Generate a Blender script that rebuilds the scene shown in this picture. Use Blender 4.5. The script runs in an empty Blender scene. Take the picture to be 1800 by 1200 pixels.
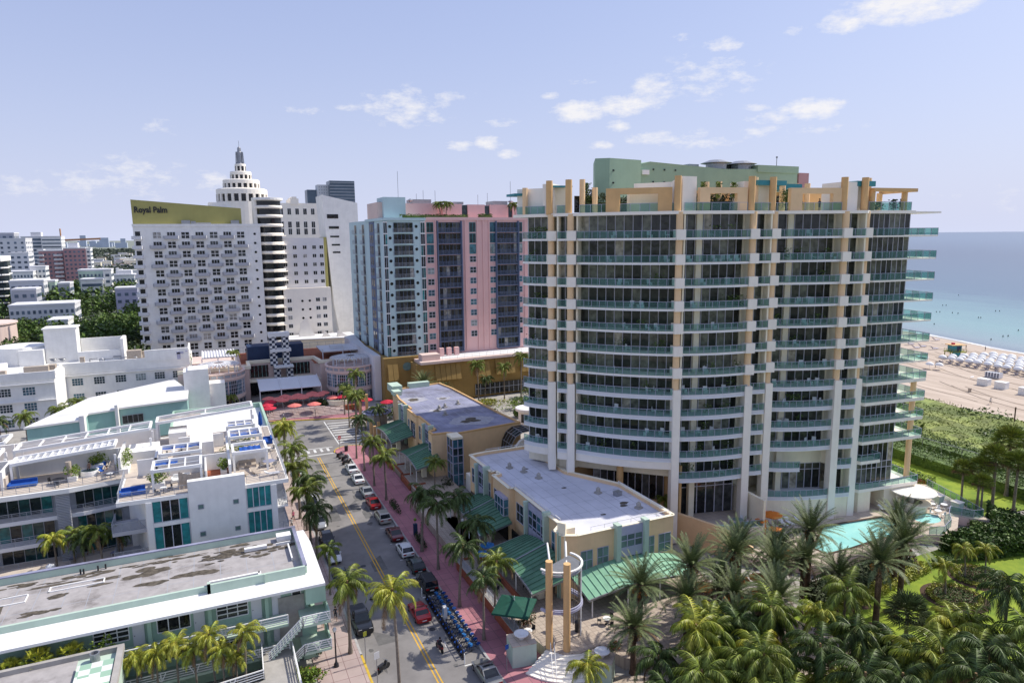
import bpy, math, random
from math import sin, cos, pi, radians, atan2, hypot
from mathutils import Vector, Matrix
random.seed(7)
sc = bpy.context.scene
COL = sc.collection
# world frame: X runs east towards the sea, Y runs north along the street, Z is up, metres
# ---------------------------------------------------------------- materials
MATS = {}
def mat(name, col, rough=0.8, var=0.12, scale=0.6, metal=0.0, spec=0.4, bump=0.0, island=0.0, dirt=0.0, col2=None, emis=None, alpha=1.0, trans=0.0, streak=0.0):
 if name in MATS: return MATS[name]
 m = bpy.data.materials.new(name); m.use_nodes = True
 nt = m.node_tree; N = nt.nodes; L = nt.links
 b = N['Principled BSDF']
 b.inputs['Roughness'].default_value = rough
 b.inputs['Metallic'].default_value = metal
 b.inputs['Specular IOR Level'].default_value = spec
 if trans: b.inputs['Transmission Weight'].default_value = trans
 c = tuple(col) + (1,)
 c2 = tuple(col2) + (1,) if col2 else tuple(min(1, x * (1 - var)) for x in col) + (1,)
 tc = N.new('ShaderNodeTexCoord')
 nz = N.new('ShaderNodeTexNoise'); nz.inputs['Scale'].default_value = scale; nz.inputs['Detail'].default_value = 5
 nz.inputs['Roughness'].default_value = 0.62
 L.new(tc.outputs['Object'], nz.inputs['Vector'])
 rp = N.new('ShaderNodeValToRGB'); rp.color_ramp.elements[0].position = .36; rp.color_ramp.elements[1].position = .64
 rp.color_ramp.elements[0].color = c2; rp.color_ramp.elements[1].color = c
 L.new(nz.outputs['Fac'], rp.inputs['Fac'])
 out = rp.outputs['Color']
 def mixc(fac_sock, facv, a_sock, bcol, mode='MIX'):
  mx = N.new('ShaderNodeMix'); mx.data_type = 'RGBA'; mx.blend_type = mode
  if fac_sock is not None: L.new(fac_sock, mx.inputs[0])
  else: mx.inputs[0].default_value = facv
  L.new(a_sock, mx.inputs[6])
  if isinstance(bcol, tuple): mx.inputs[7].default_value = bcol
  else: L.new(bcol, mx.inputs[7])
  return mx.outputs[2]
 if streak:   # vertical weathering streaks
  mp = N.new('ShaderNodeMapping'); mp.inputs['Scale'].default_value = (1.6, 1.6, .09)
  L.new(tc.outputs['Object'], mp.inputs['Vector'])
  n3 = N.new('ShaderNodeTexNoise'); n3.inputs['Scale'].default_value = 1.0; n3.inputs['Detail'].default_value = 4
  L.new(mp.outputs[0], n3.inputs['Vector'])
  r3 = N.new('ShaderNodeMapRange'); r3.inputs[1].default_value = .5; r3.inputs[2].default_value = .75; r3.inputs[3].default_value = 0; r3.inputs[4].default_value = streak
  L.new(n3.outputs['Fac'], r3.inputs[0])
  out = mixc(r3.outputs[0], 0, out, tuple(x * .62 for x in col) + (1,))
 if dirt:
  n2 = N.new('ShaderNodeTexNoise'); n2.inputs['Scale'].default_value = scale * .35; n2.inputs['Detail'].default_value = 8; n2.inputs['Roughness'].default_value = .7
  L.new(tc.outputs['Object'], n2.inputs['Vector'])
  r2 = N.new('ShaderNodeMapRange'); r2.inputs[1].default_value = .52; r2.inputs[2].default_value = .68; r2.inputs[3].default_value = 0; r2.inputs[4].default_value = dirt
  L.new(n2.outputs['Fac'], r2.inputs[0])
  out = mixc(r2.outputs[0], 0, out, (.07, .055, .045, 1))
 if island:
  g = N.new('ShaderNodeNewGeometry')
  mr = N.new('ShaderNodeMapRange'); mr.inputs[3].default_value = 1 - island; mr.inputs[4].default_value = 1 + island
  L.new(g.outputs['Random Per Island'], mr.inputs[0])
  cb = N.new('ShaderNodeCombineColor')
  for k in range(3): L.new(mr.outputs[0], cb.inputs[k])
  out = mixc(None, 1.0, out, cb.outputs[0], 'MULTIPLY')
 L.new(out, b.inputs['Base Color'])
 if bump:
  bp = N.new('ShaderNodeBump'); bp.inputs['Strength'].default_value = bump; bp.inputs['Distance'].default_value = .05
  nb = N.new('ShaderNodeTexNoise'); nb.inputs['Scale'].default_value = scale * 12; nb.inputs['Detail'].default_value = 3
  L.new(tc.outputs['Object'], nb.inputs['Vector'])
  L.new(nb.outputs['Fac'], bp.inputs['Height']); L.new(bp.outputs[0], b.inputs['Normal'])
 MATS[name] = m
 return m
def curt(name, dark):
 "window glass: dark rooms, some panes with blinds or curtains behind"
 m = mat(name, dark, .06, .3, .5, spec=.42); nt = m.node_tree; N = nt.nodes; L = nt.links; b = N['Principled BSDF']
 r = N.new('ShaderNodeRGB'); r.outputs[0].default_value = dark + (1,)
 mx = N.new('ShaderNodeMix'); mx.data_type = 'RGBA'; mx.blend_type = 'MULTIPLY'; mx.inputs[0].default_value = 1
 n = N.new('ShaderNodeTexNoise'); n.inputs['Scale'].default_value = 1.3; n.inputs['Detail'].default_value = 4; tc = N.new('ShaderNodeTexCoord'); L.new(tc.outputs['Object'], n.inputs['Vector'])
 mr = N.new('ShaderNodeMapRange'); mr.inputs[1].default_value = .35; mr.inputs[2].default_value = .7; mr.inputs[3].default_value = .55; mr.inputs[4].default_value = 1.5; L.new(n.outputs['Fac'], mr.inputs[0])
 cb = N.new('ShaderNodeCombineColor')
 for k in range(3): L.new(mr.outputs[0], cb.inputs[k])
 L.new(r.outputs[0], mx.inputs[6]); L.new(cb.outputs[0], mx.inputs[7]); L.new(mx.outputs[2], b.inputs['Base Color'])
 bp = N.new('ShaderNodeBump'); bp.inputs['Strength'].default_value = .12; bp.inputs['Distance'].default_value = .3; n2 = N.new('ShaderNodeTexNoise'); n2.inputs['Scale'].default_value = .8; L.new(tc.outputs['Object'], n2.inputs['Vector']); L.new(n2.outputs['Fac'], bp.inputs['Height']); L.new(bp.outputs[0], b.inputs['Normal'])
mat('plaster_white', (.84, .83, .80), .85, .1, .5, streak=.14)
mat('plaster_cream', (.91, .83, .64), .85, .1, .5, streak=.14)
mat('tower_white', (.92, .86, .76), .8, .06, .5, streak=.10)
mat('peach', (.70, .44, .20), .85, .12, .5, streak=.16)
mat('peach_light', (.84, .59, .34), .85, .1, .5, streak=.15)
mat('ochre', (.33, .215, .07), .85, .15, .4, streak=.2)
mat('mint', (.38, .54, .43), .85, .1, .5, streak=.18)
mat('mint_pale', (.48, .60, .50), .85, .1, .5, streak=.15)
mat('sage', (.30, .43, .32), .85, .08, .4, streak=.12)
mat('teal_wall', (.30, .50, .47), .85, .1, .4, streak=.2)
mat('teal_paint', (.04, .26, .30), .5, .2, .8)
mat('pink', (.78, .50, .48), .85, .05, .4, streak=.08)
mat('pink_pale', (.72, .56, .50), .85, .07, .4, streak=.14)
mat('blue_wall', (.50, .64, .66), .85, .05, .4, streak=.08)
mat('indigo', (.13, .17, .27), .7, .1, .4)
mat('olive_yellow', (.39, .36, .13), .85, .08, .3, streak=.1)
mat('lilac_metal', (.42, .42, .55), .45, .1, .8)
mat('mullion', (.60, .60, .68), .45, .06, 1)
mat('grey_metal', (.35, .36, .38), .4, .15, 2, metal=.6)
mat('white_paint', (.80, .80, .79), .55, .06, 1.2)
mat('dark_metal', (.025, .025, .03), .45, .2, 2)
mat('rail_grey', (.34, .36, .40), .5, .1, 2)
mat('concrete', (.40, .38, .35), .9, .2, .6, dirt=.3, bump=.15)
mat('concrete_dark', (.16, .15, .15), .9, .3, .6, dirt=.4)
mat('roof_blue', (.68, .68, .74), .8, .16, .2, dirt=.25)
mat('roof_slate', (.30, .31, .43), .8, .35, .3, dirt=.6)
mat('roof_white', (.74, .74, .73), .75, .1, .3, dirt=.12)
mat('roof_pebble', (.40, .375, .365), .95, .2, .9, dirt=.55, bump=.2)
mat('stain_and_shade', (.05, .042, .03), .9, .5, 2.0, col2=(.13, .11, .085))
mat('stain_pale', (.42, .42, .47), .9, .3, 1.5)
mat('terrace_tile', (.58, .50, .42), .8, .15, 1.0, bump=.1)
mat('asphalt', (.25, .235, .225), .92, .28, .22, bump=.25, dirt=.16)
mat('road_paint', (.70, .70, .68), .8, .25, 3.0)
mat('road_yellow', (.70, .40, .03), .8, .2, 3.0)
mat('kerb', (.42, .41, .40), .9, .2, 2)
mat('kerb_yellow', (.62, .42, .05), .9, .25, 2)
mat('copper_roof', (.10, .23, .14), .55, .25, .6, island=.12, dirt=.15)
mat('copper_roof_sunlit', (.22, .44, .29), .5, .15, .6, island=.1)  # sunlit copy of the canopy copper, sunlight mixed into the colour
for n_, a, b_, c_, d_ in (('glass_tower', (.026, .03, .026), (.075, .08, .06), (.15, .16, .125), (.40, .37, .29)), ('glass_dark', (.012, .014, .016), (.03, .034, .036), (.08, .085, .085), (.34, .33, .31)), ('glass_blue', (.02, .04, .05), (.035, .10, .14), (.06, .16, .20), (.28, .32, .32)), ('glass_teal', (.012, .02, .025), (.015, .06, .065), (.02, .14, .14), (.03, .24, .24))):
 curt(n_, a); curt(n_ + '1', b_); curt(n_ + '2', c_); curt(n_ + '3', d_)
mat('glass_green_pale', (.16, .25, .23), .1, .3, .8, spec=.5, island=.3)
mat('curtain_teal', (.02, .24, .25), .6, .45, 1.2, island=.4)
mat('navy', (.02, .045, .11), .6, .2, .8)
mat('red_fabric', (.55, .02, .05), .8, .15, 2)
mat('coral_fabric', (.75, .20, .17), .8, .15, 2)
mat('orange_fabric', (.75, .22, .03), .8, .15, 2)
mat('green_fabric', (.006, .075, .05), .8, .2, 2)
mat('blue_fabric', (.012, .085, .38), .75, .25, 2)
mat('sky_fabric', (.03, .20, .52), .75, .2, 2)
mat('white_fabric', (.82, .82, .80), .8, .06, 2)
mat('beige_fabric', (.45, .38, .31), .85, .2, 2)
mat('trunk_grey', (.24, .20, .16), .95, .35, 2.5, bump=.4)
mat('trunk_brown', (.12, .075, .05), .95, .5, 3.5, bump=.6)
mat('frond_coconut', (.14, .20, .028), .5, .4, .5, spec=.4, island=.5, col2=(.20, .22, .03))
mat('frond_bright', (.25, .31, .035), .5, .4, .7, spec=.45, island=.4, col2=(.36, .33, .035))
mat('frond_date', (.075, .115, .042), .6, .4, .5, spec=.25, island=.6, col2=(.15, .17, .07))
mat('frond_dark', (.055, .095, .02), .5, .4, .5, spec=.35, island=.5, col2=(.08, .11, .025))
mat('frond_dead', (.22, .14, .07), .9, .3, 1, island=.3)
mat('date_fruit', (.62, .25, .03), .8, .3, 4)
mat('leaf_mid', (.09, .15, .022), .6, .5, .4, island=.5, col2=(.045, .085, .014))
mat('leaf_bright', (.21, .30, .025), .6, .4, .7, island=.45, col2=(.07, .12, .015))
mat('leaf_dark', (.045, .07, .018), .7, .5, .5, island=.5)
mat('leaf_yellow', (.34, .32, .03), .6, .4, .9, island=.4, col2=(.16, .2, .02))
mat('leaf_dune', (.22, .25, .06), .8, .5, .12, island=.35, col2=(.11, .16, .03))
mat('flower_red', (.35, .05, .02), .7, .4, 2, island=.4)
mat('lawn', (.25, .32, .02), .9, .25, .3, col2=(.12, .20, .012), bump=.5)
mat('soil', (.10, .06, .04), .95, .3, 1.5, bump=.4)
mat('brick_red', (.34, .10, .05), .9, .25, 2, bump=.2)
mat('tyre', (.015, .015, .016), .9, .2, 3)
mat('rim', (.35, .35, .37), .35, .2, 4, metal=.7)
mat('car_glass', (.012, .016, .02), .06, .3, 3, spec=.6)
mat('lamp_red', (.35, .01, .012), .3, .2, 5)
mat('lamp_white', (.7, .7, .68), .2, .2, 5)
mat('plate', (.6, .6, .6), .5, .1, 9)
mat('skin', (.42, .25, .17), .7, .1, 5)
mat('hair', (.03, .02, .015), .8, .3, 9)
mat('cloth_white', (.6, .6, .6), .9, .1, 5)
mat('cloth_dark', (.03, .03, .04), .9, .2, 5)
mat('cloth_pink', (.55, .10, .2), .9, .2, 5)
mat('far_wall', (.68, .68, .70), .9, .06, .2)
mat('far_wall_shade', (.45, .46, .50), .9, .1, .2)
mat('far_pink', (.42, .25, .26), .9, .1, .2)
mat('far_glass', (.10, .14, .19), .3, .3, .1, island=.4)
mat('far_roof', (.42, .30, .24), .9, .2, .2)
mat('haze_far', (.46, .52, .62), 1, .1, .02)  # distance haze tinted into the far colours
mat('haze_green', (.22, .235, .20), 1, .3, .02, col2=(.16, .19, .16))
mat('crane_orange', (.5, .26, .14), .8, .1, 1)
def checker(name, c1, c2, scale):
 m = bpy.data.materials.new(name); m.use_nodes = True; N = m.node_tree.nodes; L = m.node_tree.links
 b = N['Principled BSDF']; b.inputs['Roughness'].default_value = .7
 t = N.new('ShaderNodeTexCoord'); mp = N.new('ShaderNodeMapping'); mp.inputs['Location'].default_value = (.013, .017, .011)
 ck = N.new('ShaderNodeTexChecker'); ck.inputs['Scale'].default_value = scale
 ck.inputs['Color1'].default_value = c1 + (1,); ck.inputs['Color2'].default_value = c2 + (1,)
 L.new(t.outputs['Object'], mp.inputs[0]); L.new(mp.outputs[0], ck.inputs['Vector']); L.new(ck.outputs[0], b.inputs['Base Color'])
 MATS[name] = m
checker('check_navy', (.70, .70, .68), (.012, .02, .05), 1.35)
checker('check_mint', (.66, .68, .64), (.30, .46, .34), 1.15)
def paver(name, ca, cb_, size, joint=(.2, .12, .12)):
 m = bpy.data.materials.new(name); m.use_nodes = True; N = m.node_tree.nodes; L = m.node_tree.links
 b = N['Principled BSDF']; b.inputs['Roughness'].default_value = .85
 t = N.new('ShaderNodeTexCoord')
 br = N.new('ShaderNodeTexBrick'); br.inputs['Scale'].default_value = 1.0
 br.inputs['Brick Width'].default_value = size; br.inputs['Row Height'].default_value = size; br.offset = 0
 br.inputs['Mortar Size'].default_value = .03; br.inputs['Color1'].default_value = ca + (1,); br.inputs['Color2'].default_value = cb_ + (1,)
 br.inputs['Mortar'].default_value = joint + (1,)
 nz = N.new('ShaderNodeTexNoise'); nz.inputs['Scale'].default_value = .5; nz.inputs['Detail'].default_value = 6
 mr = N.new('ShaderNodeMapRange'); mr.inputs[3].default_value = .72; mr.inputs[4].default_value = 1.15
 cc = N.new('ShaderNodeCombineColor'); mx = N.new('ShaderNodeMix'); mx.data_type = 'RGBA'; mx.blend_type = 'MULTIPLY'; mx.inputs[0].default_value = 1
 L.new(t.outputs['Object'], br.inputs['Vector']); L.new(t.outputs['Object'], nz.inputs['Vector']); L.new(nz.outputs['Fac'], mr.inputs[0])
 for k in range(3): L.new(mr.outputs[0], cc.inputs[k])
 L.new(br.outputs['Color'], mx.inputs[6]); L.new(cc.outputs[0], mx.inputs[7]); L.new(mx.outputs[2], b.inputs['Base Color'])
 MATS[name] = m
paver('pink_paver', (.44, .19, .21), (.37, .15, .18), 1.5)
paver('pale_paver', (.44, .35, .32), (.40, .31, .29), 1.5)
paver('beige_paver', (.50, .42, .34), (.44, .36, .29), .6, (.3, .24, .2))
paver('sand_tile', (.56, .47, .38), (.50, .42, .34), .9, (.36, .3, .25))
def mat_railglass():
 m = bpy.data.materials.new('rail_glass'); m.use_nodes = True; N = m.node_tree.nodes; L = m.node_tree.links
 for n in list(N): N.remove(n)
 o = N.new('ShaderNodeOutputMaterial'); mix = N.new('ShaderNodeMixShader'); mix.inputs[0].default_value = .55
 tr = N.new('ShaderNodeBsdfTransparent'); tr.inputs['Color'].default_value = (.60, .86, .81, 1)
 pb = N.new('ShaderNodeBsdfPrincipled'); pb.inputs['Base Color'].default_value = (.10, .21, .195, 1); pb.inputs['Roughness'].default_value = .1
 pb.inputs['Specular IOR Level'].default_value = .35
 g = N.new('ShaderNodeNewGeometry'); mr = N.new('ShaderNodeMapRange'); mr.inputs[3].default_value = .2; mr.inputs[4].default_value = .6
 L.new(g.outputs['Random Per Island'], mr.inputs[0]); L.new(mr.outputs[0], mix.inputs[0])
 L.new(tr.outputs[0], mix.inputs[1]); L.new(pb.outputs[0], mix.inputs[2]); L.new(mix.outputs[0], o.inputs[0])
 MATS['rail_glass'] = m
mat_railglass()
# ---------------------------------------------------------------- geometry
class MB:
 def __init__(s): s.v = []; s.f = []; s.mi = []; s.sm = []
 def face(s, pts, mi=0, smooth=False):
  n = len(s.v); s.v += [tuple(p) for p in pts]; s.f.append(tuple(range(n, n + len(pts)))); s.mi.append(mi); s.sm.append(smooth)
 def raw(s, vs, fs, mi=0, smooth=False):
  n = len(s.v); s.v += [tuple(p) for p in vs]
  for f in fs: s.f.append(tuple(n + i for i in f)); s.mi.append(mi); s.sm.append(smooth)
 def box(s, x0, x1, y0, y1, z0, z1, mi=0):
  vs = [(x0, y0, z0), (x1, y0, z0), (x1, y1, z0), (x0, y1, z0), (x0, y0, z1), (x1, y0, z1), (x1, y1, z1), (x0, y1, z1)]
  s.raw(vs, [(3, 2, 1, 0), (4, 5, 6, 7), (0, 1, 5, 4), (1, 2, 6, 5), (2, 3, 7, 6), (3, 0, 4, 7)], mi)
 def obox(s, c, sx, sy, z0, z1, a=0, mi=0):
  ca, sa = cos(a), sin(a); P = []
  for (dx, dy) in ((-1, -1), (1, -1), (1, 1), (-1, 1)):
   x, y = dx * sx / 2, dy * sy / 2; P.append((c[0] + x * ca - y * sa, c[1] + x * sa + y * ca))
  s.prism(P, z0, z1, mi)
 def prism(s, P, z0, z1, mi=0, top=None, cap=True):
  A = sum(P[i][0] * P[(i + 1) % len(P)][1] - P[(i + 1) % len(P)][0] * P[i][1] for i in range(len(P)))
  if A < 0: P = P[::-1]
  n = len(P); vs = [(p[0], p[1], z0) for p in P] + [(p[0], p[1], z1) for p in P]
  s.raw(vs, [(i, (i + 1) % n, n + (i + 1) % n, n + i) for i in range(n)], mi)
  if cap: s.raw(vs, [tuple(range(n - 1, -1, -1)), tuple(range(n, 2 * n))], mi if top is None else top)
 def bar(s, p, q, w=.06, h=None, mi=0):
  "rectangular bar between two points"
  h = h or w; p = Vector(p); q = Vector(q); d = (q - p)
  if d.length < 1e-6: return
  d.normalize(); up = Vector((0, 0, 1)) if abs(d.z) < .95 else Vector((1, 0, 0))
  r = d.cross(up).normalized() * (w / 2); u = r.cross(d).normalized() * (h / 2)
  vs = [p - r - u, p + r - u, p + r + u, p - r + u, q - r - u, q + r - u, q + r + u, q - r + u]
  s.raw(vs, [(0, 1, 2, 3), (7, 6, 5, 4), (1, 0, 4, 5), (2, 1, 5, 6), (3, 2, 6, 7), (0, 3, 7, 4)], mi)
 def tube(s, P, R, n=8, mi=0, smooth=True, cap=True):
  P = [Vector(p) for p in P]
  if not hasattr(R, '__len__'): R = [R] * len(P)
  rings = []
  for i, p in enumerate(P):
   d = (P[min(i + 1, len(P) - 1)] - P[max(i - 1, 0)]).normalized()
   up = Vector((0, 0, 1)) if abs(d.z) < .9 else Vector((1, 0, 0))
   a = d.cross(up).normalized(); b = d.cross(a).normalized()
   rings.append([p + a * (R[i] * cos(2 * pi * k / n)) + b * (R[i] * sin(2 * pi * k / n)) for k in range(n)])
  vs = [q for r in rings for q in r]; fs = []
  for i in range(len(P) - 1):
   for k in range(n): fs.append((i * n + k, i * n + (k + 1) % n, (i + 1) * n + (k + 1) % n, (i + 1) * n + k))
  s.raw(vs, fs, mi, smooth)
  if cap: s.raw(rings[0], [tuple(range(n))], mi); s.raw(rings[-1], [tuple(range(n))], mi)
 def lathe(s, prof, c=(0, 0), n=24, mi=0, smooth=True, a0=0, a1=2 * pi):
  full = abs(a1 - a0 - 2 * pi) < 1e-6; m = n if full else n + 1
  vs = []
  for (r, z) in prof:
   for k in range(m):
    a = a0 + (a1 - a0) * k / n; vs.append((c[0] + r * cos(a), c[1] + r * sin(a), z))
  fs = []
  for i in range(len(prof) - 1):
   for k in range(n):
    k2 = (k + 1) % m if full else k + 1
    fs.append((i * m + k, i * m + k2, (i + 1) * m + k2, (i + 1) * m + k))
  s.raw(vs, fs, mi, smooth)
 def build_each(s, name, mats, parent=None):
  "one object for each separate piece collected here"
  key = {}; par = list(range(len(s.f)))
  def fd(i):
   while par[i] != i: i = par[i]
   return i
  for i, f in enumerate(s.f):
   for v in f:
    k = tuple(round(c, 3) for c in s.v[v])
    if k in key: par[fd(i)] = fd(key[k])
    else: key[k] = i
  G_ = {}
  for i in range(len(s.f)): G_.setdefault(fd(i), []).append(i)
  for fs in G_.values():
   b = MB()
   for i in fs: b.face([s.v[v] for v in s.f[i]], s.mi[i], s.sm[i])
   b.build(name, mats, parent)
 def build(s, name, mats, parent=None, loc=None):
  if not s.f: return None
  me = bpy.data.meshes.new(name); me.from_pydata(s.v, [], s.f)
  if isinstance(mats, str) and mats + '3' in MATS: mats = [mats, mats + '1', mats + '2', mats + '3']
  if not isinstance(mats, (list, tuple)): mats = [mats]
  s.mi = [min(i, len(mats) - 1) for i in s.mi]
  for m in mats: me.materials.append(MATS[m] if isinstance(m, str) else m)
  me.polygons.foreach_set('material_index', s.mi); me.polygons.foreach_set('use_smooth', s.sm)
  me.update()
  o = bpy.data.objects.new(name, me); COL.objects.link(o)
  if parent: o.parent = parent
  if loc: o.location = loc
  return o
def root(name, label, cat, loc=(0, 0, 0), rz=0, group=None):
 o = bpy.data.objects.new(name, None); COL.objects.link(o); o.location = loc; o.rotation_euler = (0, 0, rz); o.empty_display_size = .3
 o['label'] = label; o['category'] = cat
 if group: o['group'] = group
 return o
def tag(o, label, cat, group=None):
 o['label'] = label; o['category'] = cat
 if group: o['group'] = group
 return o
def struct(o): o['kind'] = 'structure'; return o
def stuff(o, label, cat): o['kind'] = 'stuff'; o['label'] = label; o['category'] = cat; return o
def kids(o): return [c for c in COL.objects if c.parent == o]
TREE = {}
def copy_tree(src, loc, rz=0, sc_=1, label=None, group=None, parent=None):
 key = src.name
 if key not in TREE: TREE[key] = kids(src)
 c = src.copy(); COL.objects.link(c)
 if parent is None:
  c.location = loc; c.rotation_euler = (0, 0, rz); c.scale = (sc_,) * 3
  if label: c['label'] = label
  if group: c['group'] = group
 else: c.parent = parent
 for ch in TREE[key]: copy_tree(ch, None, parent=c)
 return c
def sub(pts, step):
 "resample a polyline at about this step"
 out = []
 for i in range(len(pts) - 1):
  a = pts[i]; b = pts[i + 1]; d = hypot(b[0] - a[0], b[1] - a[1]); n = max(1, round(d / step))
  for k in range(n): out.append((a[0] + (b[0] - a[0]) * k / n, a[1] + (b[1] - a[1]) * k / n))
 out.append(pts[-1]); return out
def arc3(a, b, bulge, n=8):
 "curved line from a to b, pushed out to the right of travel by bulge at the middle"
 dx, dy = b[0] - a[0], b[1] - a[1]; L_ = hypot(dx, dy); nx, ny = dy / L_, -dx / L_
 return [(a[0] + dx * k / n + nx * bulge * 4 * (k / n) * (1 - k / n), a[1] + dy * k / n + ny * bulge * 4 * (k / n) * (1 - k / n)) for k in range(n + 1)]
def rail_glass(mb_g, mb_m, pts, z, h=1.05, step=1.35, t=.05):
 P = sub(pts, step)
 for i in range(len(P) - 1):
  a, b = P[i], P[i + 1]
  dx, dy = b[0] - a[0], b[1] - a[1]; L_ = hypot(dx, dy) or 1; ux, uy = dx / L_ * .03, dy / L_ * .03
  mb_g.face([(a[0] + ux, a[1] + uy, z + .05), (b[0] - ux, b[1] - uy, z + .05), (b[0] - ux, b[1] - uy, z + h - .02), (a[0] + ux, a[1] + uy, z + h - .02)])
  mb_m.bar((a[0], a[1], z + h), (b[0], b[1], z + h), t, t)
  mb_m.bar((a[0], a[1], z), (a[0], a[1], z + h), t * .9)
 mb_m.bar((P[-1][0], P[-1][1], z), (P[-1][0], P[-1][1], z + h), t * .9)
def rail_bars(mb, pts, z, h=1.0, step=1.5, n=4, t=.05):
 P = sub(pts, step)
 for i in range(len(P) - 1):
  a, b = P[i], P[i + 1]
  for k in range(1, n + 1): mb.bar((a[0], a[1], z + h * k / n), (b[0], b[1], z + h * k / n), t * (.7 if k < n else 1.2))
  mb.bar((a[0], a[1], z), (a[0], a[1], z + h), t)
 mb.bar((P[-1][0], P[-1][1], z), (P[-1][0], P[-1][1], z + h), t)
def glaze(mb_g, mb_m, a, b, z0, z1, pane=1.25, t=.07, rows=(), out=.03):
 "glass panes with mullions between two plan points; rows are extra transom heights"
 dx, dy = b[0] - a[0], b[1] - a[1]; L_ = hypot(dx, dy); n = max(1, round(L_ / pane)); nx, ny = dy / L_ * out, -dx / L_ * out
 zs = [z0] + list(rows) + [z1]
 for i in range(n):
  p = (a[0] + dx * i / n, a[1] + dy * i / n); q = (a[0] + dx * (i + 1) / n, a[1] + dy * (i + 1) / n)
  for j in range(len(zs) - 1): mb_g.face([(p[0], p[1], zs[j]), (q[0], q[1], zs[j]), (q[0], q[1], zs[j + 1]), (p[0], p[1], zs[j + 1])], random.choices((0, 1, 2, 3), (8, 5, 4, 1))[0])
 for i in range(n + 1):
  p = (a[0] + dx * i / n + nx, a[1] + dy * i / n + ny); mb_m.bar((p[0], p[1], z0), (p[0], p[1], z1), t)
 for z in zs[1:-1]: mb_m.bar((a[0] + nx * 1.4, a[1] + ny * 1.4, z), (b[0] + nx * 1.4, b[1] + ny * 1.4, z), t * .9)
def win(parent, a, b, z0, z1, cols=1, rows=1, glass='glass_dark', frame='mullion', t=.06, name='window', out=.04, sill=True):
 "a window set on a wall line from a to b (outside is to the right of travel): pane with a frame sub-part"
 g = MB(); m = MB(); dx, dy = b[0] - a[0], b[1] - a[1]; L_ = hypot(dx, dy); nx, ny = dy / L_, -dx / L_; ml = random.choices((0, 1, 2, 3), (8, 5, 3, 1))[0]
 def P(u, o): return (a[0] + dx * u + nx * o, a[1] + dy * u + ny * o)
 for i in range(cols):
  for j in range(rows):
   p, q = P(i / cols, out * .4), P((i + 1) / cols, out * .4); za, zb = z0 + (z1 - z0) * j / rows, z0 + (z1 - z0) * (j + 1) / rows
   g.face([(p[0], p[1], za), (q[0], q[1], za), (q[0], q[1], zb), (p[0], p[1], zb)], ml)
 for i in range(cols + 1): p = P(i / cols, out); m.bar((p[0], p[1], z0), (p[0], p[1], z1), t)
 for j in range(rows + 1):
  z = z0 + (z1 - z0) * j / rows; p, q = P(0, out * 1.3), P(1, out * 1.3); m.bar((p[0], p[1], z), (q[0], q[1], z), t)
 o = g.build(name, glass, parent)
 m.build('frame', frame, o)
 return o
# ---------------------------------------------------------------- camera, sky, sun
H = 44.0
TH = radians(24.2); PITCH = math.atan(185 / 1200); ROLL = math.atan(80 / 7700)
def rotz(v): return Vector((v[0] * cos(TH) + v[1] * sin(TH), -v[0] * sin(TH) + v[1] * cos(TH), v[2]))
fw = rotz((0, cos(PITCH), -sin(PITCH))); r0 = rotz((1, 0, 0)); u0 = rotz((0, sin(PITCH), cos(PITCH)))
rt = r0 * cos(ROLL) - u0 * sin(ROLL); up = r0 * sin(ROLL) + u0 * cos(ROLL)
cam = bpy.data.objects.new('camera', bpy.data.cameras.new('camera')); COL.objects.link(cam)
cam.matrix_world = Matrix(((rt.x, up.x, -fw.x, 0), (rt.y, up.y, -fw.y, 0), (rt.z, up.z, -fw.z, H), (0, 0, 0, 1)))
cam.data.sensor_width = 36; cam.data.lens = 24.0; cam.data.clip_start = .5; cam.data.clip_end = 80000
sc.camera = cam
SUN_EL = radians(47); SUN_AZ = radians(2.0)      # azimuth measured from +X (east) towards +Y (north)
sd = Vector((cos(SUN_EL) * cos(SUN_AZ), cos(SUN_EL) * sin(SUN_AZ), sin(SUN_EL)))
sl = bpy.data.lights.new('sun', 'SUN'); sl.energy = 5.0; sl.angle = radians(.5); sl.color = (1, .94, .84)
so = bpy.data.objects.new('sun', sl); COL.objects.link(so); so.rotation_euler = sd.to_track_quat('Z', 'Y').to_euler(); so.location = (0, 0, 300)
w = bpy.data.worlds.new('World'); sc.world = w; w.use_nodes = True
N = w.node_tree.nodes; L = w.node_tree.links; bg = N['Background']
sky = N.new('ShaderNodeTexSky'); sky.sky_type = 'NISHITA'; sky.sun_disc = False; sky.sun_elevation = SUN_EL; sky.sun_rotation = pi / 2 - SUN_AZ
sky.altitude = 0; sky.air_density = 1.0; sky.dust_density = 2.2; sky.ozone_density = 3.0
bg.inputs['Strength'].default_value = .15
def math_(op, a, b=None, clamp=False):
 n = N.new('ShaderNodeMath'); n.operation = op; n.use_clamp = clamp
 for i, x in enumerate((a, b)):
  if x is None: continue
  if isinstance(x, (int, float)): n.inputs[i].default_value = x
  else: L.new(x, n.inputs[i])
 return n.outputs[0]
tc = N.new('ShaderNodeTexCoord'); sep = N.new('ShaderNodeSeparateXYZ'); L.new(tc.outputs['Generated'], sep.inputs[0])
az = math_('ARCTAN2', sep.outputs[0], sep.outputs[1]); el = math_('ARCSINE', sep.outputs[2])
cmb = N.new('ShaderNodeCombineXYZ'); L.new(az, cmb.inputs[0]); L.new(math_('MULTIPLY', el, 2.1), cmb.inputs[1])
nz = N.new('ShaderNodeTexNoise'); nz.inputs['Scale'].default_value = 34; nz.inputs['Detail'].default_value = 9; nz.inputs['Roughness'].default_value = .66
L.new(cmb.outputs[0], nz.inputs['Vector'])
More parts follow.
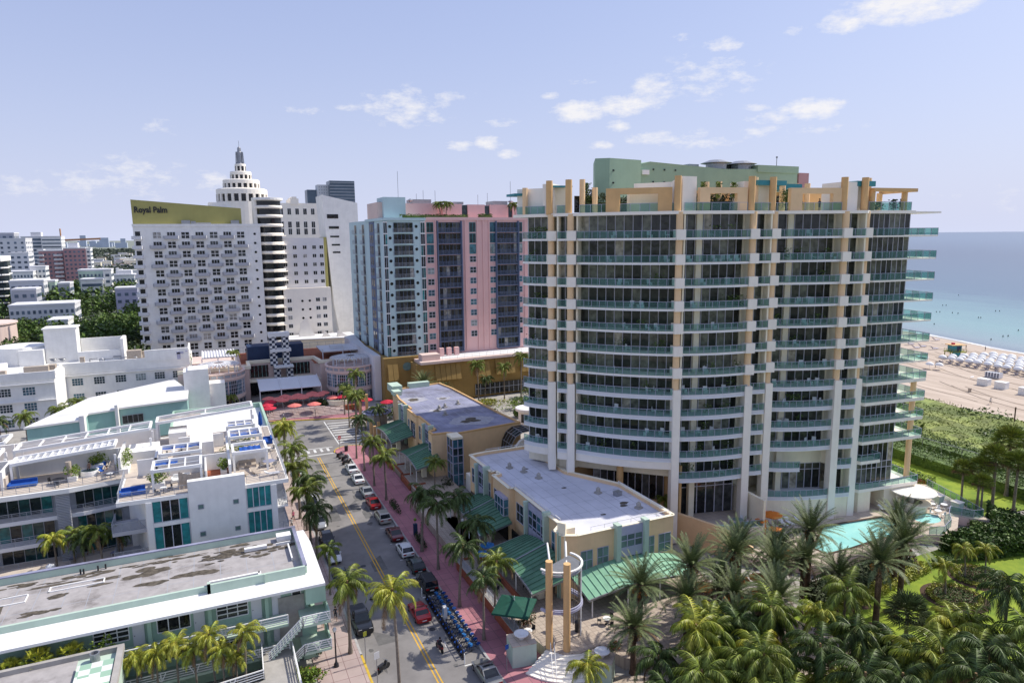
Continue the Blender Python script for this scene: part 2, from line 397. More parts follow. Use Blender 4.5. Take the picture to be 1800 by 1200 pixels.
# clouds: centre (azimuth from the north axis, elevation), half width, half height, density
def skydir(u, v):
 d = fw + rt * ((u - 900) / 1200) + up * ((600 - v) / 1200); d.normalize(); return atan2(d.x, d.y), math.asin(d.z)
CL = [((715, 188), .070, .026, .80), ((780, 170), .06, .008, .5), ((1015, 196), .040, .014, 1.25), ((1095, 186), .036, .014, 1.3), ((1150, 160), .030, .022, 1.0), ((1250, 132), .075, .030, .62), ((1270, 80), .030, .009, .9),
      ((1430, 192), .040, .013, 1.2), ((1360, 208), .04, .008, .8), ((1490, 40), .035, .012, 1.0), ((1600, 10), .080, .018, 1.35), ((1400, 52), .016, .007, .8), ((858, 252), .022, .010, 1.15), ((810, 256), .024, .007, 1.0), ((892, 271), .020, .006, 1.1),
      ((1060, 256), .022, .006, .95), ((1085, 222), .018, .008, 1.0), ((1170, 244), .080, .011, .75), ((1240, 250), .05, .01, .6), ((240, 310), .06, .03, .62), ((150, 320), .04, .018, .7), ((375, 318), .028, .014, .75), ((885, 215), .03, .006, .75),
      ((40, 315), .03, .012, .6), ((60, 330), .12, .016, .45), ((530, 196), .03, .006, .7), ((1350, 232), .06, .009, .6), ((970, 168), .016, .005, .9), ((1020, 145), .022, .004, .7), ((280, 220), .03, .012, .45), ((1320, 190), .03, .005, .7), ((1700, 350), .16, .02, .3),
      ((1200, 66), .02, .005, .7), ((620, 190), .03, .004, .55), ((1460, 225), .05, .006, .6)]
acc = None
for (u, v), hw, hh, dn in CL:
 a0, e0 = skydir(u, v)
 x = math_('DIVIDE', math_('SUBTRACT', az, a0), hw * 1.25); y = math_('DIVIDE', math_('SUBTRACT', el, e0), hh * 1.4)
 r = math_('ADD', math_('MULTIPLY', x, x), math_('MULTIPLY', y, y))
 m_ = math_('MULTIPLY', math_('SUBTRACT', 1.0, r, True), dn)
 acc = m_ if acc is None else math_('MAXIMUM', acc, m_)
f = math_('MULTIPLY', math_('SUBTRACT', nz.outputs['Fac'], math_('SUBTRACT', .64, math_('MULTIPLY', acc, .36))), 3.0, True)
f = math_('MULTIPLY', f, math_('MINIMUM', math_('MULTIPLY', acc, 2.2), 1.0), True)
# thin high haze near the horizon
hz = math_('POWER', math_('SUBTRACT', 1.0, math_('MULTIPLY', math_('ABSOLUTE', el), 1.8), True), 2.6)
mx = N.new('ShaderNodeMix'); mx.data_type = 'RGBA'; mx.inputs[7].default_value = (7.0, 7.0, 6.9, 1); L.new(math_('MULTIPLY', hz, .92), mx.inputs[0]); L.new(sky.outputs[0], mx.inputs[6])
mx0 = N.new('ShaderNodeMix'); mx0.data_type = 'RGBA'; mx0.inputs[0].default_value = .6; mx0.inputs[7].default_value = (3.1, 3.6, 5.9, 1)
L.new(mx.outputs[2], mx0.inputs[6])
mx2 = N.new('ShaderNodeMix'); mx2.data_type = 'RGBA'; mx2.inputs[7].default_value = (6.3, 6.2, 6.3, 1); L.new(math_('MULTIPLY', f, .9), mx2.inputs[0]); L.new(mx0.outputs[2], mx2.inputs[6])
L.new(mx2.outputs[2], bg.inputs['Color'])
sc.view_settings.view_transform = 'Standard'; sc.view_settings.look = 'None'; sc.view_settings.exposure = 0
sc.cycles.max_bounces = 6; sc.cycles.transparent_max_bounces = 12; sc.cycles.diffuse_bounces = 3
# ---------------------------------------------------------------- foliage helpers
def leaves(mb, n, fn, size, mi=0, rnd=random):
 "n little leaf-sized faces at points fn(); size in metres"
 for _ in range(n):
  p = Vector(fn()); s = size * rnd.uniform(.6, 1.3)
  a = Vector((rnd.gauss(0, 1), rnd.gauss(0, 1), rnd.gauss(0, .6))).normalized(); b = a.cross(Vector((rnd.gauss(0, 1), rnd.gauss(0, 1), rnd.gauss(0, 1)))).normalized()
  mb.face([p - a * s * .5, p + b * s * .28, p + a * s * .5, p - b * s * .28], mi)
def in_poly(x, y, P):
 c = False; j = len(P) - 1
 for i in range(len(P)):
  if (P[i][1] > y) != (P[j][1] > y) and x < (P[j][0] - P[i][0]) * (y - P[i][1]) / (P[j][1] - P[i][1]) + P[i][0]: c = not c
  j = i
 return c
def hedge(name, label, poly, z0, h, matn, n, size=.3, cat='hedge', group=None, lump=.35):
 "clipped or loose hedge: lumpy core with leaves all over it"
 mb = MB(); xs = [p[0] for p in poly]; ys = [p[1] for p in poly]
 ph = [random.uniform(0, 6) for _ in range(4)]
 def top(x, y): return h * (1 - lump * (.5 + .25 * sin(x * .9 + ph[0]) * sin(y * .8 + ph[1]) + .25 * sin(x * 2.3 + y * 1.7 + ph[2])))
 cx, cy = sum(xs) / len(xs), sum(ys) / len(ys)
 mb.prism([(cx + (x - cx) * .93, cy + (y - cy) * .93) for x, y in poly], z0 - .05, z0 + h * .55)
 tot = 0
 while tot < n:
  x, y = random.uniform(min(xs), max(xs)), random.uniform(min(ys), max(ys))
  if not in_poly(x, y, poly): continue
  tot += 1; t_ = top(x, y); zz = z0 + t_ * random.uniform(.72, 1.05)
  leaves(mb, 1, lambda: (x, y, zz), size)
 # sides
 m = len(poly); per = [hypot(poly[(i + 1) % m][0] - poly[i][0], poly[(i + 1) % m][1] - poly[i][1]) for i in range(m)]; S = sum(per)
 for i in range(m):
  a, b = poly[i], poly[(i + 1) % m]
  for _ in range(int(n * .6 * per[i] / S)):
   u = random.random(); x, y = a[0] + (b[0] - a[0]) * u + random.gauss(0, .12), a[1] + (b[1] - a[1]) * u + random.gauss(0, .12)
   zz = z0 + random.random() * top(x, y); leaves(mb, 1, lambda: (x, y, zz), size)
 o = mb.build(name, matn); return tag(o, label, cat, group)
def bush(name, label, c, rx, ry, h, matn, n, size=.28, cat='bush', group=None, z0=0, flowers=0):
 mb = MB(); blobs = [(random.uniform(-.5, .5) * rx, random.uniform(-.5, .5) * ry, random.uniform(.4, .75) * h, random.uniform(.4, .7)) for _ in range(7)]
 def fn():
  bx, by, bz, br = random.choice(blobs); v = Vector((random.gauss(0, 1), random.gauss(0, 1), random.gauss(0, 1))).normalized() * random.uniform(.75, 1.05)
  return (c[0] + bx + v.x * rx * br, c[1] + by + v.y * ry * br, z0 + max(.05, bz + v.z * h * .42))
 leaves(mb, n, fn, size)
 if flowers: leaves(mb, flowers, fn, size * .8, 1)
 o = mb.build(name, [matn, 'flower_red']); return tag(o, label, cat, group)
# ---------------------------------------------------------------- ground, roads, sea
S_ = struct
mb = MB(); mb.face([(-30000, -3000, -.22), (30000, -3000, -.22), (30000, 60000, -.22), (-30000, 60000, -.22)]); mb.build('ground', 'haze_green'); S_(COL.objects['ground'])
mb = MB(); mb.face([(-130, -60, -.2), (170, -60, -.2), (170, 330, -.2), (-130, 330, -.2)]); S_(mb.build('town_ground', 'concrete'))
mb = MB(); mb.face([(12.6, -40, -.15), (24.4, -40, -.15), (24.4, 141, -.15), (12.6, 141, -.15)]); S_(mb.build('road', 'asphalt'))
mb = MB(); mb.face([(-70, 141, -.15), (34, 141, -.15), (33, 165, -.15), (12, 171.5, -.15), (-70, 180, -.15)]); S_(mb.build('cross_road', 'asphalt'))
mb = MB()   # painted lines
for x in (18.55, 18.95): mb.face([(x - .07, -40, -.146), (x + .07, -40, -.146), (x + .07, 138.5, -.146), (x - .07, 138.5, -.146)])
S_(mb.build('yellow_centre_lines', 'road_yellow'))
mb = MB()
def stripe(x0, y0, x1, y1, w, z=-.146):
 d = hypot(x1 - x0, y1 - y0); nx, ny = (y1 - y0) / d * w / 2, -(x1 - x0) / d * w / 2
 mb.face([(x0 - nx, y0 - ny, z), (x0 + nx, y0 + ny, z), (x1 + nx, y1 + ny, z), (x1 - nx, y1 - ny, z)])
stripe(12.9, 140.2, 22.6, 140.2, .45); stripe(12.9, 145.2, 22.6, 144.6, .3)
for k in range(7): x = 13.3 + k * 1.35; stripe(x, 142, x, 144.2, .5)
for k in range(9): y = 147 + k * 2.1; stripe(24.6, y, 30.2, y - .8, .55)
stripe(24.2, 146, 24.2, 166, .25); stripe(30.6, 145, 30.6, 164, .25)
for y in (126.5, 119, 112, 105.5, 99, 93, 87.5, 82): stripe(22.0, y, 24.1, y, .12)
stripe(21.9, 61.6, 24.3, 61.6, .16); stripe(21.9, 76.6, 24.3, 76.6, .16); stripe(21.2, 65.5, 21.4, 66.6, .1)
S_(mb.build('white_road_markings', 'road_paint'))
mb = MB(); mb.box(24.65, 30.5, -40, 140.5, -.2, 0); mb.lathe([(0, .004), (3.2, .004), (3.2, -.2)], (25.6, 140.2), 18, smooth=False); S_(mb.build('east_sidewalk', 'pink_paver'))
mb = MB(); mb.box(7.6, 12.35, -40, 139, -.2, 0); S_(mb.build('west_sidewalk', 'pale_paver'))
mb = MB(); mb.prism([(10, 172.2), (33, 165.8), (37, 172), (37, 185), (10, 185)], -.2, .0); S_(mb.build('plaza_sidewalk', 'pink_paver'))
mb = MB(); mb.box(24.4, 24.65, -40, 138, -.2, .012); mb.box(12.35, 12.6, 68, 139, -.2, .012)
S_(mb.build('kerb', 'kerb'))
mb = MB(); mb.box(12.35, 12.6, -40, 67.8, -.2, .014)
for k in range(9):
 a = pi * .05 + k * pi / 10; mb.obox((25.6 - 3.3 * cos(a) * 1, 140.2 + 3.3 * sin(a)), 1.15, .25, -.2, .014, pi / 2 - a)
P = [(12.0, 171.9), (33.2, 165.6)]; mb.bar((P[0][0], P[0][1], -.08), (P[1][0], P[1][1], -.08), .28, .24)
S_(mb.build('yellow_kerb', 'kerb_yellow'))
# raised retail terrace beside the street
mb = MB(); mb.prism([(28.6, 61.2), (28.6, 104), (37, 104), (37, 66), (55, 66), (55, 50), (44, 49), (36.5, 54), (35.5, 57), (33, 56.7), (31.2, 57.3), (30.0, 58.9), (29.6, 61.2)], -.1, 1.2); mb.prism([(30.6, 106), (30.6, 150), (38, 150), (38, 106)], -.1, .9); S_(mb.build('terrace', 'beige_paver'))
mb = MB(); mb.box(30.5, 170, -40, 58, -.2, -.1)
mb.box(-130, 7.6, -40, 139, -.19, -.09); S_(mb.build('yard_ground', 'concrete'))
mb = MB(); mb.prism([(52, 20), (130, 20), (130, 61), (100, 58), (66, 57.5), (52, 50)], -.09, -.03); mb.prism([(104, 61.2), (122, 61.2), (123, 110), (106, 110)], -.09, -.028); S_(mb.build('lawn', 'lawn'))
mb = MB(); mb.prism([(33, 20), (56, 20), (62, 45), (58, 58), (38, 52), (30, 56)], -.095, -.024); S_(mb.build('garden_path', 'beige_paver'))
mb = MB(); mb.lathe([(0, .02), (1.5, .02), (1.6, -.05)], (65.9, 47.9), 20); mb.lathe([(0, .02), (1.2, .02), (1.3, -.05)], (69, 52.5), 20); mb.lathe([(0, .02), (3.6, .02), (3.7, -.05)], (80.6, 48.6), 26); mb.lathe([(0, .02), (3.6, .02), (3.7, -.05)], (88.2, 50.4), 26)
S_(mb.build('mulch_bed', 'soil'))
# beach and sea
def shore(y): return 268.5 + (y - 146) * .294
mb = MB()
xs = [-60, 20, 60, 90, 120, 150, 180, 210, 260, 330, 500, 900, 2000, 6000]
for i in range(len(xs) - 1):
 a, b = xs[i], xs[i + 1]
 for j in range(8):
  u0_, u1_ = j / 8, (j + 1) / 8
  def Q(y, u):
   x0 = 160 + (0 if y < 200 else (y - 200) * .29); x = x0 + (shore(y) + 1.5 - x0) * u; return (x, y, .1 * (1 - u) * 3 + .0 if u < .95 else -.12)
  mb.face([Q(a, u0_), Q(a, u1_), Q(b, u1_), Q(b, u0_)], 0, True)
m = bpy.data.materials.new('sand'); m.use_nodes = True; n_ = m.node_tree.nodes; l_ = m.node_tree.links; b_ = n_['Principled BSDF']; b_.inputs['Roughness'].default_value = .95
t_ = n_.new('ShaderNodeTexCoord'); mp = n_.new('ShaderNodeMapping'); mp.inputs['Rotation'].default_value = (0, 0, radians(-16)); mp.inputs['Scale'].default_value = (.5, .06, 1)
a_ = n_.new('ShaderNodeTexNoise'); a_.inputs['Scale'].default_value = .9; a_.inputs['Detail'].default_value = 9; a_.inputs['Roughness'].default_value = .7
r_ = n_.new('ShaderNodeValToRGB'); r_.color_ramp.elements[0].position = .32; r_.color_ramp.elements[1].position = .7; r_.color_ramp.elements[0].color = (.36, .285, .22, 1); r_.color_ramp.elements[1].color = (.56, .465, .38, 1)
l_.new(t_.outputs['Object'], mp.inputs[0]); l_.new(mp.outputs[0], a_.inputs['Vector']); l_.new(a_.outputs['Fac'], r_.inputs[0]); l_.new(r_.outputs[0], b_.inputs['Base Color']); MATS['sand'] = m
bp = n_.new('ShaderNodeBump'); bp.inputs['Strength'].default_value = .6; a2 = n_.new('ShaderNodeTexNoise'); a2.inputs['Scale'].default_value = 1.2; a2.inputs['Detail'].default_value = 6; l_.new(t_.outputs['Object'], a2.inputs['Vector']); l_.new(a2.outputs['Fac'], bp.inputs['Height']); l_.new(bp.outputs[0], b_.inputs['Normal'])
S_(mb.build('beach', 'sand'))
m = bpy.data.materials.new('sea'); m.use_nodes = True; n_ = m.node_tree.nodes; l_ = m.node_tree.links; b_ = n_['Principled BSDF']; b_.inputs['Roughness'].default_value = .28; b_.inputs['Specular IOR Level'].default_value = .35
t_ = n_.new('ShaderNodeTexCoord'); sp = n_.new('ShaderNodeSeparateXYZ'); l_.new(t_.outputs['Object'], sp.inputs[0])
def mm(op, a, b, cl=False):
 q = n_.new('ShaderNodeMath'); q.operation = op; q.use_clamp = cl
 for i, x in enumerate((a, b)):
  if isinstance(x, (int, float)): q.inputs[i].default_value = x
  else: l_.new(x, q.inputs[i])
 return q.outputs[0]
dist_ = mm('SUBTRACT', sp.outputs[0], mm('ADD', mm('MULTIPLY', sp.outputs[1], .294), 225.6))
mp = n_.new('ShaderNodeMapping'); mp.inputs['Rotation'].default_value = (0, 0, radians(-16)); mp.inputs['Scale'].default_value = (.05, .012, 1)
a_ = n_.new('ShaderNodeTexNoise'); a_.inputs['Scale'].default_value = 1; a_.inputs['Detail'].default_value = 8; a_.inputs['Roughness'].default_value = .6; l_.new(t_.outputs['Object'], mp.inputs[0]); l_.new(mp.outputs[0], a_.inputs['Vector'])
d2 = mm('MULTIPLY', dist_, mm('ADD', .55, mm('MULTIPLY', a_.outputs['Fac'], .9)))
lg = mm('DIVIDE', mm('LOGARITHM', mm('ADD', mm('MAXIMUM', d2, 0.0), 1.0), 2.718), 8.0)
r_ = n_.new('ShaderNodeValToRGB'); e = r_.color_ramp.elements; e[0].position = 0; e[0].color = (.42, .40, .34, 1); e[1].position = 1; e[1].color = (.075, .125, .20, 1)
for p_, c_ in ((.12, (.55, .56, .56, 1)), (.18, (.16, .20, .24, 1)), (.33, (.21, .28, .30, 1)), (.50, (.17, .31, .31, 1)), (.60, (.12, .23, .26, 1)), (.66, (.06, .12, .18, 1)), (.85, (.045, .08, .14, 1))):
 q = r_.color_ramp.elements.new(p_); q.color = c_
l_.new(lg, r_.inputs[0]); l_.new(r_.outputs[0], b_.inputs['Base Color'])
bp = n_.new('ShaderNodeBump'); bp.inputs['Strength'].default_value = .55; bp.inputs['Distance'].default_value = .4
mp2 = n_.new('ShaderNodeMapping'); mp2.inputs['Rotation'].default_value = (0, 0, radians(-20)); mp2.inputs['Scale'].default_value = (.35, .12, 1); a2 = n_.new('ShaderNodeTexNoise'); a2.inputs['Scale'].default_value = 1; a2.inputs['Detail'].default_value = 9; a2.inputs['Roughness'].default_value = .65
l_.new(t_.outputs['Object'], mp2.inputs[0]); l_.new(mp2.outputs[0], a2.inputs['Vector']); l_.new(a2.outputs['Fac'], bp.inputs['Height']); l_.new(bp.outputs[0], b_.inputs['Normal']); MATS['sea'] = m
mb = MB(); mb.face([(shore(-300), -300, -.05), (40000, -300, -.05), (40000, 60000, -.05), (shore(20000), 20000, -.05)]); S_(mb.build('sea_water', 'sea'))
mb = MB(); random.seed(3)
pts = [(shore(y) + .6 + 1.2 * sin(y * .11) + random.uniform(-.4, .4), y) for y in range(60, 420, 4)]
for i in range(len(pts) - 1):
 (x0, y0), (x1, y1) = pts[i], pts[i + 1]; wv = 1.4 + sin(i) * .5; mb.face([(x0, y0, -.02), (x0 + wv, y0, -.02), (x1 + wv, y1, -.02), (x1, y1, -.02)])
S_(mb.build('surf_foam', 'white_paint'))
# dune vegetation between the promenade and the beach: uneven ground cover
mb = MB(); DP = [(136, 40), (166, 40), (168, 90), (170, 106), (173, 130), (185, 200), (215, 300), (150, 300), (137, 110)]
def dz(x, y): return .5 + .8 * (.5 + .5 * sin(x * .31 + 1) * sin(y * .23)) + .5 * sin(x * .9 + y * .4) * .4
for i in range(22):
 for j in range(70):
  x0, y0 = 133 + i * 3, 36 + j * 3
  if in_poly(x0 + 1.5, y0 + 1.5, DP): mb.face([(x, y, dz(x, y)) for x, y in ((x0, y0), (x0 + 3, y0), (x0 + 3, y0 + 3), (x0, y0 + 3))], 0, True)
n = 0
while n < 16000:
 x, y = random.uniform(133, 190), random.uniform(60, 170)
 if not in_poly(x, y, DP): continue
 n += 1
 if sin(x * .35 + y * .11) * sin(y * .29 - x * .07) > .72: continue
 tall = max(0, sin(x * .22 + 2) * sin(y * .19 + x * .05)) * 1.5
 leaves(mb, 1, lambda: (x, y, dz(x, y) + random.uniform(0, .3 + tall)), .75 if tall > .4 else .45, 1 if tall > .5 else 0)
stuff(mb.build('dune_vegetation', ['leaf_dune', 'leaf_mid']), 'rough green dune scrub between the hedges and the beach', 'dune scrub')
# ---------------------------------------------------------------- the big seaside apartment tower
random.seed(11)
KZ = [46.7, 43.3, 39.95, 36.75, 33.6, 30.5, 27.35, 24.25, 21.15, 18.1, 15.05, 12.0, 8.9, 4.4]
TW = root('apartment_tower', 'large curved cream and peach apartment tower with green glass balconies, nearest the sea', 'apartment tower', (0, 0, 0))
def inward(a, b, d):
 dx, dy = b[0] - a[0], b[1] - a[1]; L_ = hypot(dx, dy); return (-dy / L_ * d, dx / L_ * d)
BAYS = [  # name, outer line (west to east), recess, first floor index, last floor index, pane width
 ('L', arc3((43.9, 93.4), (46.3, 89.5), .35, 5), 1.6, 1, 11, 1.25),
 ('s1', [(46.5, 87.3), (47.6, 86.2)], 1.5, 1, 11, .85),
 ('b1', arc3((48.7, 85.6), (58.7, 75.9), .75, 12), 2.3, 1, 11, 1.28),
 ('b2', arc3((59.9, 75.6), (69.7, 73.3), .5, 10), 2.4, 1, 12, 1.2),
 ('s2', arc3((70.3, 73.9), (73.0, 73.2), .1, 3), 1.7, 1, 12, 1.3),
 ('b3', arc3((74.6, 73.9), (84.0, 70.5), .45, 10), 2.5, 1, 11, 1.2),
 ('s3', arc3((84.6, 70.25), (87.2, 69.5), .1, 3), 1.8, 1, 13, 1.2)]
def chord_in(O, d):
 a, b = O[0], O[-1]; i = inward(a, b, d); return (a[0] + i[0], a[1] + i[1]), (b[0] + i[0], b[1] + i[1])
core_front = []
def balcony(O, I, z, th, rail=True, skip_posts=False, east=None):
 s = MB(); s.prism(list(O) + [I[1], I[0]], z, z + th)
 o = s.build('balcony', 'tower_white' if th < .4 else 'far_wall', TW)
 e = MB()   # thin bright lip under the slab edge
 for i in range(len(O) - 1): e.bar((O[i][0], O[i][1], z + .02), (O[i + 1][0], O[i + 1][1], z + .02), .16, .12)
 e.build('slab_edge', 'white_paint', o)
 if rail:
  g = MB(); m = MB(); rail_glass(g, m, O, z + th, 1.0)
  g.build('railing_glass', 'rail_glass', o); m.build('handrail', 'lilac_metal', o)
 return o
def furniture(O, I, z):
 "pale chairs, tables and plants on a balcony"
 n = random.choice([0, 1, 2, 2, 3])
 for _ in range(n):
  u = random.uniform(.1, .9); v = random.uniform(.25, .7)
  k = min(len(O) - 1, int(u * len(O))); q = (I[0][0] + (I[1][0] - I[0][0]) * u, I[0][1] + (I[1][1] - I[0][1]) * u)
  x, y = O[k][0] + (q[0] - O[k][0]) * v, O[k][1] + (q[1] - O[k][1]) * v; a = random.uniform(0, 3)
  mb = MB()
  if random.random() < .25:
   leaves(mb, 60, lambda: (x + random.gauss(0, .35), y + random.gauss(0, .35), z + random.uniform(.2, 1.7)), .3); tag(mb.build('balcony_plant', 'leaf_mid'), 'small leafy pot plant on a balcony of the curved tower', 'pot plant', 'pot plants on the tower balconies')
  else:
   mb.obox((x, y), .6, .6, z + .38, z + .46, a); mb.obox((x + .28 * cos(a), y + .28 * sin(a)), .07, .6, z + .4, z + .95, a)
   for dx in (-.25, .25): mb.obox((x + dx * cos(a), y + dx * sin(a)), .05, .5, z, z + .4, a)
   tag(mb.build('balcony_chair', 'white_paint'), 'pale chair on a balcony of the curved tower', 'chair', 'pale chairs on the tower balconies')
for nm, O, rec, k0, k1, pw in BAYS:
 I = chord_in(O, rec); core_front += [I[0], I[1]]
 for k in range(k0, k1 + 1):
  th = .24 if k < 8 else .55; z = KZ[k]
  o = balcony(O, I, z, th)
  zt = z + th; zc = KZ[k - 1]
  g = MB(); m = MB(); glaze(g, m, I[0], I[1], zt, zc, pw, .09); wnd = g.build('window_wall', 'glass_tower', TW); m.build('frame', 'mullion', wnd)
  if nm[0] in 'bL':
   furniture(O, I, zt); furniture(O, I, zt)
 # side return walls, full height
 zb = KZ[k1]; wl = MB()
 for a, q in ((O[0], I[0]), (O[-1], I[1]))[nm == 'L':]:
  dx, dy = q[0] - a[0], q[1] - a[1]; L_ = hypot(dx, dy); nx, ny = -dy / L_ * .12, dx / L_ * .12; a2 = (a[0] + dx * .12, a[1] + dy * .12)
  wl.prism([(a2[0] - nx, a2[1] - ny), (a2[0] + nx, a2[1] + ny), (q[0] + nx, q[1] + ny), (q[0] - nx, q[1] - ny)], zb, 46.7)
 if nm in ('b2', 'b3', 's2', 's3'):   # wide cream pier at the east side of the recess and one inside the glazing
  ux, uy = (I[1][0] - I[0][0]), (I[1][1] - I[0][1]); L_ = hypot(ux, uy); ux /= L_; uy /= L_; nx, ny = uy, -ux
  w0 = .35
  e0 = (I[1][0] - ux * w0, I[1][1] - uy * w0)
  wl.prism([(e0[0] + nx * .15, e0[1] + ny * .15), (I[1][0] + nx * .15, I[1][1] + ny * .15), (I[1][0] - nx * .4, I[1][1] - ny * .4), (e0[0] - nx * .4, e0[1] - ny * .4)], zb, 46.7)
  if nm[0] == 'b':
   e0 = (I[0][0] + ux * 2.55, I[0][1] + uy * 2.55); e1 = (e0[0] + ux * .85, e0[1] + uy * .85)
   wl.prism([(e0[0] + nx * .5, e0[1] + ny * .5), (e1[0] + nx * .5, e1[1] + ny * .5), (e1[0] - nx * .3, e1[1] - ny * .3), (e0[0] - nx * .3, e0[1] - ny * .3)], 2 if nm == 'b2' else 4.9, 46.7)
 wl.build('wall', 'plaster_cream', TW)
# thick fascia under the lowest slabs of the curved western bays
m = MB()
for nm, O, rec, k0, k1, pw in BAYS[:3]:
 I = chord_in(O, rec); m.prism([(p[0], p[1]) for p in O] + [I[1], I[0]], 10.9, 12.0)
m.build('fascia', 'tower_white', TW)
# pilasters
PIL = [((46.35, 88.35), 9.0), ((48.1, 85.75), 9.0), ((59.25, 75.55), 0.0), ((69.95, 73.15), 1.2), ((73.85, 73.2), 1.2), ((84.3, 70.15), 1.2), ((87.85, 69.65), 1.2)]
for (x, y), zb in PIL:
 p = MB(); p.obox((x, y + .45), 1.05, 1.5, zb, 22.5, radians(-20)); o = p.build('pilaster', 'tower_white', TW)
 c = MB(); c.tube([(x, y + .55, 22.5), (x, y + .55, 47)], .48, 10); c.build('column', 'peach_light', o)
 for k in range(1, 8): b = MB(); b.obox((x, y + .5), 1.25, 1.7, KZ[k] - .05, KZ[k] + 1.35, radians(-20)); b.build('collar', 'tower_white', o)
 t = MB(); t.tube([(x, y + 1.1, 47), (x, y + 1.1, 51.8)], .48, 10); t.build('roof_column', 'peach', o)
# eastern glass corner with long balconies towards the sea
EO = [(88.9, 70.9), (89.5, 69.6), (101.1, 68.35), (102.9, 77.5), (96, 81)]
EI = [(90.0, 71.6), (97.3, 70.3), (98.6, 82), (90.5, 83)]
for k in range(1, 14):
 th = .22 if k < 8 else .5; z = KZ[k]
 if k == 12: O = [(88.9, 71.2), (89.5, 69.6), (93.2, 69.2), (93.4, 71.0)]; s = MB(); s.prism(O, z, z + th)
 else: O = EO; s = MB(); s.prism(EO + [(91, 83)], z, z + th)
 o = s.build('balcony', 'tower_white', TW)
 g = MB(); m = MB(); rail_glass(g, m, O, z + th, 1.05, 1.3); g.build('railing_glass', 'rail_glass', o); m.build('handrail', 'lilac_metal', o)
for k in range(1, 14):
 if k == 12: continue
 z = KZ[k] + .25; zt = KZ[k - 1] if k < 13 else KZ[11]
 g = MB(); m = MB(); rows = (7.4, 8.4) if k == 13 else ()
 glaze(g, m, EI[0], EI[1], z, zt, .9, .08, rows); glaze(g, m, EI[1], EI[2], z, zt, 1.3, .08, rows); o = g.build('window_wall', 'glass_tower', TW); m.build('frame', 'mullion', o)
m = MB(); m.tube([(101.3, 70.4, 4.9), (101.3, 70.4, 21.2)], .42, 12); m.build('column', 'peach_light', TW)
# pale base walls under the eastern half, lower glazing
m = MB()
B3 = arc3((74.9, 73.6), (84.0, 70.3), .45, 10); m.prism(B3 + [(85, 74), (76, 77)], 1.2, 4.4); m.prism([(84.7, 70.35), (87.4, 69.6), (88, 74), (85, 74)], 1.2, 4.4)
m.prism([(89.4, 71.2), (89.7, 69.8), (92.0, 69.5), (92.3, 72.5), (94.9, 72.3), (94.8, 69.3), (101.2, 68.7), (102, 76), (90, 80)], 1.2, 4.4)
m.prism([(75, 77), (100, 75), (100, 84), (75, 84)], 1.2, 4.38)
m.build('base_wall', 'plaster_cream', TW)
m = MB(); m.box(92.4, 94.9, 72.2, 72.28, 1.3, 3.9); m.build('door', 'peach', TW)
O = B3; I = chord_in(O, 3.2); balcony(O, I, 4.4, .5)
g = MB(); m = MB(); glaze(g, m, I[0], I[1], 4.9, 12.0, 1.25, .1, (7.9, 8.9)); o = g.build('window_wall', 'glass_tower', TW); m.build('frame', 'mullion', o)
O2 = arc3((74.6, 73.9), (79.0, 71.6), .2, 5); I2 = chord_in(O2, 2.4); balcony(O2, I2, 8.9, .5)
# ground floor under the second bay and its raised terrace
O = BAYS[3][1]; I = chord_in(O, 3.0)
g = MB(); m = MB(); glaze(g, m, I[0], I[1], 2.7, 8.9, 1.35, .12, (6.9, 7.6)); o = g.build('window_wall', 'glass_dark', TW); m.build('frame', 'mullion', o)
T_ = MB(); T_.prism([(60.2, 76.4), (61.6, 72.4), (66.5, 70.2), (70.9, 70.2), (72.6, 77.5), (61, 79)], 0, 2.6); T_.build('terrace_floor', 'sand_tile', TW)
T_ = MB(); T_.prism([(71.1, 78), (70.5, 69.9), (70.9, 69.85), (71.6, 78)], 0, 6.4); T_.prism([(65.6, 71.0), (70.5, 69.9), (70.5, 69.6), (65.5, 70.7)], 0, 2.7); T_.build('terrace_wall', 'plaster_cream', TW)
T_ = MB(); T_.prism([(61.5, 72.6), (65.7, 70.6), (65.9, 70.9), (61.7, 72.9)], 0, 3.3); T_.build('terrace_wall', 'mint_pale', TW)
g = MB(); m = MB(); rail_glass(g, m, [(65.9, 70.85), (70.45, 69.75)], 2.7, .95, 1.1); o = g.build('railing_glass', 'rail_glass', TW); m.build('handrail', 'lilac_metal', o)
# hidden depth of the tower: core walls; unseen wing added for street shade
m = MB(); m.prism([(c[0] - .0, c[1] + .25) for c in core_front] + [(90.2, 72.2), (96.9, 70.8), (98.3, 82), (99, 98), (62, 104), (49.5, 99), (46.5, 94.5)], 9.0, 46.7)
m.prism([(64, 98), (98, 97), (98, 132), (68, 132)], 0, 46.0); m.prism([(61.5, 80), (97, 78), (97, 98), (58, 98)], 0, 9)
m.build('wall', 'plaster_cream', TW)  # core walls together with the added unseen wing
# podium soffit behind the open ground storey: peach walls, dark glass, round column
m = MB(); m.box(49.5, 61, 89.0, 89.4, 0, 10.8); m.box(61, 61.4, 76.8, 89.4, 0, 10.8); m.build('wall', 'peach', TW)
g = MB(); m = MB(); glaze(g, m, (52.8, 87.2), (60.8, 80.3), 4.6, 10.6, 1.1, .09); o = g.build('window_wall', 'glass_dark', TW); m.build('frame', 'mullion', o)
m = MB(); m.prism([(52.5, 86.6), (60.9, 79.6), (61.1, 79.9), (52.7, 86.9)], 0, 4.5); m.build('wall', 'peach_light', TW)
m = MB(); m.tube([(54.1, 81.9, 0), (54.1, 81.9, 11)], .5, 12); m.build('column', 'peach', TW)
m = MB(); m.prism([(47, 87), (49, 86.1), (58.9, 76.5), (61, 79.5), (50, 90)], 9.2, 9.6); m.build('floor_slab', 'tower_white', TW) if False else None
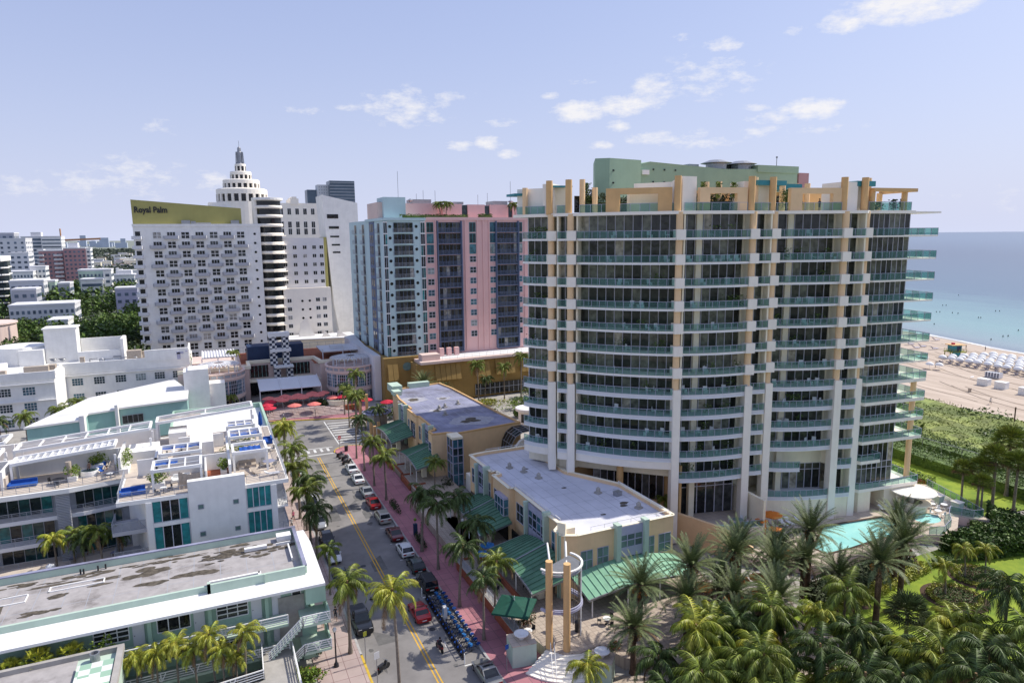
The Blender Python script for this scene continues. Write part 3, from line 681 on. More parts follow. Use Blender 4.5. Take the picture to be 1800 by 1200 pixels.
# roof terrace
R0 = [(42.9, 94.6)] + [p for nm, O, *_ in BAYS for p in O] + [(88.9, 70.2), (89.5, 69.5), (96.6, 68.9), (98.2, 78), (98, 98), (50, 100)]
m = MB(); m.prism(R0, 46.7, 47.12); m.build('roof_slab', 'tower_white', TW)
m = MB(); m.prism([(96.65, 68.95), (101.7, 68.5), (102.2, 75.5), (98, 77)], 46.75, 47.0); m.build('canopy', 'tower_white', TW)
g = MB(); m = MB(); rail_glass(g, m, [(43.3, 94.2), (46, 90.2)], 47.12, 1.15); rail_glass(g, m, [(46.9, 88.2), (48.6, 86.8)], 47.12, 1.15); rail_glass(g, m, [(49.3, 85.9), (51.6, 83.7), (59.6, 76.6)], 47.12, 1.15)
rail_glass(g, m, [(60.3, 76.5), (69.4, 74.3)], 47.12, 1.15); rail_glass(g, m, [(70.8, 74.6), (73.0, 74.1), (74.8, 74.3), (83.8, 71.1)], 47.12, 1.15); rail_glass(g, m, [(88.7, 70.6), (90.5, 70.0), (96.2, 69.4), (97.5, 76.5)], 47.12, 1.25)
o = g.build('railing_glass', 'rail_glass', TW); m.build('handrail', 'lilac_metal', o)
def portal(x0, x1, y0, y1, zt, cw, matn='peach_light'):
 "square portal frame running from (x0,y0) to (x1,y1)"
 p = MB(); d = hypot(x1 - x0, y1 - y0); a = atan2(y1 - y0, x1 - x0); ux, uy = cos(a), sin(a)
 for u in (cw / 2, d - cw / 2): p.obox((x0 + ux * u, y0 + uy * u), cw, .8, 47.12, zt - .8, a)
 p.obox(((x0 + x1) / 2, (y0 + y1) / 2), d, .8, zt - .8, zt, a); return p.build('roof_portal', matn, TW)
portal(51.9, 59.0, 83.0, 77.5, 50.35, 1.9, 'peach'); portal(62.6, 69.4, 76.4, 74.7, 50.3, 1.5); portal(76.3, 84.4, 73.6, 71.5, 50.3, 1.8)
m = MB(); m.prism([(59.3, 77.6), (59.9, 77.0), (62.0, 80.5), (58, 85), (57.7, 84.8), (61, 80.4)], 47.12, 51.3); m.prism([(60.2, 76.9), (62.6, 76.9), (62.6, 77.4), (60.6, 79)], 47.12, 51.8); m.prism([(69.4, 75.2), (70.3, 75.0), (71.2, 79), (70.3, 79)], 47.12, 51.2)
m.prism([(84.4, 71.6), (87.0, 71.2), (87.6, 76), (85.2, 76)], 47.12, 51.2); m.prism([(45.8, 90.5), (46.9, 89.4), (49.5, 92), (48.5, 93.2)], 47.12, 51.4); m.prism([(43.8, 95), (46.5, 91.5), (48, 93), (45, 97)], 47.12, 50.9)
m.build_each('roof_wall', 'tower_white', TW)
m = MB(); m.prism([(72.5, 75.6), (75.4, 75.2), (75.8, 78), (72.9, 78)], 47.12, 50.9); m.prism([(87.4, 72.2), (89.6, 72.0), (89.8, 75), (87.6, 75)], 47.12, 50.6); m.prism([(55.3, 82.2), (59.2, 79.6), (59.8, 81), (56, 84)], 47.12, 49.9); m.prism([(47.6, 90.4), (49.6, 88.7), (50.4, 90), (48.4, 92)], 47.12, 50.9)
m.build_each('roof_wall', 'plaster_cream', TW)
m = MB()
for x0, x1, y, z0, z1 in ((43.0, 45.4, 94.2, 49.9, 49.9), (46.9, 49.9, 89.3, 50.9, 50.8), (71.4, 76.4, 74.6, 50.7, 51.0), (86.8, 90.2, 71.2, 50.6, 51.0), (78.5, 83.0, 78, 50.4, 50.9)):
 m.prism([(x0, y), (x1, y - .3), (x1, y + 2.6), (x0, y + 3)], z0, z1 + .35)
m.build_each('roof_canopy', 'teal_paint', TW)
m = MB()
for x, y, h in ((44.3, 93.3, 51.0), (50.4, 87.0, 51.9), (71.6, 75.4, 51.8), (76.0, 76.6, 51.8), (89.3, 71.4, 51.8), (66.0, 79, 51.3), (68.3, 79, 51.4), (77.0, 80, 51.2), (80.0, 82, 51.2), (83.0, 79, 51.4), (85.5, 79, 51.5), (88.6, 76, 51.2), (78.4, 77, 50.9), (46, 96, 50.9), (63.6, 80, 50.8), (52.5, 87, 50.8)):
 m.tube([(x, y, 47.12), (x, y, h)], .42, 8)
m.build_each('roof_column', 'peach_light', TW)
m = MB(); m.bar((89.2, 70.5, 50.1), (97.4, 69.7, 50.1), .6, .5); m.bar((89.4, 70.7, 50.1), (90.4, 76.3, 50.1), .5, .5); m.bar((96.9, 69.9, 50.1), (97.8, 76, 50.1), .5, .5)
for x, y in ((95.6, 70.2), (89.5, 70.8), (97.2, 75.6)): m.tube([(x, y, 47.1), (x, y, 50)], .42, 8)
m.build('roof_pergola', 'peach', TW)
m = MB(); m.box(76, 92, 80, 88, 47.12, 50.2); m.box(63, 73, 83, 88, 47.12, 50.4); m.build_each('penthouse', 'peach', TW)
m = MB(); m.box(77, 84, 79.86, 79.98, 47.3, 49.6); m.box(64, 70, 82.86, 82.98, 47.3, 49.8); m.box(50.2, 54, 88.9, 89, 47.3, 49.7); m.build_each('penthouse_window', 'glass_dark', TW)
m = MB()   # big sage green plant screen
A_ = [(54.5, 90.3), (56.2, 89.0), (62.5, 90.0), (62.5, 97), (58.2, 97)]
m.prism(A_, 47.12, 55.3); 
vs = [(62.6, 90.6, 47.12), (95.1, 90.2, 47.12), (95.1, 97, 47.12), (62.6, 97, 47.12), (62.6, 90.6, 54.75), (64.5, 90.5, 55.2), (79.0, 90.4, 54.5), (95.1, 90.2, 54.95), (95.1, 97, 54.95), (62.6, 97, 55.1), (86.2, 90.3, 55.4), (86.2, 90.3, 54.4)]
m.raw(vs, [(0, 1, 7, 6, 5, 4), (1, 2, 8, 7), (2, 3, 9, 8), (3, 0, 4, 9), (4, 5, 6, 7, 8, 9)]); m.box(86.0, 95.2, 90.05, 96.9, 54.2, 55.35)
m.build('plant_screen', 'sage', TW)
m = MB()
for x in (56.8,): m.box(x, x + .25, 89.0, 89.12, 53.4, 53.65); m.box(x, x + .25, 89.0, 89.12, 51.6, 51.85)
for x in (65, 67.1, 69.2): m.box(x, x + .22, 90.35, 90.48, 53.9, 54.15)
for x in (65, 67.1): m.box(x, x + .22, 90.35, 90.48, 52, 52.25)
m.build_each('vent', 'dark_metal', TW)
m = MB(); m.box(62.9, 64.2, 90.2, 90.5, 53.2, 53.9); m.build('vent_hood', 'white_paint', TW)
m = MB(); m.box(95.3, 97.6, 90, 96, 47.2, 54.3); m.build_each('penthouse', 'far_pink', TW)
m = MB()
for x in (79.2, 84.6): m.lathe([(1.7, 54.6), (1.7, 55.5), (2.6, 55.6), (1.2, 56.1), (0, 56.1)], (x, 92.5), 12, smooth=False)
m.box(80, 89, 94, 96, 54.6, 55.9); m.box(74, 76, 93, 94.5, 54.4, 55.4); m.build_each('cooling_tower', 'grey_metal', TW)
m = MB(); m.tube([(92.0, 92, 55), (92.0, 92, 57.0)], .05, 5); m.lathe([(0, 57.2), (.2, 57), (0, 56.8)], (92.0, 92), 6); m.build('antenna', 'dark_metal', TW)
# hedges and shrubs on the roof terrace stand in planters: things of their own
def small_plant(name, label, c, z, h, r, matn='leaf_mid', n=350, cat='roof plant', size=.3, group=None):
 mb = MB()
 leaves(mb, n, lambda: (c[0] + random.gauss(0, r * .5), c[1] + random.gauss(0, r * .5), z + h * (.15 + .85 * random.random() ** .8)), size)
 mb.tube([(c[0], c[1], z - .02), (c[0], c[1], z + h * .5)], .06, 5, 1)
 return tag(mb.build(name, [matn, 'trunk_grey']), label, cat, group)
hedge('roof_hedge', 'long dark hedge below the sage green screen on the tower roof, west end', [(51.2, 87.6), (58.5, 84.8), (59.5, 86), (52, 89)], 47.12, 2.9, 'leaf_dark', 900, .3)
hedge('roof_hedge', 'dark hedge on the tower roof between the white fin wall and the second portal', [(62.6, 79), (70, 78), (70, 80), (62.6, 81)], 47.12, 2.8, 'leaf_dark', 900, .3)
small_plant('topiary_column', 'tall narrow ivy column beside the round column at the west corner of the tower roof', (51.8, 88.2), 47.1, 4.4, .45, 'leaf_mid', 500)
small_plant('topiary_column', 'leafy green column near the west end of the tower roof, behind a taller one', (53.2, 89.2), 47.1, 3.6, .45, 'leaf_dark', 400)
small_plant('roof_shrub', 'round dark potted tree on the tower roof, just right of a teal canopy', (78.2, 75.4), 47.1, 3.2, 1.1, 'leaf_mid', 650)
small_plant('roof_shrub', 'low bushy plants behind the glass rail under the roof pergola nearest the sea', (91.3, 71.4), 47.1, 1.3, 1.0, 'leaf_mid', 400)
small_plant('roof_shrub', 'small potted tree at the seaward end of the tower roof terrace', (94.5, 71), 47.1, 1.7, .5, 'leaf_dark', 250)
for i, (x, y) in enumerate(((64.4, 77.8), (66.7, 77.3), (69.0, 76.8))): small_plant('topiary_column', ['clipped green box plant standing above the left part of the second roof portal', 'clipped green box plant standing above the middle of the second roof portal', 'clipped green box plant standing above the right part of the second roof portal'][i], (x, y), 48.6 + 0 * i, 2.6, .35, 'leaf_bright', 260)
# ---------------------------------------------------------------- peach shopping buildings along the street
def railtop(mb, pts, z): rail_bars(mb, pts, z, .5, 2.0, 1, .05)
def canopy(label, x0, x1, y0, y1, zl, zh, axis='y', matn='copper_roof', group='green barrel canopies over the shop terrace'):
 "barrel-curved standing seam canopy; high side towards the building"
 t = root('barrel_canopy', label, 'canopy', (0, 0, 0), 0, group)
 r = MB(); fr = MB(); n = 10
 def Q(u, v):
  "u along length, v across from outer eave (0) to wall (1)"
  arch = sin(pi * (.08 + .9 * u)) ** .8
  z = zl + (zh - zl) * (.35 * v + .0) + arch * (zh - zl) * .65 * (0.6 + .4 * v)
  return (x0 + (x1 - x0) * v, y0 + (y1 - y0) * u, z) if axis == 'y' else (x0 + (x1 - x0) * u, y0 + (y1 - y0) * v, z)
 N_ = 18
 for i in range(N_):
  u0_, u1_ = i / N_, (i + 1) / N_
  for j in range(3): r.face([Q(u0_, j / 3), Q(u1_, j / 3), Q(u1_, (j + 1) / 3), Q(u0_, (j + 1) / 3)])
  a, b = Q(u0_, 0), Q(u0_, 1); fr.bar((a[0], a[1], a[2] + .04), (b[0], b[1], b[2] + .04), .07, .1, 1)
  a, b = Q(u0_, 0), Q(u1_, 0); fr.bar((a[0], a[1], a[2] - .05), (b[0], b[1], b[2] - .05), .16, .22, 0)
 a, b = Q(0, 0), Q(0, 1); fr.bar((a[0], a[1], a[2] - .1), (b[0], b[1], b[2] - .1), .14, .2); a, b = Q(1, 0), Q(1, 1); fr.bar((a[0], a[1], a[2] - .1), (b[0], b[1], b[2] - .1), .14, .2)
 a, b = Q(.5, 0), Q(.5, 1); fr.bar((a[0], a[1], a[2] + .07), (b[0], b[1], b[2] + .07), .16, .08, 0)
 r.build('roof_sheet', matn, t); fr.build('rib', ['grey_metal', matn], t)
 p = MB()
 for u in (.03, .35, .65, .97): q = Q(u, .02); p.tube([(q[0], q[1], 1.1), (q[0], q[1], q[2] - .1)], .08, 6)
 p.build_each('post', 'white_paint', t)
 c = MB()
 for u in (.2, .5, .8):
  q = Q(u, .45)
  if axis == 'y': c.box(q[0] - .4, q[0] + .4, q[1] - .4, q[1] + .4, 1.1, q[2] - .3)
 c.build_each('pier', 'plaster_cream', t)
 return t
def shop(label, x0, x1, y0, y1, h, roofmat, bays, south=True):
 t = root('shop_building', label, 'shop building')
 return t
# R2: the nearer building
R2 = root('shop_building', 'nearer peach two-storey shop building with a flat bluish roof at the street corner', 'shop building')
P = [(37.2, 99.8), (37.2, 91.0), (38.0, 90.9), (38.0, 89.6), (36.9, 89.5), (36.9, 83.5), (37.6, 83.4), (37.6, 69.8), (36.2, 68.5), (36.2, 67.0), (37.9, 66.2), (51.8, 66.2), (51.8, 78.4), (47.4, 86.4), (47.4, 100.2), (40.0, 100.2)]
m = MB(); m.prism(P, 0, 8.7); m.build('wall', 'peach_light', R2)
Pin = [(37.55, 99.5), (37.55, 91.2), (38.3, 91.1), (38.3, 89.4), (37.3, 89.2), (37.3, 83.8), (37.95, 83.7), (37.95, 69.7), (36.6, 68.3), (36.7, 67.2), (38.0, 66.55), (51.45, 66.55), (51.45, 78.3), (47.1, 86.2), (47.1, 99.9), (40.0, 99.9)]
m = MB(); m.prism(Pin, 8.69, 8.74); m.build('roof', 'roof_blue', R2)
m = MB(); n = len(P)
for i in range(n):
 a, b, c, d = P[i], P[(i + 1) % n], Pin[(i + 1) % n], Pin[i]; m.prism([a, b, c, d], 8.7, 9.15)
m.build('parapet', 'peach_light', R2)
m = MB()
for i in range(n): a, b = P[i], P[(i + 1) % n]; m.bar((a[0], a[1], 9.17), (b[0], b[1], 9.17), .5, .06)
m.build('parapet_cap', 'plaster_cream', R2)
def pylon(parent, x, y, w, z1=9.9, face='w'):
 "mint framed grey glass bay between two fins"
 if face == 'w':
  f_ = MB()
  for yy in (y, y + w): f_.box(x - .75, x + .2, yy - .2, yy + .2, 1.0, z1 - (.6 if yy > y else 0)); f_.box(x - .8, x + .25, yy - .26, yy + .26, z1 - .5 - (.6 if yy > y else 0), z1 - (.6 if yy > y else 0) + .02)
  f_.build_each('fin', 'mint_pale', parent)
  g = MB(); m = MB(); glaze(g, m, (x - .25, y + w - .35), (x - .25, y + .35), 1.2, z1 - 1.0, 1.3, .1, (3.4, 4.4, 6.0, 7.2)); b = g.build('window', 'glass_blue', parent); m.build('frame', 'lilac_metal', b)
  m = MB(); m.box(x - .3, x + .3, y + .3, y + w - .3, z1 - 1.6, z1 - .7); m.box(x - .33, x, y + .3, y + w - .3, 4.5, 5.6); m.build_each('panel', 'lilac_metal', parent)
 else:
  f_ = MB()
  for xx in (x, x + w): f_.box(xx - .3, xx + .3, y - .75, y + .2, 1.0, z1); f_.box(xx - .34, xx + .34, y - .8, y + .25, z1 - .02, z1 + .15)
  f_.build_each('fin', 'mint_pale', parent)
  g = MB(); m = MB(); glaze(g, m, (x + .35, y - .25), (x + w - .35, y - .25), 1.2, z1 - 1.1, 1.3, .1, (3.4, 4.4, 5.3, 6.4, 7.3)); b = g.build('window', 'glass_green_pale', parent); m.build('frame', 'lilac_metal', b)
  m = MB(); m.box(x + .3, x + w - .3, y - .3, y + .2, z1 - 1.5, z1 - .4); m.box(x + .3, x + w - .3, y - .33, y - .1, 5.3, 6.4); m.build_each('panel', 'lilac_metal', parent)
pylon(R2, 37.2, 92.2, 3.6, 9.6); pylon(R2, 37.6, 73.0, 5.6, 9.6); pylon(R2, 43.3, 66.2, 4.0, 9.5, 's')
for y0, y1, z0, z1, c, r in ((98.9, 96.9, 5.0, 7.4, 2, 2), (96.5, 96.0, 5.0, 7.4, 1, 2), (91.8, 91.2, 4.8, 7.2, 1, 2)): win(R2, (37.2, y0), (37.2, y1), z0, z1, c, r, 'glass_blue')
for y0, y1, z0, z1, c, r in ((89.0, 88.0, 4.8, 7.4, 1, 2),): win(R2, (36.9, y0), (36.9, y1), z0, z1, c, r, 'glass_blue')
m = MB(); m.box(36.2, 37, 84.0, 87.2, 4.6, 7.6); b = m.build('bay_window', 'lilac_metal', R2); win(b, (36.2, 87.1), (36.2, 84.1), 5.0, 7.4, 3, 2, 'glass_blue'); win(b, (36.2, 84.0), (36.9, 84.0), 5.0, 7.4, 1, 2, 'glass_blue')
for y0, y1 in ((82.6, 80.4), (79.8, 79.2)): win(R2, (37.6, y0), (37.6, y1), 4.8, 7.4, 2, 2, 'glass_blue')
for y0, y1 in ((72.0, 71.2), ): win(R2, (37.6, y0), (37.6, y1), 4.6, 7.5, 1, 2, 'glass_blue')
win(R2, (37.55, 69.75), (36.75, 69.05), 4.5, 7.4, 1, 3, 'glass_blue')
for x0, x1 in ((38.4, 40.0), (40.7, 42.2), (47.6, 48.9), (49.6, 51.4)): win(R2, (x0, 66.2), (x1, 66.2), 4.6, 7.0, 2, 2, 'glass_green_pale', 'lilac_metal')
m = MB()   # ground-floor shopfronts deep under the canopies
for y0, y1 in ((98.5, 84), (82.5, 70.5)): m.box(36.7, 36.85, y1, y0, 1.2, 3.6)
m.box(38.6, 51, 66.02, 66.12, 1.2, 3.6); m.build_each('shopfront', 'glass_dark', R2)
m = MB(); m.prism([(36.0, 67.6), (36.6, 66.7), (36.9, 67.0), (36.3, 67.9)], 1, 10.6); m.prism([(36.2, 67.9), (36.5, 67.6), (37.4, 68.4), (37.1, 68.7)], 1, 9.6); m.build('corner_fin', 'plaster_cream', R2)
m = MB()
for d in (0, .25): m.tube([(35.95 + d * .7, 67.35 - d, 1.2), (35.95 + d * .7, 67.35 - d, 9.4 - d)], .1, 6)
m.build_each('corner_pipe', 'mint', R2)
m = MB(); m.box(37.0, 38.2, 67.2, 68.0, 8.7, 9.7); m.build_each('roof_box', 'plaster_cream', R2)
m = MB(); railtop(m, [(40, 66.6), (51.4, 66.6), (51.4, 78.2)], 9.15); railtop(m, [(37.8, 70.2), (37.8, 83.5)], 9.15); railtop(m, [(40, 99.9), (46.8, 99.9)], 9.15); m.build('roof_rail', 'white_paint', R2)
def roof_vent(parent, x, y, z, r=.55, kind=0):
 m = MB()
 if kind == 0: m.obox((x, y), r * 2, r * 2, z, z + .25, .3); m.lathe([(r * .75, z + .2), (r * .8, z + .7), (r * .2, z + .95), (0, z + .95)], (x, y), 8, smooth=False)
 else: m.obox((x, y), r * 2.4, r * 1.9, z, z + .5, .2); m.obox((x, y), r * 2.6, r * 2.1, z + .5, z + .62, .2)
 m.build_each('roof_vent', 'grey_metal' if kind else 'concrete', parent)
for x, y, k in ((40.8, 92.2, 0), (42.8, 86.2, 0), (47.6, 77.4, 0), (49.6, 75.6, 1), (49.6, 70.6, 0), (42.0, 89.6, 0)): roof_vent(R2, x, y, 8.74, .4, k)
m = MB()
def blot(mb, x, y, z, rx, ry, n=14, a=0):
 P_ = [((rx * (.75 + .45 * random.random())) * cos(2 * pi * k / n), (ry * (.75 + .45 * random.random())) * sin(2 * pi * k / n)) for k in range(n)]
 mb.face([(x + p[0] * cos(a) - p[1] * sin(a), y + p[0] * sin(a) + p[1] * cos(a), z) for p in P_])
for x, y, r in ((44.4, 81.3, .4), (44.4, 70.9, .4), (48.9, 73.0, .7), (48.3, 72.2, .6), (43.0, 90.8, .35)): blot(m, x, y, 8.75, r, r * .6)
m.build('roof_stain_and_shade', 'stain_and_shade', R2)
def seams(x0, x1, y0, y1, st, z, parent, w_=.07):
 m = MB(); x = x0
 while x < x1: m.face([(x, y0, z), (x + w_, y0, z), (x + w_ * 1.3, y1, z), (x, y1, z)]); x += st * random.uniform(.85, 1.15)
 y = y0 + st
 while y < y1: u = random.uniform(0, .5); m.face([(x0 + (x1 - x0) * u, y, z + .0007), (x1, y, z + .0007), (x1, y + w_, z + .0007), (x0 + (x1 - x0) * u, y + w_, z + .0007)]); y += st * random.uniform(1.2, 2.4)
 m.build('roof_seam', 'rail_grey', parent)
seams(38.4, 46.8, 71, 99, 1.5, 8.7485, R2, .05); seams(47.2, 51.2, 67, 78, 1.5, 8.7485, R2, .05)
# R1: the farther building
R1 = root('shop_building', 'farther peach two-storey shop building with a stained slate blue roof and glass stair bay', 'shop building')
P = [(37.2, 144), (37.2, 134.5), (36.4, 134.4), (36.4, 129.5), (36.4, 128.2), (36.9, 128), (36.9, 117.0), (35.5, 116.9), (35.5, 114.6), (38.0, 114.4), (39.6, 113.2), (47.8, 114.3), (53.3, 115.0), (52.6, 122.6), (51.5, 149.5), (50.6, 156), (38.4, 154)]
Pc = [(p[0] + (.35 if p[0] < 42 else -.35 if p[0] > 50 else 0), p[1] + (.35 if p[1] < 125 else -.35 if p[1] > 140 else 0)) for p in P]
m = MB(); m.prism(P, 0, 8.6); m.build('wall', 'peach_light', R1)
m = MB(); m.prism(Pc, 8.59, 8.64); m.build('roof', 'roof_slate', R1)
m = MB(); n = len(P)
for i in range(n): a, b, c, d = P[i], P[(i + 1) % n], Pc[(i + 1) % n], Pc[i]; m.prism([a, b, c, d], 8.6, 8.95)
m.build('parapet', 'peach', R1)
pylon(R1, 36.9, 118.8, 4.0, 9.3); pylon(R1, 36.9, 136.2, 4.0, 9.3)
m = MB(); m.box(37.9, 39.9, 110.4, 113.6, 8.6, 9.0); m.build_each('roof_box', 'plaster_cream', R1)
g = MB(); m = MB(); glaze(g, m, (38.0, 113.4), (38.0, 110.6), 0, 8.5, 1.4, .12, (2.1, 4.2, 5.6, 7)); glaze(g, m, (38.0, 110.6), (39.9, 110.6), 0, 8.5, .95, .12, (2.1, 4.2, 5.6, 7)); glaze(g, m, (39.9, 110.6), (39.9, 113.4), 0, 8.5, 1.4, .12, (4.2, 5.6, 7))
o = g.build('stair_window', 'glass_blue', R1); m.build('frame', 'lilac_metal', o)
for y0, y1, x in ((133.6, 132.6, 36.4), (131.6, 129.9, 36.4), (127.6, 126.4, 36.9), (116.6, 115.2, 35.5), (143.4, 142.2, 37.2), (125.6, 124.6, 36.9)): win(R1, (x, y0), (x, y1), 4.4, 7.1, 2 if y0 - y1 > 1.5 else 1, 2, 'glass_blue')
m = MB(); m.box(36.4, 36.9, 128.6, 131.6, 4.0, 7.3); b = m.build('bay_window', 'lilac_metal', R1); win(b, (36.4, 131.5), (36.4, 128.7), 4.4, 7.1, 2, 2, 'glass_blue')
m = MB(); m.box(36.7, 36.85, 117.5, 144, .9, 3.4); m.build_each('shopfront', 'glass_dark', R1)
m = MB(); m.box(37.6, 40, 151, 155.6, 8.6, 10.2); m.box(37.2, 39, 148, 150.6, 8.6, 9.6); m.box(42.5, 47.5, 154.2, 155.8, 8.6, 9.8); m.build_each('roof_box', 'mint_pale', R1)
for x, y in ((42.6, 132), (44.2, 133), (47.6, 134.5), (42.2, 127)): roof_vent(R1, x, y, 8.64, .4, 0)
m = MB(); m2 = MB(); 
for x, y, r in ((45.6, 121.2, 2.2), (41.8, 131.2, 1.0), (40.0, 142.6, 1.6), (46.5, 141, .9)):
 for q in range(5): blot(m, x + random.gauss(0, r * .35), y + random.gauss(0, r * .35), 8.655 + q * .001, r * .55, r * .4)
 blot(m2, x, y, 8.65, r * 1.9, r * 1.7, 18)
seams(38.3, 50.2, 118, 148, 1.6, 8.648, R1); m.build('roof_stain_and_shade', 'stain_and_shade', R1); m2.build('dried_puddle', 'stain_pale', R1)
# arched glass entrance pavilion between the shops and the tower
G_ = root('glass_pavilion', 'barrel-shaped glass entrance pavilion with white curved side wall, behind the farther shop building', 'pavilion')
prof = [(48.9 - .0, 0), (48.9, 4.5), (49.2, 6.2), (50.1, 7.6), (51.4, 8.3), (53.2, 8.4), (54.5, 8.0)]
prof = [(p[0] + 0.0, p[1]) for p in prof]
g = MB(); m = MB()
for i in range(len(prof) - 1):
 for j in range(4):
  a, b = prof[i], prof[i + 1]; y0 = 110.2 + j * 1.1; g.face([(a[0], y0 + 1.1, a[1]), (a[0], y0, a[1]), (b[0], y0, b[1]), (b[0], y0 + 1.1, b[1])])
 for j in range(5): y0 = 110.2 + j * 1.1; m.bar((prof[i][0], y0, prof[i][1]), (prof[i + 1][0], y0, prof[i + 1][1]), .12)
for p in prof: m.bar((p[0], 110.2, p[1]), (p[0], 114.6, p[1]), .12)
o = g.build('glass', 'glass_dark', G_); m.build('frame', 'grey_metal', o)
m = MB()
wp = [(49.3, 0), (49.3, 4.4), (49.7, 5.9), (50.7, 7.0), (52.2, 7.5), (54.6, 7.5), (54.6, 0)]
vs = [(x, 109.4, z) for x, z in wp] + [(x, 110.1, z) for x, z in wp]; k = len(wp)
m.raw(vs, [tuple(range(k)), tuple(range(2 * k - 1, k - 1, -1))] + [(i, (i + 1) % k, k + (i + 1) % k, k + i) for i in range(k)]); m.build('side_wall', 'tower_white', G_)
# canopies
canopy('long green barrel canopy before the nearer shops, behind the one at the corner', 32.0, 36.8, 82.5, 95.6, 3.1, 5.6)
canopy('green barrel canopy nearest the twin columns on the street side of the corner shop', 31.7, 36.9, 65.6, 79.0, 3.1, 5.7)
canopy('large pale sunlit green canopy on the garden side of the corner shop', 37.0, 52.0, 61.8, 66.0, 3.1, 5.2, 'x', 'copper_roof_sunlit')
canopy('green barrel canopy on the farther shop building beside the glass stair bay', 31.8, 36.4, 112.5, 124.5, 3.1, 5.6)
canopy('farthest green barrel canopy of the street row, by the junction', 31.8, 36.4, 130.0, 143.5, 3.1, 5.6)
# corner entrance: twin columns, half-round canopy rings
E_ = root('entrance_frame', 'twin tall orange columns with half-round white canopy rings at the shop corner', 'entrance canopy')
m = MB(); m.tube([(30.4, 58.9, 1.2), (30.4, 58.9, 10.85)], .38, 14); m.build('column', 'peach', E_)
m = MB(); m.tube([(31.8, 57.6, 1.2), (31.8, 57.6, 10.85)], .38, 14); m.build('column', 'peach', E_)
def ring(z, r, w_, h_, matn, a0=-2.75, a1=.2, c=(32.5, 60.7), fill=False):
 m = MB(); n_ = 18
 for i in range(n_):
  a, b = a0 + (a1 - a0) * i / n_, a0 + (a1 - a0) * (i + 1) / n_; m.bar((c[0] + r * cos(a), c[1] + r * sin(a), z), (c[0] + r * cos(b), c[1] + r * sin(b), z), w_, h_)
 if fill: m.prism([(c[0] + (r - .3) * cos(a0 + (a1 - a0) * i / n_), c[1] + (r - .3) * sin(a0 + (a1 - a0) * i / n_)) for i in range(n_ + 1)], z - .25, z - .15, 1)
 return m.build('ring', [matn, 'grey_metal'], E_)
ring(9.5, 2.5, .22, .16, 'plaster_white', -2.9, .55, fill=True); ring(9.05, 2.35, .16, .22, 'rail_grey', -2.9, .55); ring(5.0, 2.5, .24, .26, 'lilac_metal', -2.9, .5); ring(5.3, 2.5, .12, .12, 'lilac_metal', -2.5, .5)
m = MB()
for p, q in (((30.8, 59.3), (34.3, 66.9)), ((32.0, 58.0), (36.4, 66.3))): m.tube([(p[0], p[1], 9.6), (q[0], q[1], 8.6)], .12, 6); 
m.tube([(34.5, 59.4, 1.2), (34.5, 59.4, 9.4)], .08, 6); m.build('brace', 'white_paint', E_)
m = MB()
for a in range(9): an = -.9 + a * .17; m.bar((32.5 + 2.3 * cos(an), 60.7 + 2.3 * sin(an), 1.3), (32.5 + 2.3 * cos(an), 60.7 + 2.3 * sin(an), 9.2), .05)
for z in (2.2, 3.4, 4.4, 6.3, 7.2, 8.2): 
 for a in range(8): an = -.9 + a * .17; m.bar((32.5 + 2.3 * cos(an), 60.7 + 2.3 * sin(an), z), (32.5 + 2.3 * cos(an + .17), 60.7 + 2.3 * sin(an + .17), z), .04)
m.build('mesh_screen', 'trunk_grey', E_)
# round steps, railing, planters, terrace walls and rail
m = MB()
for k in range(8): r = 6.6 - k * .5; m.lathe([(0, .148 * (k + 1)), (r, .148 * (k + 1)), (r, .148 * k - .05)], (33.0, 60.2), 28, smooth=False, a0=-2.72, a1=-1.2)
t = tag(m.build('curved_steps', 'tower_white'), 'fan of curved pale stone steps at the street corner', 'steps')
m = MB()
for d in (0, .35):
 p = (30.2 + d, 58.2 - d * .4, 2.2); q = (28.6 + d, 54.6 - d * .4, .95); m.tube([p, q], .035, 5)
 for u in (0, .33, .66, 1): x = p[0] + (q[0] - p[0]) * u; y = p[1] + (q[1] - p[1]) * u; zz = p[2] + (q[2] - p[2]) * u; m.tube([(x, y, zz - 1.0), (x, y, zz)], .03, 5)
tag(m.build('stair_handrail', 'white_paint'), 'white double handrail running down the curved corner steps', 'handrail')
def planter(label, cx, cy, a, w_, d_, bowl=True):
 t = root('stone_planter', label, 'planter')
 m = MB(); m.obox((cx, cy), w_, d_, 0, 2.35, a); m.build('pedestal', 'mint_pale', t); m = MB(); m.obox((cx, cy), w_ + .08, d_ + .08, 2.35, 2.42, a); m.build('coping', 'sand_tile', t)
 m = MB(); m.lathe([(.25, 2.42), (.3, 2.55), (.75, 2.95), (.8, 3.05), (.7, 3.05), (0, 2.85)], (cx, cy), 20); m.build('bowl', 'white_paint', t)
planter('pale green block with a white bowl at the street side of the curved steps', 27.6, 59.8, -.15, 2.6, 2.3); planter('pale green block with a white bowl at the garden side of the curved steps', 33.6, 53.6, -.75, 2.3, 1.9)
t = root('terrace_wall', 'low orange brick wall with grey rail along the nearer shop terrace', 'low wall')
m = MB(); m.box(28.1, 28.5, 61.8, 81.5, 0, 1.35); m.box(28.5, 30.3, 81.1, 81.5, 0, 1.35); m.build('brick_base', 'brick_red', t)
m = MB(); m.box(28.0, 28.6, 61.7, 81.6, 1.35, 1.43); m.build('coping', 'concrete', t)
m = MB(); rail_bars(m, [(28.3, 62), (28.3, 81.3)], 1.43, .9, 1.2, 5, .05); m.build('rail', 'rail_grey', t)
t = root('terrace_wall', 'low stepped orange planter wall along the farther shops', 'low wall')
m = MB()
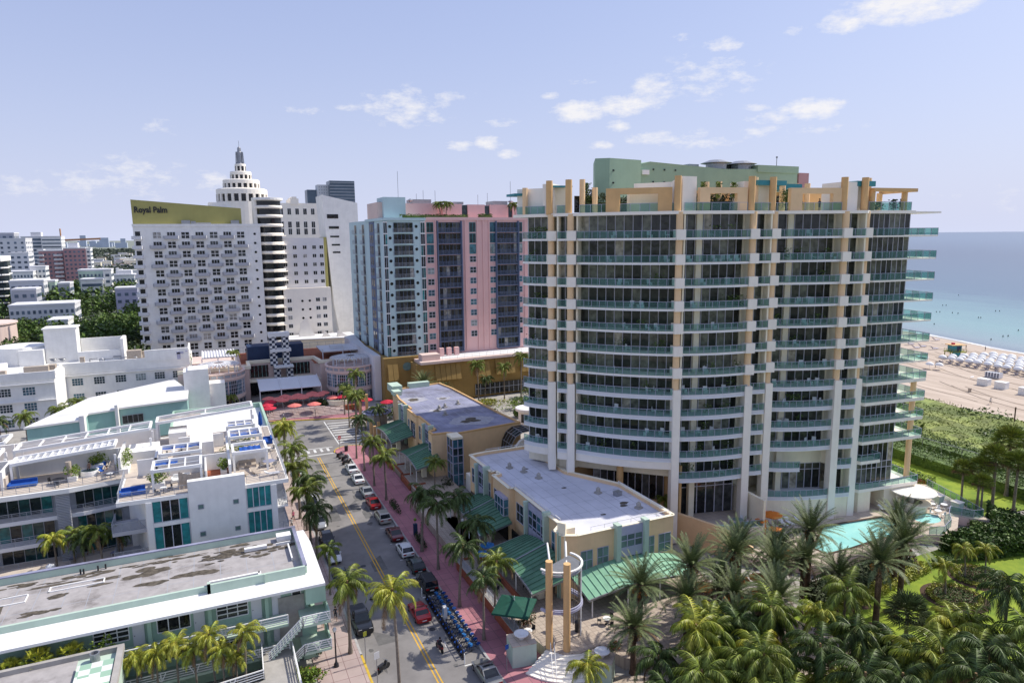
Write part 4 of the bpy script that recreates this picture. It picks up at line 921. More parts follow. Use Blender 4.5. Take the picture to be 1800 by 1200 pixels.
for y0, y1, x in ((106, 112, 31.2), (112, 118, 30.6), (118.5, 124, 30.9), (124, 134, 30.4), (134.5, 139, 30.8)): m.box(x - .25, x + .1, y0, y1, 0, 1.1); m.box(x - .25, x + 2, y1 - .3, y1, 0, 1.1)
m.build('brick_base', 'brick_red', t)
t = root('terrace_wall', 'inner orange brick wall behind the terrace seating of the nearer shops', 'low wall'); m = MB(); m.box(31.2, 31.5, 66, 83, 1.2, 1.9); m.build('brick_base', 'brick_red', t)
m = MB()
for k in range(6): m.box(29.2 + k * .4, 33 , 84.5 + k * .0, 95.5, 0 + k * .2, .2 + k * .2)
tag(m.build('terrace_steps', 'beige_paver'), 'long flight of low steps up to the nearer shop terrace', 'steps')
m = MB(); m.box(39.8, 46, 101.2, 109, -.1, 2.8); tag(m.build('service_shed', 'tower_white'), 'low pale flat box between the two shop buildings', 'shed')
m = MB(); pts_ = [(44.6, 61.5)]; m.prism([(60.0, 76.2), (62.6, 68.9), (63.0, 69.1), (60.5, 76.3)], -.1, 4.1)
vs = [(62.6, 68.9, 0), (65.2, 66.2, 0), (65.5, 66.4, 0), (63.0, 69.1, 0), (62.6, 68.9, 4.1), (65.2, 66.2, 2.0), (65.5, 66.4, 2.0), (63.0, 69.1, 4.1)]
m.raw(vs, [(4, 5, 6, 7), (0, 1, 5, 4), (2, 3, 7, 6), (1, 2, 6, 5), (3, 0, 4, 7)]); m.box(52, 60.4, 76.0, 76.3, 0, 4.1); tag(m.build('ramp_wall', 'peach_light'), 'plain peach wall sloping down between the corner shop and the tower terrace', 'wall')
# ---------------------------------------------------------------- blue and pink apartment block
random.seed(21)
CB = root('apartment_block', 'blue and pink twelve-storey apartment block on an ochre podium', 'apartment block')
m = MB(); m.prism([(44.0, 180), (55.4, 180), (55.4, 200), (44.0, 225)], 10.5, 48.8); m.box(43.6, 55.6, 179.6, 200, 48.4, 49.1); m.build('wall', 'blue_wall', CB)
m = MB(); m.box(55.45, 90, 181.2, 200, 10.5, 48.9); m.box(55.5, 90.2, 180.9, 200, 48.5, 49.3); 
for x in (58.6, 67.2, 70.9, 72.6, 74.4, 85.6): m.box(x, x + .35, 180.9, 181.2, 12, 48.5)
m.build('wall', 'pink', CB)
nf = 12; fz = [12.0 + 3.02 * i for i in range(nf)]
wb = MB(); wf = MB(); rl = MB(); dk = MB(); bl = MB(); tl = MB()
for i, z in enumerate(fz):
 # blue bay: corner glass, porthole, balcony, porthole, glass strip
 b = MB(); b.prism(arc3((46.6, 180), (52.2, 180), .7, 6) + [(52.2, 180.0)], z - .15, z + .1); o = b.build('balcony', 'blue_wall', CB)
 g = MB(); r = MB(); glaze(g, r, (46.8, 179.92), (52.0, 179.92), z + .1, z + 2.6, 1.0, .08); wo = g.build('window', 'glass_dark', CB); r.build('frame', 'indigo', wo)
 r = MB(); rail_bars(r, arc3((46.6, 179.9), (52.2, 179.9), .7, 4), z + .1, 1.0, 1.5, 5, .05); r.build('railing', 'rail_grey', o)
 for x0, x1 in ((44.05, 45.0), (54.2, 55.35)):
  g = MB(); r = MB(); glaze(g, r, (x0, 179.9), (x1, 179.9), z - .1, z + 2.6, .6, .07); wo = g.build('window', 'glass_teal', CB); r.build('frame', 'mullion', wo)
 dk.box(44.0, 45.1, 179.75, 180, z + 2.6, z + 2.9); dk.box(54.1, 55.4, 179.75, 180, z + 2.6, z + 2.9)
 for x in (45.8, 53.0):
  m = MB(); m.raw([(x + .42 * cos(k * pi / 6), 179.93, z + 1.6 + .42 * sin(k * pi / 6)) for k in range(12)], [tuple(range(12))]); bl.v += []; m.build('porthole', 'glass_dark', CB) if i % 1 == 0 else None
 # pink facade windows
 top = i >= nf - 3
 for x in (56.4, 68.8, 74.9, 83.2, 87.2):
  if i == 0 and x > 68 : continue
  z0, z1 = (z + .05, z + 2.65) if top else (z + .75, z + 2.4)
  win(CB, (x - .1, 181.2), (x + 1.75, 181.2), z0, z1, 2, 1 if top else 2, 'glass_blue', 'mullion' if not top else 'teal_paint', .09)
 for x0 in (59.3, 76.7):
  b = MB(); b.box(x0, x0 + 6.8, 180.3, 181.2, z - .15, z + .08); o = b.build('balcony', 'indigo', CB)
  r = MB(); rail_bars(r, [(x0, 180.35), (x0 + 6.8, 180.35)], z + .08, 1.05, 1.3, 7, .06); r.build('railing', 'indigo', o)
  g = MB(); r = MB(); glaze(g, r, (x0 + .2, 181.12), (x0 + 6.6, 181.12), z + .08, z + 2.7, 1.0, .09); wo = g.build('window', 'glass_dark', CB); r.build('frame', 'indigo', wo)
for x0 in (59.2, 76.6): dk.box(x0 - .1, x0 + .1, 180.2, 181.2, 12, 48.3, 1); dk.box(x0 + 6.8, x0 + 7.05, 180.2, 181.2, 12, 48.3, 1)
dk.build('ledge', ['white_paint', 'indigo'], CB)
m = MB()  # west face: recess and balconies
m.box(43.85, 44.05, 190, 196, 10.5, 48.3); m.build('recess_panel', 'indigo', CB)
g = MB(); r = MB(); rr = MB()
for z in fz:
 for y0, y1 in ((184, 186.5), (203, 206), (214, 217)):
  g.face([(43.92, y1, z + .1), (43.92, y0, z + .1), (43.92, y0, z + 2.5), (43.92, y1, z + 2.5)]); r.bar((43.85, (y0 + y1) / 2, z), (43.85, (y0 + y1) / 2, z + 2.5), .1)
  rail_bars(rr, [(43.3, y1 + .4), (43.3, y0 - .4)], z - .05, 1.1, 1.2, 6, .06); rr.box(43.3, 44, y0 - .4, y1 + .4, z - .15, z)
 g.face([(43.8, 195, z + .3), (43.8, 191, z + .3), (43.8, 191, z + 2.4), (43.8, 195, z + 2.4)]); r.bar((43.75, 193, z), (43.75, 193, z + 2.5), .12)
o = g.build('window', 'glass_dark', CB); r.build('frame', 'rail_grey', o); rr.build('railing', 'rail_grey', CB)
m = MB(); m.box(43.6, 48.4, 184, 196, 49.1, 53.3); m.box(44.5, 50.8, 182, 188, 49.1, 54.9) if False else None; m.build_each('roof_block', 'pink_pale', CB)
m = MB(); m.box(45.0, 51.0, 182.5, 190, 49.1, 54.6); m.build_each('roof_block', 'blue_wall', CB)
m = MB(); m.box(51.2, 60.8, 185, 197, 49.1, 53.1); m.box(62.5, 68.2, 185.5, 197, 49.1, 53.1); m.box(60.8, 62.5, 186.4, 197, 49.1, 52.9); m.box(70, 75.2, 185.5, 197, 49.1, 53.0); m.box(76.8, 82.6, 185.5, 197, 49.1, 53.0); m.box(84, 89.5, 185.5, 197, 49.1, 53.0); m.build_each('penthouse', 'pink', CB)
m = MB(); m.box(68.2, 70, 186, 196, 49.1, 52.8); m.box(75.2, 76.8, 186, 196, 49.1, 52.7); m.box(82.6, 84, 186, 196, 49.1, 52.7); m.build_each('penthouse_window', 'glass_blue', CB)
m = MB(); m.box(54.5, 60, 188, 194, 53.1, 54.4); m.box(67, 70, 189, 193, 53.1, 53.9); m.box(79, 83.5, 188, 194, 53.1, 54.2)
for x, h in ((58, 57), (61.5, 57), (50.8, 62), (77.5, 56.5), (74.5, 56), (84.9, 60), (56, 56)): m.tube([(x, 189, 53), (x, 189, h)], .06, 5)
for x in (53.9, 84.5): m.lathe([(0, 54.6), (.9, 54.1), (.2, 53.6)], (x, 188), 10)
m.build_each('roof_plant', 'grey_metal', CB)
hedge('roof_hedge', 'low green hedge along the roof edge of the blue and pink apartment block', [(49, 180.4), (69, 181.8), (69, 182.8), (49, 181.4)], 49.2, 1.0, 'leaf_mid', 500, .35)
hedge('roof_hedge', 'short hedge on the roof of the pink apartment block, right of the small palms', [(72, 181.8), (76, 181.9), (76, 182.9), (72, 182.9)], 49.2, 1.2, 'leaf_mid', 200, .35)
# podium
PD = root('podium_building', 'ochre podium wing with slanted yellow panels below the apartment block', 'podium building')
m = MB(); m.prism([(42.3, 177.6), (52.2, 177.9), (52.2, 184), (44, 226), (40.4, 222), (42.3, 190)], 0, 12.0); m.prism([(49.6, 172.4), (92, 174.2), (92, 184), (49.6, 184)], 0, 10.6); m.build('wall', 'ochre', PD)
m = MB(); m.prism([(40.4, 181), (42.2, 181), (42.2, 200), (44.1, 226), (40.2, 222)], 0, 12.4); m.build('wall', 'far_wall', PD)
m = MB(); m.prism([(50.6, 171.2), (92, 173), (92, 181.1), (50.6, 179.9)], 10.6, 11.3); m.box(51.5, 56.5, 173, 176.5, 11.3, 12.9); m.build('terrace_slab', 'pink_pale', PD)
m = MB(); m.box(57, 92, 173.5, 181, 11.32, 11.38); m.build('terrace_floor', 'roof_white', PD)
m = MB()
for x in (58, 60.2, 62.4): m.box(x, x + 1.2, 177.5, 178.7, 11.38, 13.6)
m.build_each('terrace_wall', 'pink', PD)
m = MB(); rail_bars(m, [(57, 172.6), (91.6, 173.6)], 11.3, 1.1, 2.2, 2, .05); m.build('railing', 'white_paint', PD)
for x0, n_, y in ((43.2, 2, 177.7), (54.8, 5, 172.6), (66.4, 3, 173.0), (72.6, 4, 173.3), (80.6, 5, 173.6)):
 m = MB()
 for k in range(n_):
  a = x0 + k * 1.45; m.raw([(a, y - 1.3, 6.0), (a + 1.35, y - 1.3, 6.0), (a + 1.35, y - .1, 10.3), (a, y - .1, 10.3), (a, y, 6.0), (a + 1.35, y, 6.0)], [(0, 1, 2, 3), (0, 3, 4), (1, 5, 2), (0, 4, 5, 1)])
 m.build('slanted_panel', 'ochre', PD)
m = MB(); m.raw([(48.6 + 1.2 * cos(k * pi / 12), 177.65, 9.4 + 1.15 * sin(k * pi / 12)) for k in range(24)], [tuple(range(24))]); m.build('porthole', 'glass_green_pale', PD)
m = MB(); m.box(66.5, 91, 172.9, 173.3, .5, 3.6); o = m.build('shop_window', 'glass_dark', PD); m = MB()
for k in range(18): x = 66.5 + k * 1.44; m.bar((x, 172.8, .5), (x, 172.8, 3.6), .12)
m.box(66.5, 91, 172.75, 172.85, 2.2, 2.32); m.build('frame', 'rail_grey', o)
# ---------------------------------------------------------------- white hotel with yellow sail wall and sign
RP = root('hotel_tower', 'white slab hotel with staggered balconies and an olive yellow sail wall on its roof', 'hotel')
m = MB(); m.box(-19, 18.4, 245, 266, 0, 48.4); m.box(-19.2, 18.6, 244.8, 245.3, 48.1, 48.9); m.build('wall', 'plaster_white', RP)
m = MB(); vs = [(-19.0, 247, 48.4), (12.9, 247, 48.4), (12.9, 247, 54.0), (-19.1, 247, 56.5)]; vs += [(x, 247.6, z) for x, _, z in vs]
m.raw(vs, [(0, 1, 2, 3), (7, 6, 5, 4), (1, 5, 6, 2), (3, 2, 6, 7), (4, 0, 3, 7)]); m.box(12.3, 12.9, 247.6, 258, 48.4, 54.0); m.build('sail_wall', 'olive_yellow', RP)
def text_mesh(txt, name, size, matn, parent, loc, wx=1.0, off=.03):
 c = bpy.data.curves.new(name, 'FONT'); c.body = txt; c.size = size; c.extrude = .06; c.offset = off; c.resolution_u = 3
 tmp = bpy.data.objects.new(name + '_tmp', c); COL.objects.link(tmp); bpy.context.view_layer.update()
 me = bpy.data.meshes.new_from_object(tmp.evaluated_get(bpy.context.evaluated_depsgraph_get())); bpy.data.objects.remove(tmp)
 me.name = name; me.materials.clear(); me.materials.append(MATS[matn]); o = bpy.data.objects.new(name, me); COL.objects.link(o); o.parent = parent
 o.location = loc; o.rotation_euler = (pi / 2, 0, 0); o.scale = (wx, 1, 1); return o
text_mesh('Royal Palm', 'sign_lettering', 2.6, 'dark_metal', RP, (-18.4, 246.85, 52.5), .82, .075)
cols = [-12.45, -8.4, -4.35, -.2, 4.0, 8.1, 12.2]
for r in range(14):
 z = 44.9 - 3.0 * r
 if z < 5: break
 for c_, x in enumerate(cols):
  bal = (r + c_) % 2 == 1 and r < 12
  if bal: win(RP, (x - 1.2, 245), (x + 1.2, 245), z - .2, z + 1.5, 3, 1, 'glass_dark', 'white_paint', .1)
  else: win(RP, (x - 1.2, 245), (x + 1.2, 245), z - .6, z + 1.5, 2, 2, 'glass_dark', 'white_paint', .15)
  if bal and r < 12:
   m = MB(); P = [(x - 2.3, 245), (x - 1.9, 243.7), (x + 1.9, 243.7), (x + 2.3, 245)]; m.prism(P, z - .75, z - .45)
   for i in range(3): m.bar((P[i][0], P[i][1], z - .1), (P[i + 1][0], P[i + 1][1], z - .1), .12, .9)
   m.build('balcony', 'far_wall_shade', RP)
 m = MB(); m.raw([(16.55 + .42 * cos(k * pi / 6), 244.95, z + .7 + .42 * sin(k * pi / 6)) for k in range(12)], [tuple(range(12))]); m.build('porthole', 'glass_dark', RP)
 m = MB(); m.prism([(-19.6, 244.6), (-16.9, 244.2), (-16.5, 245), (-19, 247.5), (-19.8, 247.5)], z - .75, z + .3); m.build('corner_balcony', 'far_wall', RP)
 m = MB(); m.box(-18.5, -17.1, 244.93, 245.0, z + .2, z + 1.7); m.build('window', 'glass_dark', RP)
m = MB(); m.box(-5.2, -2.6, 245.6, 246.6, 48.9, 50.1); m.box(-2.4, -1, 245.6, 246.4, 48.9, 49.8); m.tube([(-1, 246, 49.1), (3.5, 246, 49.1)], .25, 6); m.box(9.5, 12.0, 245.4, 246.8, 48.9, 50.1); m.build_each('roof_plant', 'grey_metal', RP)
# round stair tower
RT = root('round_tower', 'round white tower of stacked curved balconies beside the slab hotel', 'tower')
for i in range(16):
 z = 8.5 + 3.05 * i
 m = MB(); m.lathe([(4.3, z), (4.3, z + 3.05)], (21.6, 250.5), 26); m.build('window_band', 'glass_dark', RT)
 m = MB(); e = .5 if i < 13 else 0; m.lathe([(4.2, z - .25), (4.75, z - .15), (4.75, z + .75), (4.2, z + .85)], (21.6, 250.5), 26); m.prism([(21.6 + 5.5 * cos(a * pi / 9 - 1.5), 250.5 + 5.3 * sin(a * pi / 9 - 1.5)) for a in range(9)], z - .22, z - .05) if e else None
 m.build('floor_ring', 'tower_white', RT)
m = MB(); m.lathe([(4.4, 56.6), (5.1, 56.9), (5.1, 57.6), (0, 58)], (21.6, 250.5), 26, smooth=False); m.build('roof', 'plaster_white', RT)
m = MB(); m.lathe([(1.1, 8), (1.1, 57)], (17.6, 249.2), 10); m.build('shaft', 'tower_white', RT)
# pale blocks behind
def block(label, x0, x1, y0, y1, z1, matn='plaster_white', rows=(), cols=(), w_=1.2, h_=1.4, glass='glass_dark', cat='building', name='hotel_block', fr='white_paint', c2=2, z0=0, group=None):
 t = root(name, label, cat, group=group); m = MB(); m.box(x0, x1, y0, y1, z0, z1); m.build('wall', matn, t)
 m = MB()
 for a, b, c, d in ((x0, x1, y0, y0 + .3), (x0, x1, y1 - .3, y1), (x0, x0 + .3, y0 + .3, y1 - .3), (x1 - .3, x1, y0 + .3, y1 - .3)): m.box(a, b, c, d, z1, z1 + .5)
 m.build('parapet', matn, t)
 n = 0
 for z in rows:
  for x in cols:
   if n >= 100: break
   n += 1; win(t, (x - w_ / 2, y0), (x + w_ / 2, y0), z, z + h_, c2, 1, glass, fr, .08)
 return t
bw = block('white square hotel block between the round tower and the slanted white slab, upper part', 22.5, 39.8, 251, 262, 43.6, 'far_wall', [40.2 - 3 * i for i in range(5)], [26.4, 29.8, 33.2, 36.4, 38.9], 1.3, 1.3)
bl_ = block('cream lower hotel block with three round windows in front of the white one', 24.8, 40.8, 247, 251, 26.3, 'tower_white', [22 - 2.95 * i for i in range(5)], [26.6, 36.2, 38.5], 1.4, 1.3)
for zz in (22.4, 19.4, 16.4):
 for x in (30.9, 33.4):
  m = MB(); m.raw([(x + .42 * cos(k * pi / 6), 246.95, zz + .42 * sin(k * pi / 6)) for k in range(12)], [tuple(range(12))]); m.build('porthole', 'glass_dark', bl_)
LW = block('wide white art deco hotel wing behind the round tower, with gabled top', 4, 49.8, 314, 330, 58.6, 'tower_white', [54.2, 48.6, 45.6], [22.6 + 0 * k if k < 0 else 32.6 + 3.3 * k for k in range(6)], 1.5, 2.6)
m = MB(); m.box(36.6, 40.0, 313.6, 330, 58.6, 61.0); m.box(37.4, 39.2, 313.5, 330, 61, 61.8); m.build_each('gable', 'tower_white', LW)
m = MB(); m.box(2, 14, 312, 314, 40, 57.6); m.build('wall', 'plaster_white', LW)
WC = root('domed_tower', 'white wedding-cake tower of shrinking round tiers with a grey spire', 'tower')
for i, (r, za, zb, zw0, zw1, nw) in enumerate(((10.3, 44, 64.7, 59.6, 62.7, 22), (7.4, 64.7, 68.6, 65.4, 67.2, 20), (4.3, 68.6, 72.0, 69.2, 70.9, 14), (2.2, 72.0, 75.2, 72.6, 74.6, 8))):
 m = MB(); m.lathe([(r, za), (r, zw0), (r * .93, zw0), (r * .93, zw1), (r, zw1), (r, zb), (r * .94, zb + .35), (0, zb + .35)], (17.7, 321), 40, smooth=False); o = m.build('tier', 'tower_white', WC)
 g = MB(); p = MB()
 for k in range(nw):
  a = 2 * pi * k / nw; p.obox((17.7 + r * .965 * cos(a), 321 + r * .965 * sin(a)), r * .09, 2 * pi * r / nw * .34, zw0, zw1, a)
 g.lathe([(r * .94, zw0), (r * .94, zw1)], (17.7, 321), 40); g.build('window_band', 'glass_dark', o); p.build('pier', 'tower_white', o)
m = MB(); m.lathe([(1.6, 75.4), (1.3, 76.4), (1.25, 80.3), (.8, 80.8), (.75, 82.2), (0, 83)], (17.7, 321), 8, smooth=False); m.tube([(17.7, 321, 83), (17.7, 321, 85.2)], .08, 5)
for k in range(8): a = k * pi / 4; m.bar((17.7 + 1.6 * cos(a), 321 + 1.6 * sin(a), 75.3), (17.7 + 1.35 * cos(a), 321 + 1.35 * sin(a), 80.6), .3)
m.build('spire', 'grey_metal', WC)
FS = root('slab_tower', 'tall smooth white slab tower with a slanted roof and five dark slots', 'tower')
pr = [(41.0, 59.4), (53.6, 56.6), (53.6, 0), (46.2, 0), (43.4, 20)]
m = MB(); vs = [(x, 257, z) for x, z in pr] + [(x, 272, z) for x, z in pr]; n = 5; m.raw(vs, [(4, 3, 2, 1, 0), (5, 6, 7, 8, 9)] + [(i, (i + 1) % n, n + (i + 1) % n, n + i) for i in range(n)]); m.build('wall', 'plaster_white', FS)
m = MB(); m.raw([(41.35, 256.9, 44.5), (43.3, 256.9, 26), (43.45, 256.9, 26.0), (43.45, 256.9, 20), (41.2, 256.9, 27), (40.6, 256.9, 44.5)], [(0, 1, 2, 3, 4, 5)]) if False else m.box(40.7, 41.9, 257.5, 266, 24, 44.3); m.build('side_panel', 'olive_yellow', FS)
m = MB()
for k, (x0, x1, z) in enumerate(((42.4, 46.4, 51.0), (42.9, 46.5, 47.3), (43.2, 46.4, 44.2), (43.6, 46.6, 41.2), (43.9, 46.6, 38.5))): m.box(x0, x1, 256.9, 257.1, z, z + (1.5 if k == 0 else .9 if k == 1 else .6))
m.build_each('slot_window', 'glass_dark', FS)
GT = root('glass_highrise', 'distant dark glass high-rise behind the white hotels', 'high-rise')
m = MB(); m.box(103, 124, 603, 620, 0, 92); m.build('wall', 'far_glass', GT)
m = MB()
for k in range(28): m.box(102.9, 124.1, 602.8, 603, 20 + 2.6 * k, 20.5 + 2.6 * k)
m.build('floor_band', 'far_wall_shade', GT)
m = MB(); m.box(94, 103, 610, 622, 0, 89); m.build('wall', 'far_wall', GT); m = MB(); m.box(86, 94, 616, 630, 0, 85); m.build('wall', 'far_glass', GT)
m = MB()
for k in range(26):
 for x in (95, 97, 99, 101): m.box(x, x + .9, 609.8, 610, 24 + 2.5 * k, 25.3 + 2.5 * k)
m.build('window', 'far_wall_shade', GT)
# low white roofs in front of the hotels
t = root('low_building', 'low white building with a triangular gable in front of the cream hotel block', 'building')
m = MB(); m.prism([(24.5, 236), (46.5, 232), (46.5, 245), (24.5, 246)], 0, 10.4); m.build('wall', 'plaster_cream', t)
m = MB(); m.prism([(24.2, 235.6), (46.6, 231.6), (46.6, 245), (24.2, 246)], 10.4, 10.7); m.build('roof', 'roof_white', t)
m = MB()
for (a, b, c_, y) in (((28.3, 10.7), (29.2, 15.6), (31.2, 17.2), 241), ((35.5, 10.7), (36.4, 12.8), (38.5, 10.7), 237), ((40, 10.7), (40.5, 12.9), (44, 10.7), 235)):
 P = [a, b, c_, (c_[0] + 2.6, 10.7)]; vs = [(x, y, z) for x, z in P] + [(x, y + .5, z) for x, z in P]; m.raw(vs, [(3, 2, 1, 0), (4, 5, 6, 7), (0, 1, 5, 4), (1, 2, 6, 5), (2, 3, 7, 6)])
m.build_each('gable', 'tower_white', t)
for x in (29, 33, 36, 40, 43): win(t, (x, 235.1 - (x - 24.5) * .18), (x + 1.4, 234.85 - (x - 24.5) * .18), 5.5, 7.6, 2, 1, 'glass_dark', 'white_paint', .08)
# ---------------------------------------------------------------- shopping plaza with rotundas
PZ = root('plaza_building', 'two-storey plaza building with a navy roof box and balcony terraces around a court', 'shopping plaza')
m = MB(); m.prism([(-8, 196), (9.5, 196), (9.5, 204), (27, 204), (28.5, 196), (42, 196), (42, 225), (-8, 225)], 0, 8.9); m.build('wall', 'pink_pale', PZ)
m = MB(); m.prism([(9.5, 199.5), (27.5, 199.5), (28.5, 196), (30, 204.5), (8.5, 204.5)], 4.4, 4.7); m.prism([(-8, 195.8), (10, 195.8), (10, 203.8), (27.4, 203.8), (28, 195.8), (42, 195.8), (42, 196.5), (29, 196.5), (28, 204.6), (9.2, 204.6), (9.2, 196.5), (-8, 196.5)], 9.0, 9.9); m.build_each('balcony_band', 'plaster_cream', PZ)
m = MB(); m.box(10.2, 15, 203.85, 204, 5, 8.4); m.box(21.5, 26.5, 203.85, 204, 5, 8.4); m.box(10, 27, 203.9, 204.05, 0, 4.2); o = m.build('shop_window', 'glass_dark', PZ)
m = MB()
for k in range(16):
 x = 10.2 + k * 1.05
 if x < 15.1 or x > 21.4: m.bar((x, 203.8, 5), (x, 203.8, 8.4), .08)
for x in (9.8, 27.4): m.box(x, x + .6, 196.5, 203.6, 0.05, 9) if x < 0 else None
m.build('frame', 'teal_wall', o)
m = MB(); m.box(9.9, 25.4, 207, 213, 9, 13.4); m.build_each('roof_box', 'navy', PZ)
m = MB(); m.prism([(-2, 200), (6.5, 200), (6.5, 212), (-2, 212)], 12.0, 12.3); 
for k in range(12): m.box(-2 + k * .75, -1.7 + k * .75, 199.4, 212.4, 12.35, 12.5)
m.prism([(30, 202), (42, 202), (42, 214), (30, 214)], 11.0, 11.3); m.box(33, 36.6, 205, 208, 11.3, 12.3)
for x, y in ((-2, 200), (6.4, 200), (30.2, 202.2), (36, 202.2), (41.7, 202.2), (2, 200)): m.tube([(x, y, 8.9), (x, y, 12)], .18, 6)
m.build('roof_trellis', 'far_wall', PZ)
m = MB(); m.box(8, 27, 205, 225, 8.9, 8.96); m.box(27, 42, 197, 225, 8.9, 8.96); m.build('roof_deck', 'brick_red', PZ)
m = MB(); rail_bars(m, [(-8, 223), (42, 224)], 9, 2.0, 2.5, 2, .06); m.build('fence', 'rail_grey', PZ)
CA = root('checkered_arch', 'tall navy and white checkered gateway arch on the plaza roof', 'arch')
m = MB()
for x in (15.6, 19.0): m.box(x, x + 1.9, 201.6, 203.6, 8.4, 16.6)
for x in (16.6, 20.0): m.box(x - .3, x + 1.5, 200.6, 202.6, 4.9, 8.0)
m.build_each('leg', 'check_navy', CA)
m = MB(); m.box(15.4, 21.1, 201.4, 203.8, 16.6, 17.7); m.box(15.6, 21.3, 200.9, 203.9, 12.3, 13.1); m.box(16.4, 21.6, 199.4, 202.4, 7.9, 8.4); m.build('lintel', 'white_paint', CA)
def rotunda(label, c, r, h, a0, a1):
 t = root('rotunda', label, 'rotunda')
 m = MB(); m.lathe([(r, 0), (r, 2.9), (r + .25, 2.9), (r + .25, 3.5), (r, 3.5), (r, h - 1.9), (r + .35, h - 1.8), (r + .35, h - 1.3), (r + .2, h - 1.25), (r + .2, h - .35), (r + .45, h - .3), (r + .45, h), (r - .1, h), (r - .1, h - 1.2), (0, h - 1.2)], c, 40, smooth=False); m.build('wall', 'pink_pale', t)
 for k in range(11):
  a = a0 + (a1 - a0) * k / 10; d = .085
  p = (c[0] + (r + .03) * cos(a - d * 1.6), c[1] + (r + .03) * sin(a - d * 1.6)); q = (c[0] + (r + .03) * cos(a + d * 1.6), c[1] + (r + .03) * sin(a + d * 1.6))
  win(t, p, q, 3.9, h - 2.2, 3, 4, 'glass_blue', 'mullion', .07); win(t, p, q, .3, 2.6, 2, 1, 'glass_dark', 'rail_grey', .08)
  x, y = c[0] + (r + .26) * cos(a), c[1] + (r + .26) * sin(a); m = MB(); m.obox((x, y), .06, 1.3, h - 1.15, h - .5, a); m.build('parapet_panel', 'rail_grey', t)
 p = MB()
 for k in range(30): a = 2 * pi * k / 30; p.bar((c[0] + 1.3 * cos(a), c[1] + 1.3 * sin(a), h + 2.0), (c[0] + (r * .86) * cos(a), c[1] + (r * .86) * sin(a), h + 1.6), .28, .12)
 for rr in (2.6, r * .5, r * .72):
  for k in range(30): a = 2 * pi * k / 30; b = 2 * pi * (k + 1) / 30; p.bar((c[0] + rr * cos(a), c[1] + rr * sin(a), h + 1.8), (c[0] + rr * cos(b), c[1] + rr * sin(b), h + 1.8), .14)
 for k in range(12): a = 2 * pi * k / 12; p.tube([(c[0] + r * .74 * cos(a), c[1] + r * .74 * sin(a), h - 1.2), (c[0] + r * .74 * cos(a), c[1] + r * .74 * sin(a), h + 1.7)], .14, 6)
 p.build('pergola', 'far_wall', t); return t
rotunda('round pink pavilion with a radial roof pergola at the right side of the plaza', (35.8, 189.8), 6.6, 9.6, -2.9, -.3)
rotunda('round pink pavilion with a radial roof pergola at the left side of the plaza', (2.0, 193.0), 6.0, 9.9, -2.9, -.2)
t = root('court_awning', 'wide flat pale blue awning over the plaza restaurant court', 'awning')
m = MB(); m.raw([(11.2, 186, 4.7), (27.0, 186, 4.6), (27.0, 194, 6.2), (11.2, 194, 6.3), (11.2, 186, 4.55), (27, 186, 4.45), (27, 194, 6.05), (11.2, 194, 6.15)], [(0, 1, 2, 3), (7, 6, 5, 4), (0, 4, 5, 1), (1, 5, 6, 2), (3, 7, 4, 0)]); m.build('canvas', 'roof_slate' if False else 'far_wall', t)
m = MB()
for x in (11.3, 16.6, 21.8, 26.9): m.tube([(x, 186.1, 0), (x, 186.1, 4.5)], .14, 6); m.bar((x, 186, 4.8), (x, 194, 6.4), .15)
m.build('post', 'white_paint', t)
t = root('plaza_steps', 'wide brown steps and low walls in front of the plaza court', 'steps')
m = MB()
for k in range(7): m.prism([(11 + k * .5, 172.6 + k), (33.5 - k * 1.2, 170.5 + k), (33.5 - k * 1.2, 186), (11 + k * .5, 186)], 0 + k * .14, .14 + k * .14)
m.build('tread', 'pale_paver', t)
m = MB()
for k in range(9): a = pi * 1.05 + k * .2; m.obox((31 + 4.5 * cos(a), 181 + 4.5 * sin(a)), .35, .9, .9, 2.2, a)
m.build('balustrade', 'plaster_cream', t)
m = MB(); m.box(30.5, 34.5, 173, 174, 0, 1.6); m.build_each('low_wall', 'brick_red', t)
def parasol(label, c, z0, h, r, matn, sides=8, cat='parasol', group=None, tilt=0, pole='white_paint', name='parasol'):
 t = root(name, label, cat, (c[0], c[1], z0), random.uniform(0, 1), group)
 m = MB(); m.lathe([(0, h), (r * .55, h - r * .16), (r, h - r * .34), (r * .97, h - r * .42)], (0, 0), sides, smooth=False); m.build('canopy', matn, t)
 m = MB(); m.tube([(0, 0, 0), (0, 0, h)], .05, 6); m.build('pole', pole, t); return t
UP = [((12.5, 174.4), 'crimson parasol by the white wall at the left corner of the plaza, nearest the street', 'red_fabric'), ((12.2, 178.2), 'crimson parasol behind the one at the left corner of the plaza', 'red_fabric'), ((13.4, 181.5), 'red parasol at the left edge of the awning court', 'red_fabric'),
      ((18.5, 174.6), 'coral parasol standing alone at the foot of the plaza steps, left of its twin', 'coral_fabric'), ((23.2, 174.0), 'coral parasol standing alone at the foot of the plaza steps, right of its twin', 'coral_fabric'),
      ((28.8, 179.4), 'coral parasol beside the bright red one near the curved balustrade', 'coral_fabric'), ((31.0, 179.0), 'bright red parasol beside the coral one near the curved balustrade', 'red_fabric')]
for c, l, mt_ in UP: parasol(l, c, .3, 2.9, 1.75, mt_)
for k, (x, y) in enumerate(((13.2, 184.2), (15.2, 182.4), (17.3, 184.8), (16.3, 180.6), (19.0, 182.2), (20.6, 184.6), (21.4, 181.4), (23.2, 183.2), (24.4, 185.4), (25.6, 182.4), (27.2, 184.6))):
 parasol('coral parasol among the shaded tables in front of the plaza awning', (x, y), .8, 2.7, 1.7, 'coral_fabric', group='coral parasols packed over the court tables')
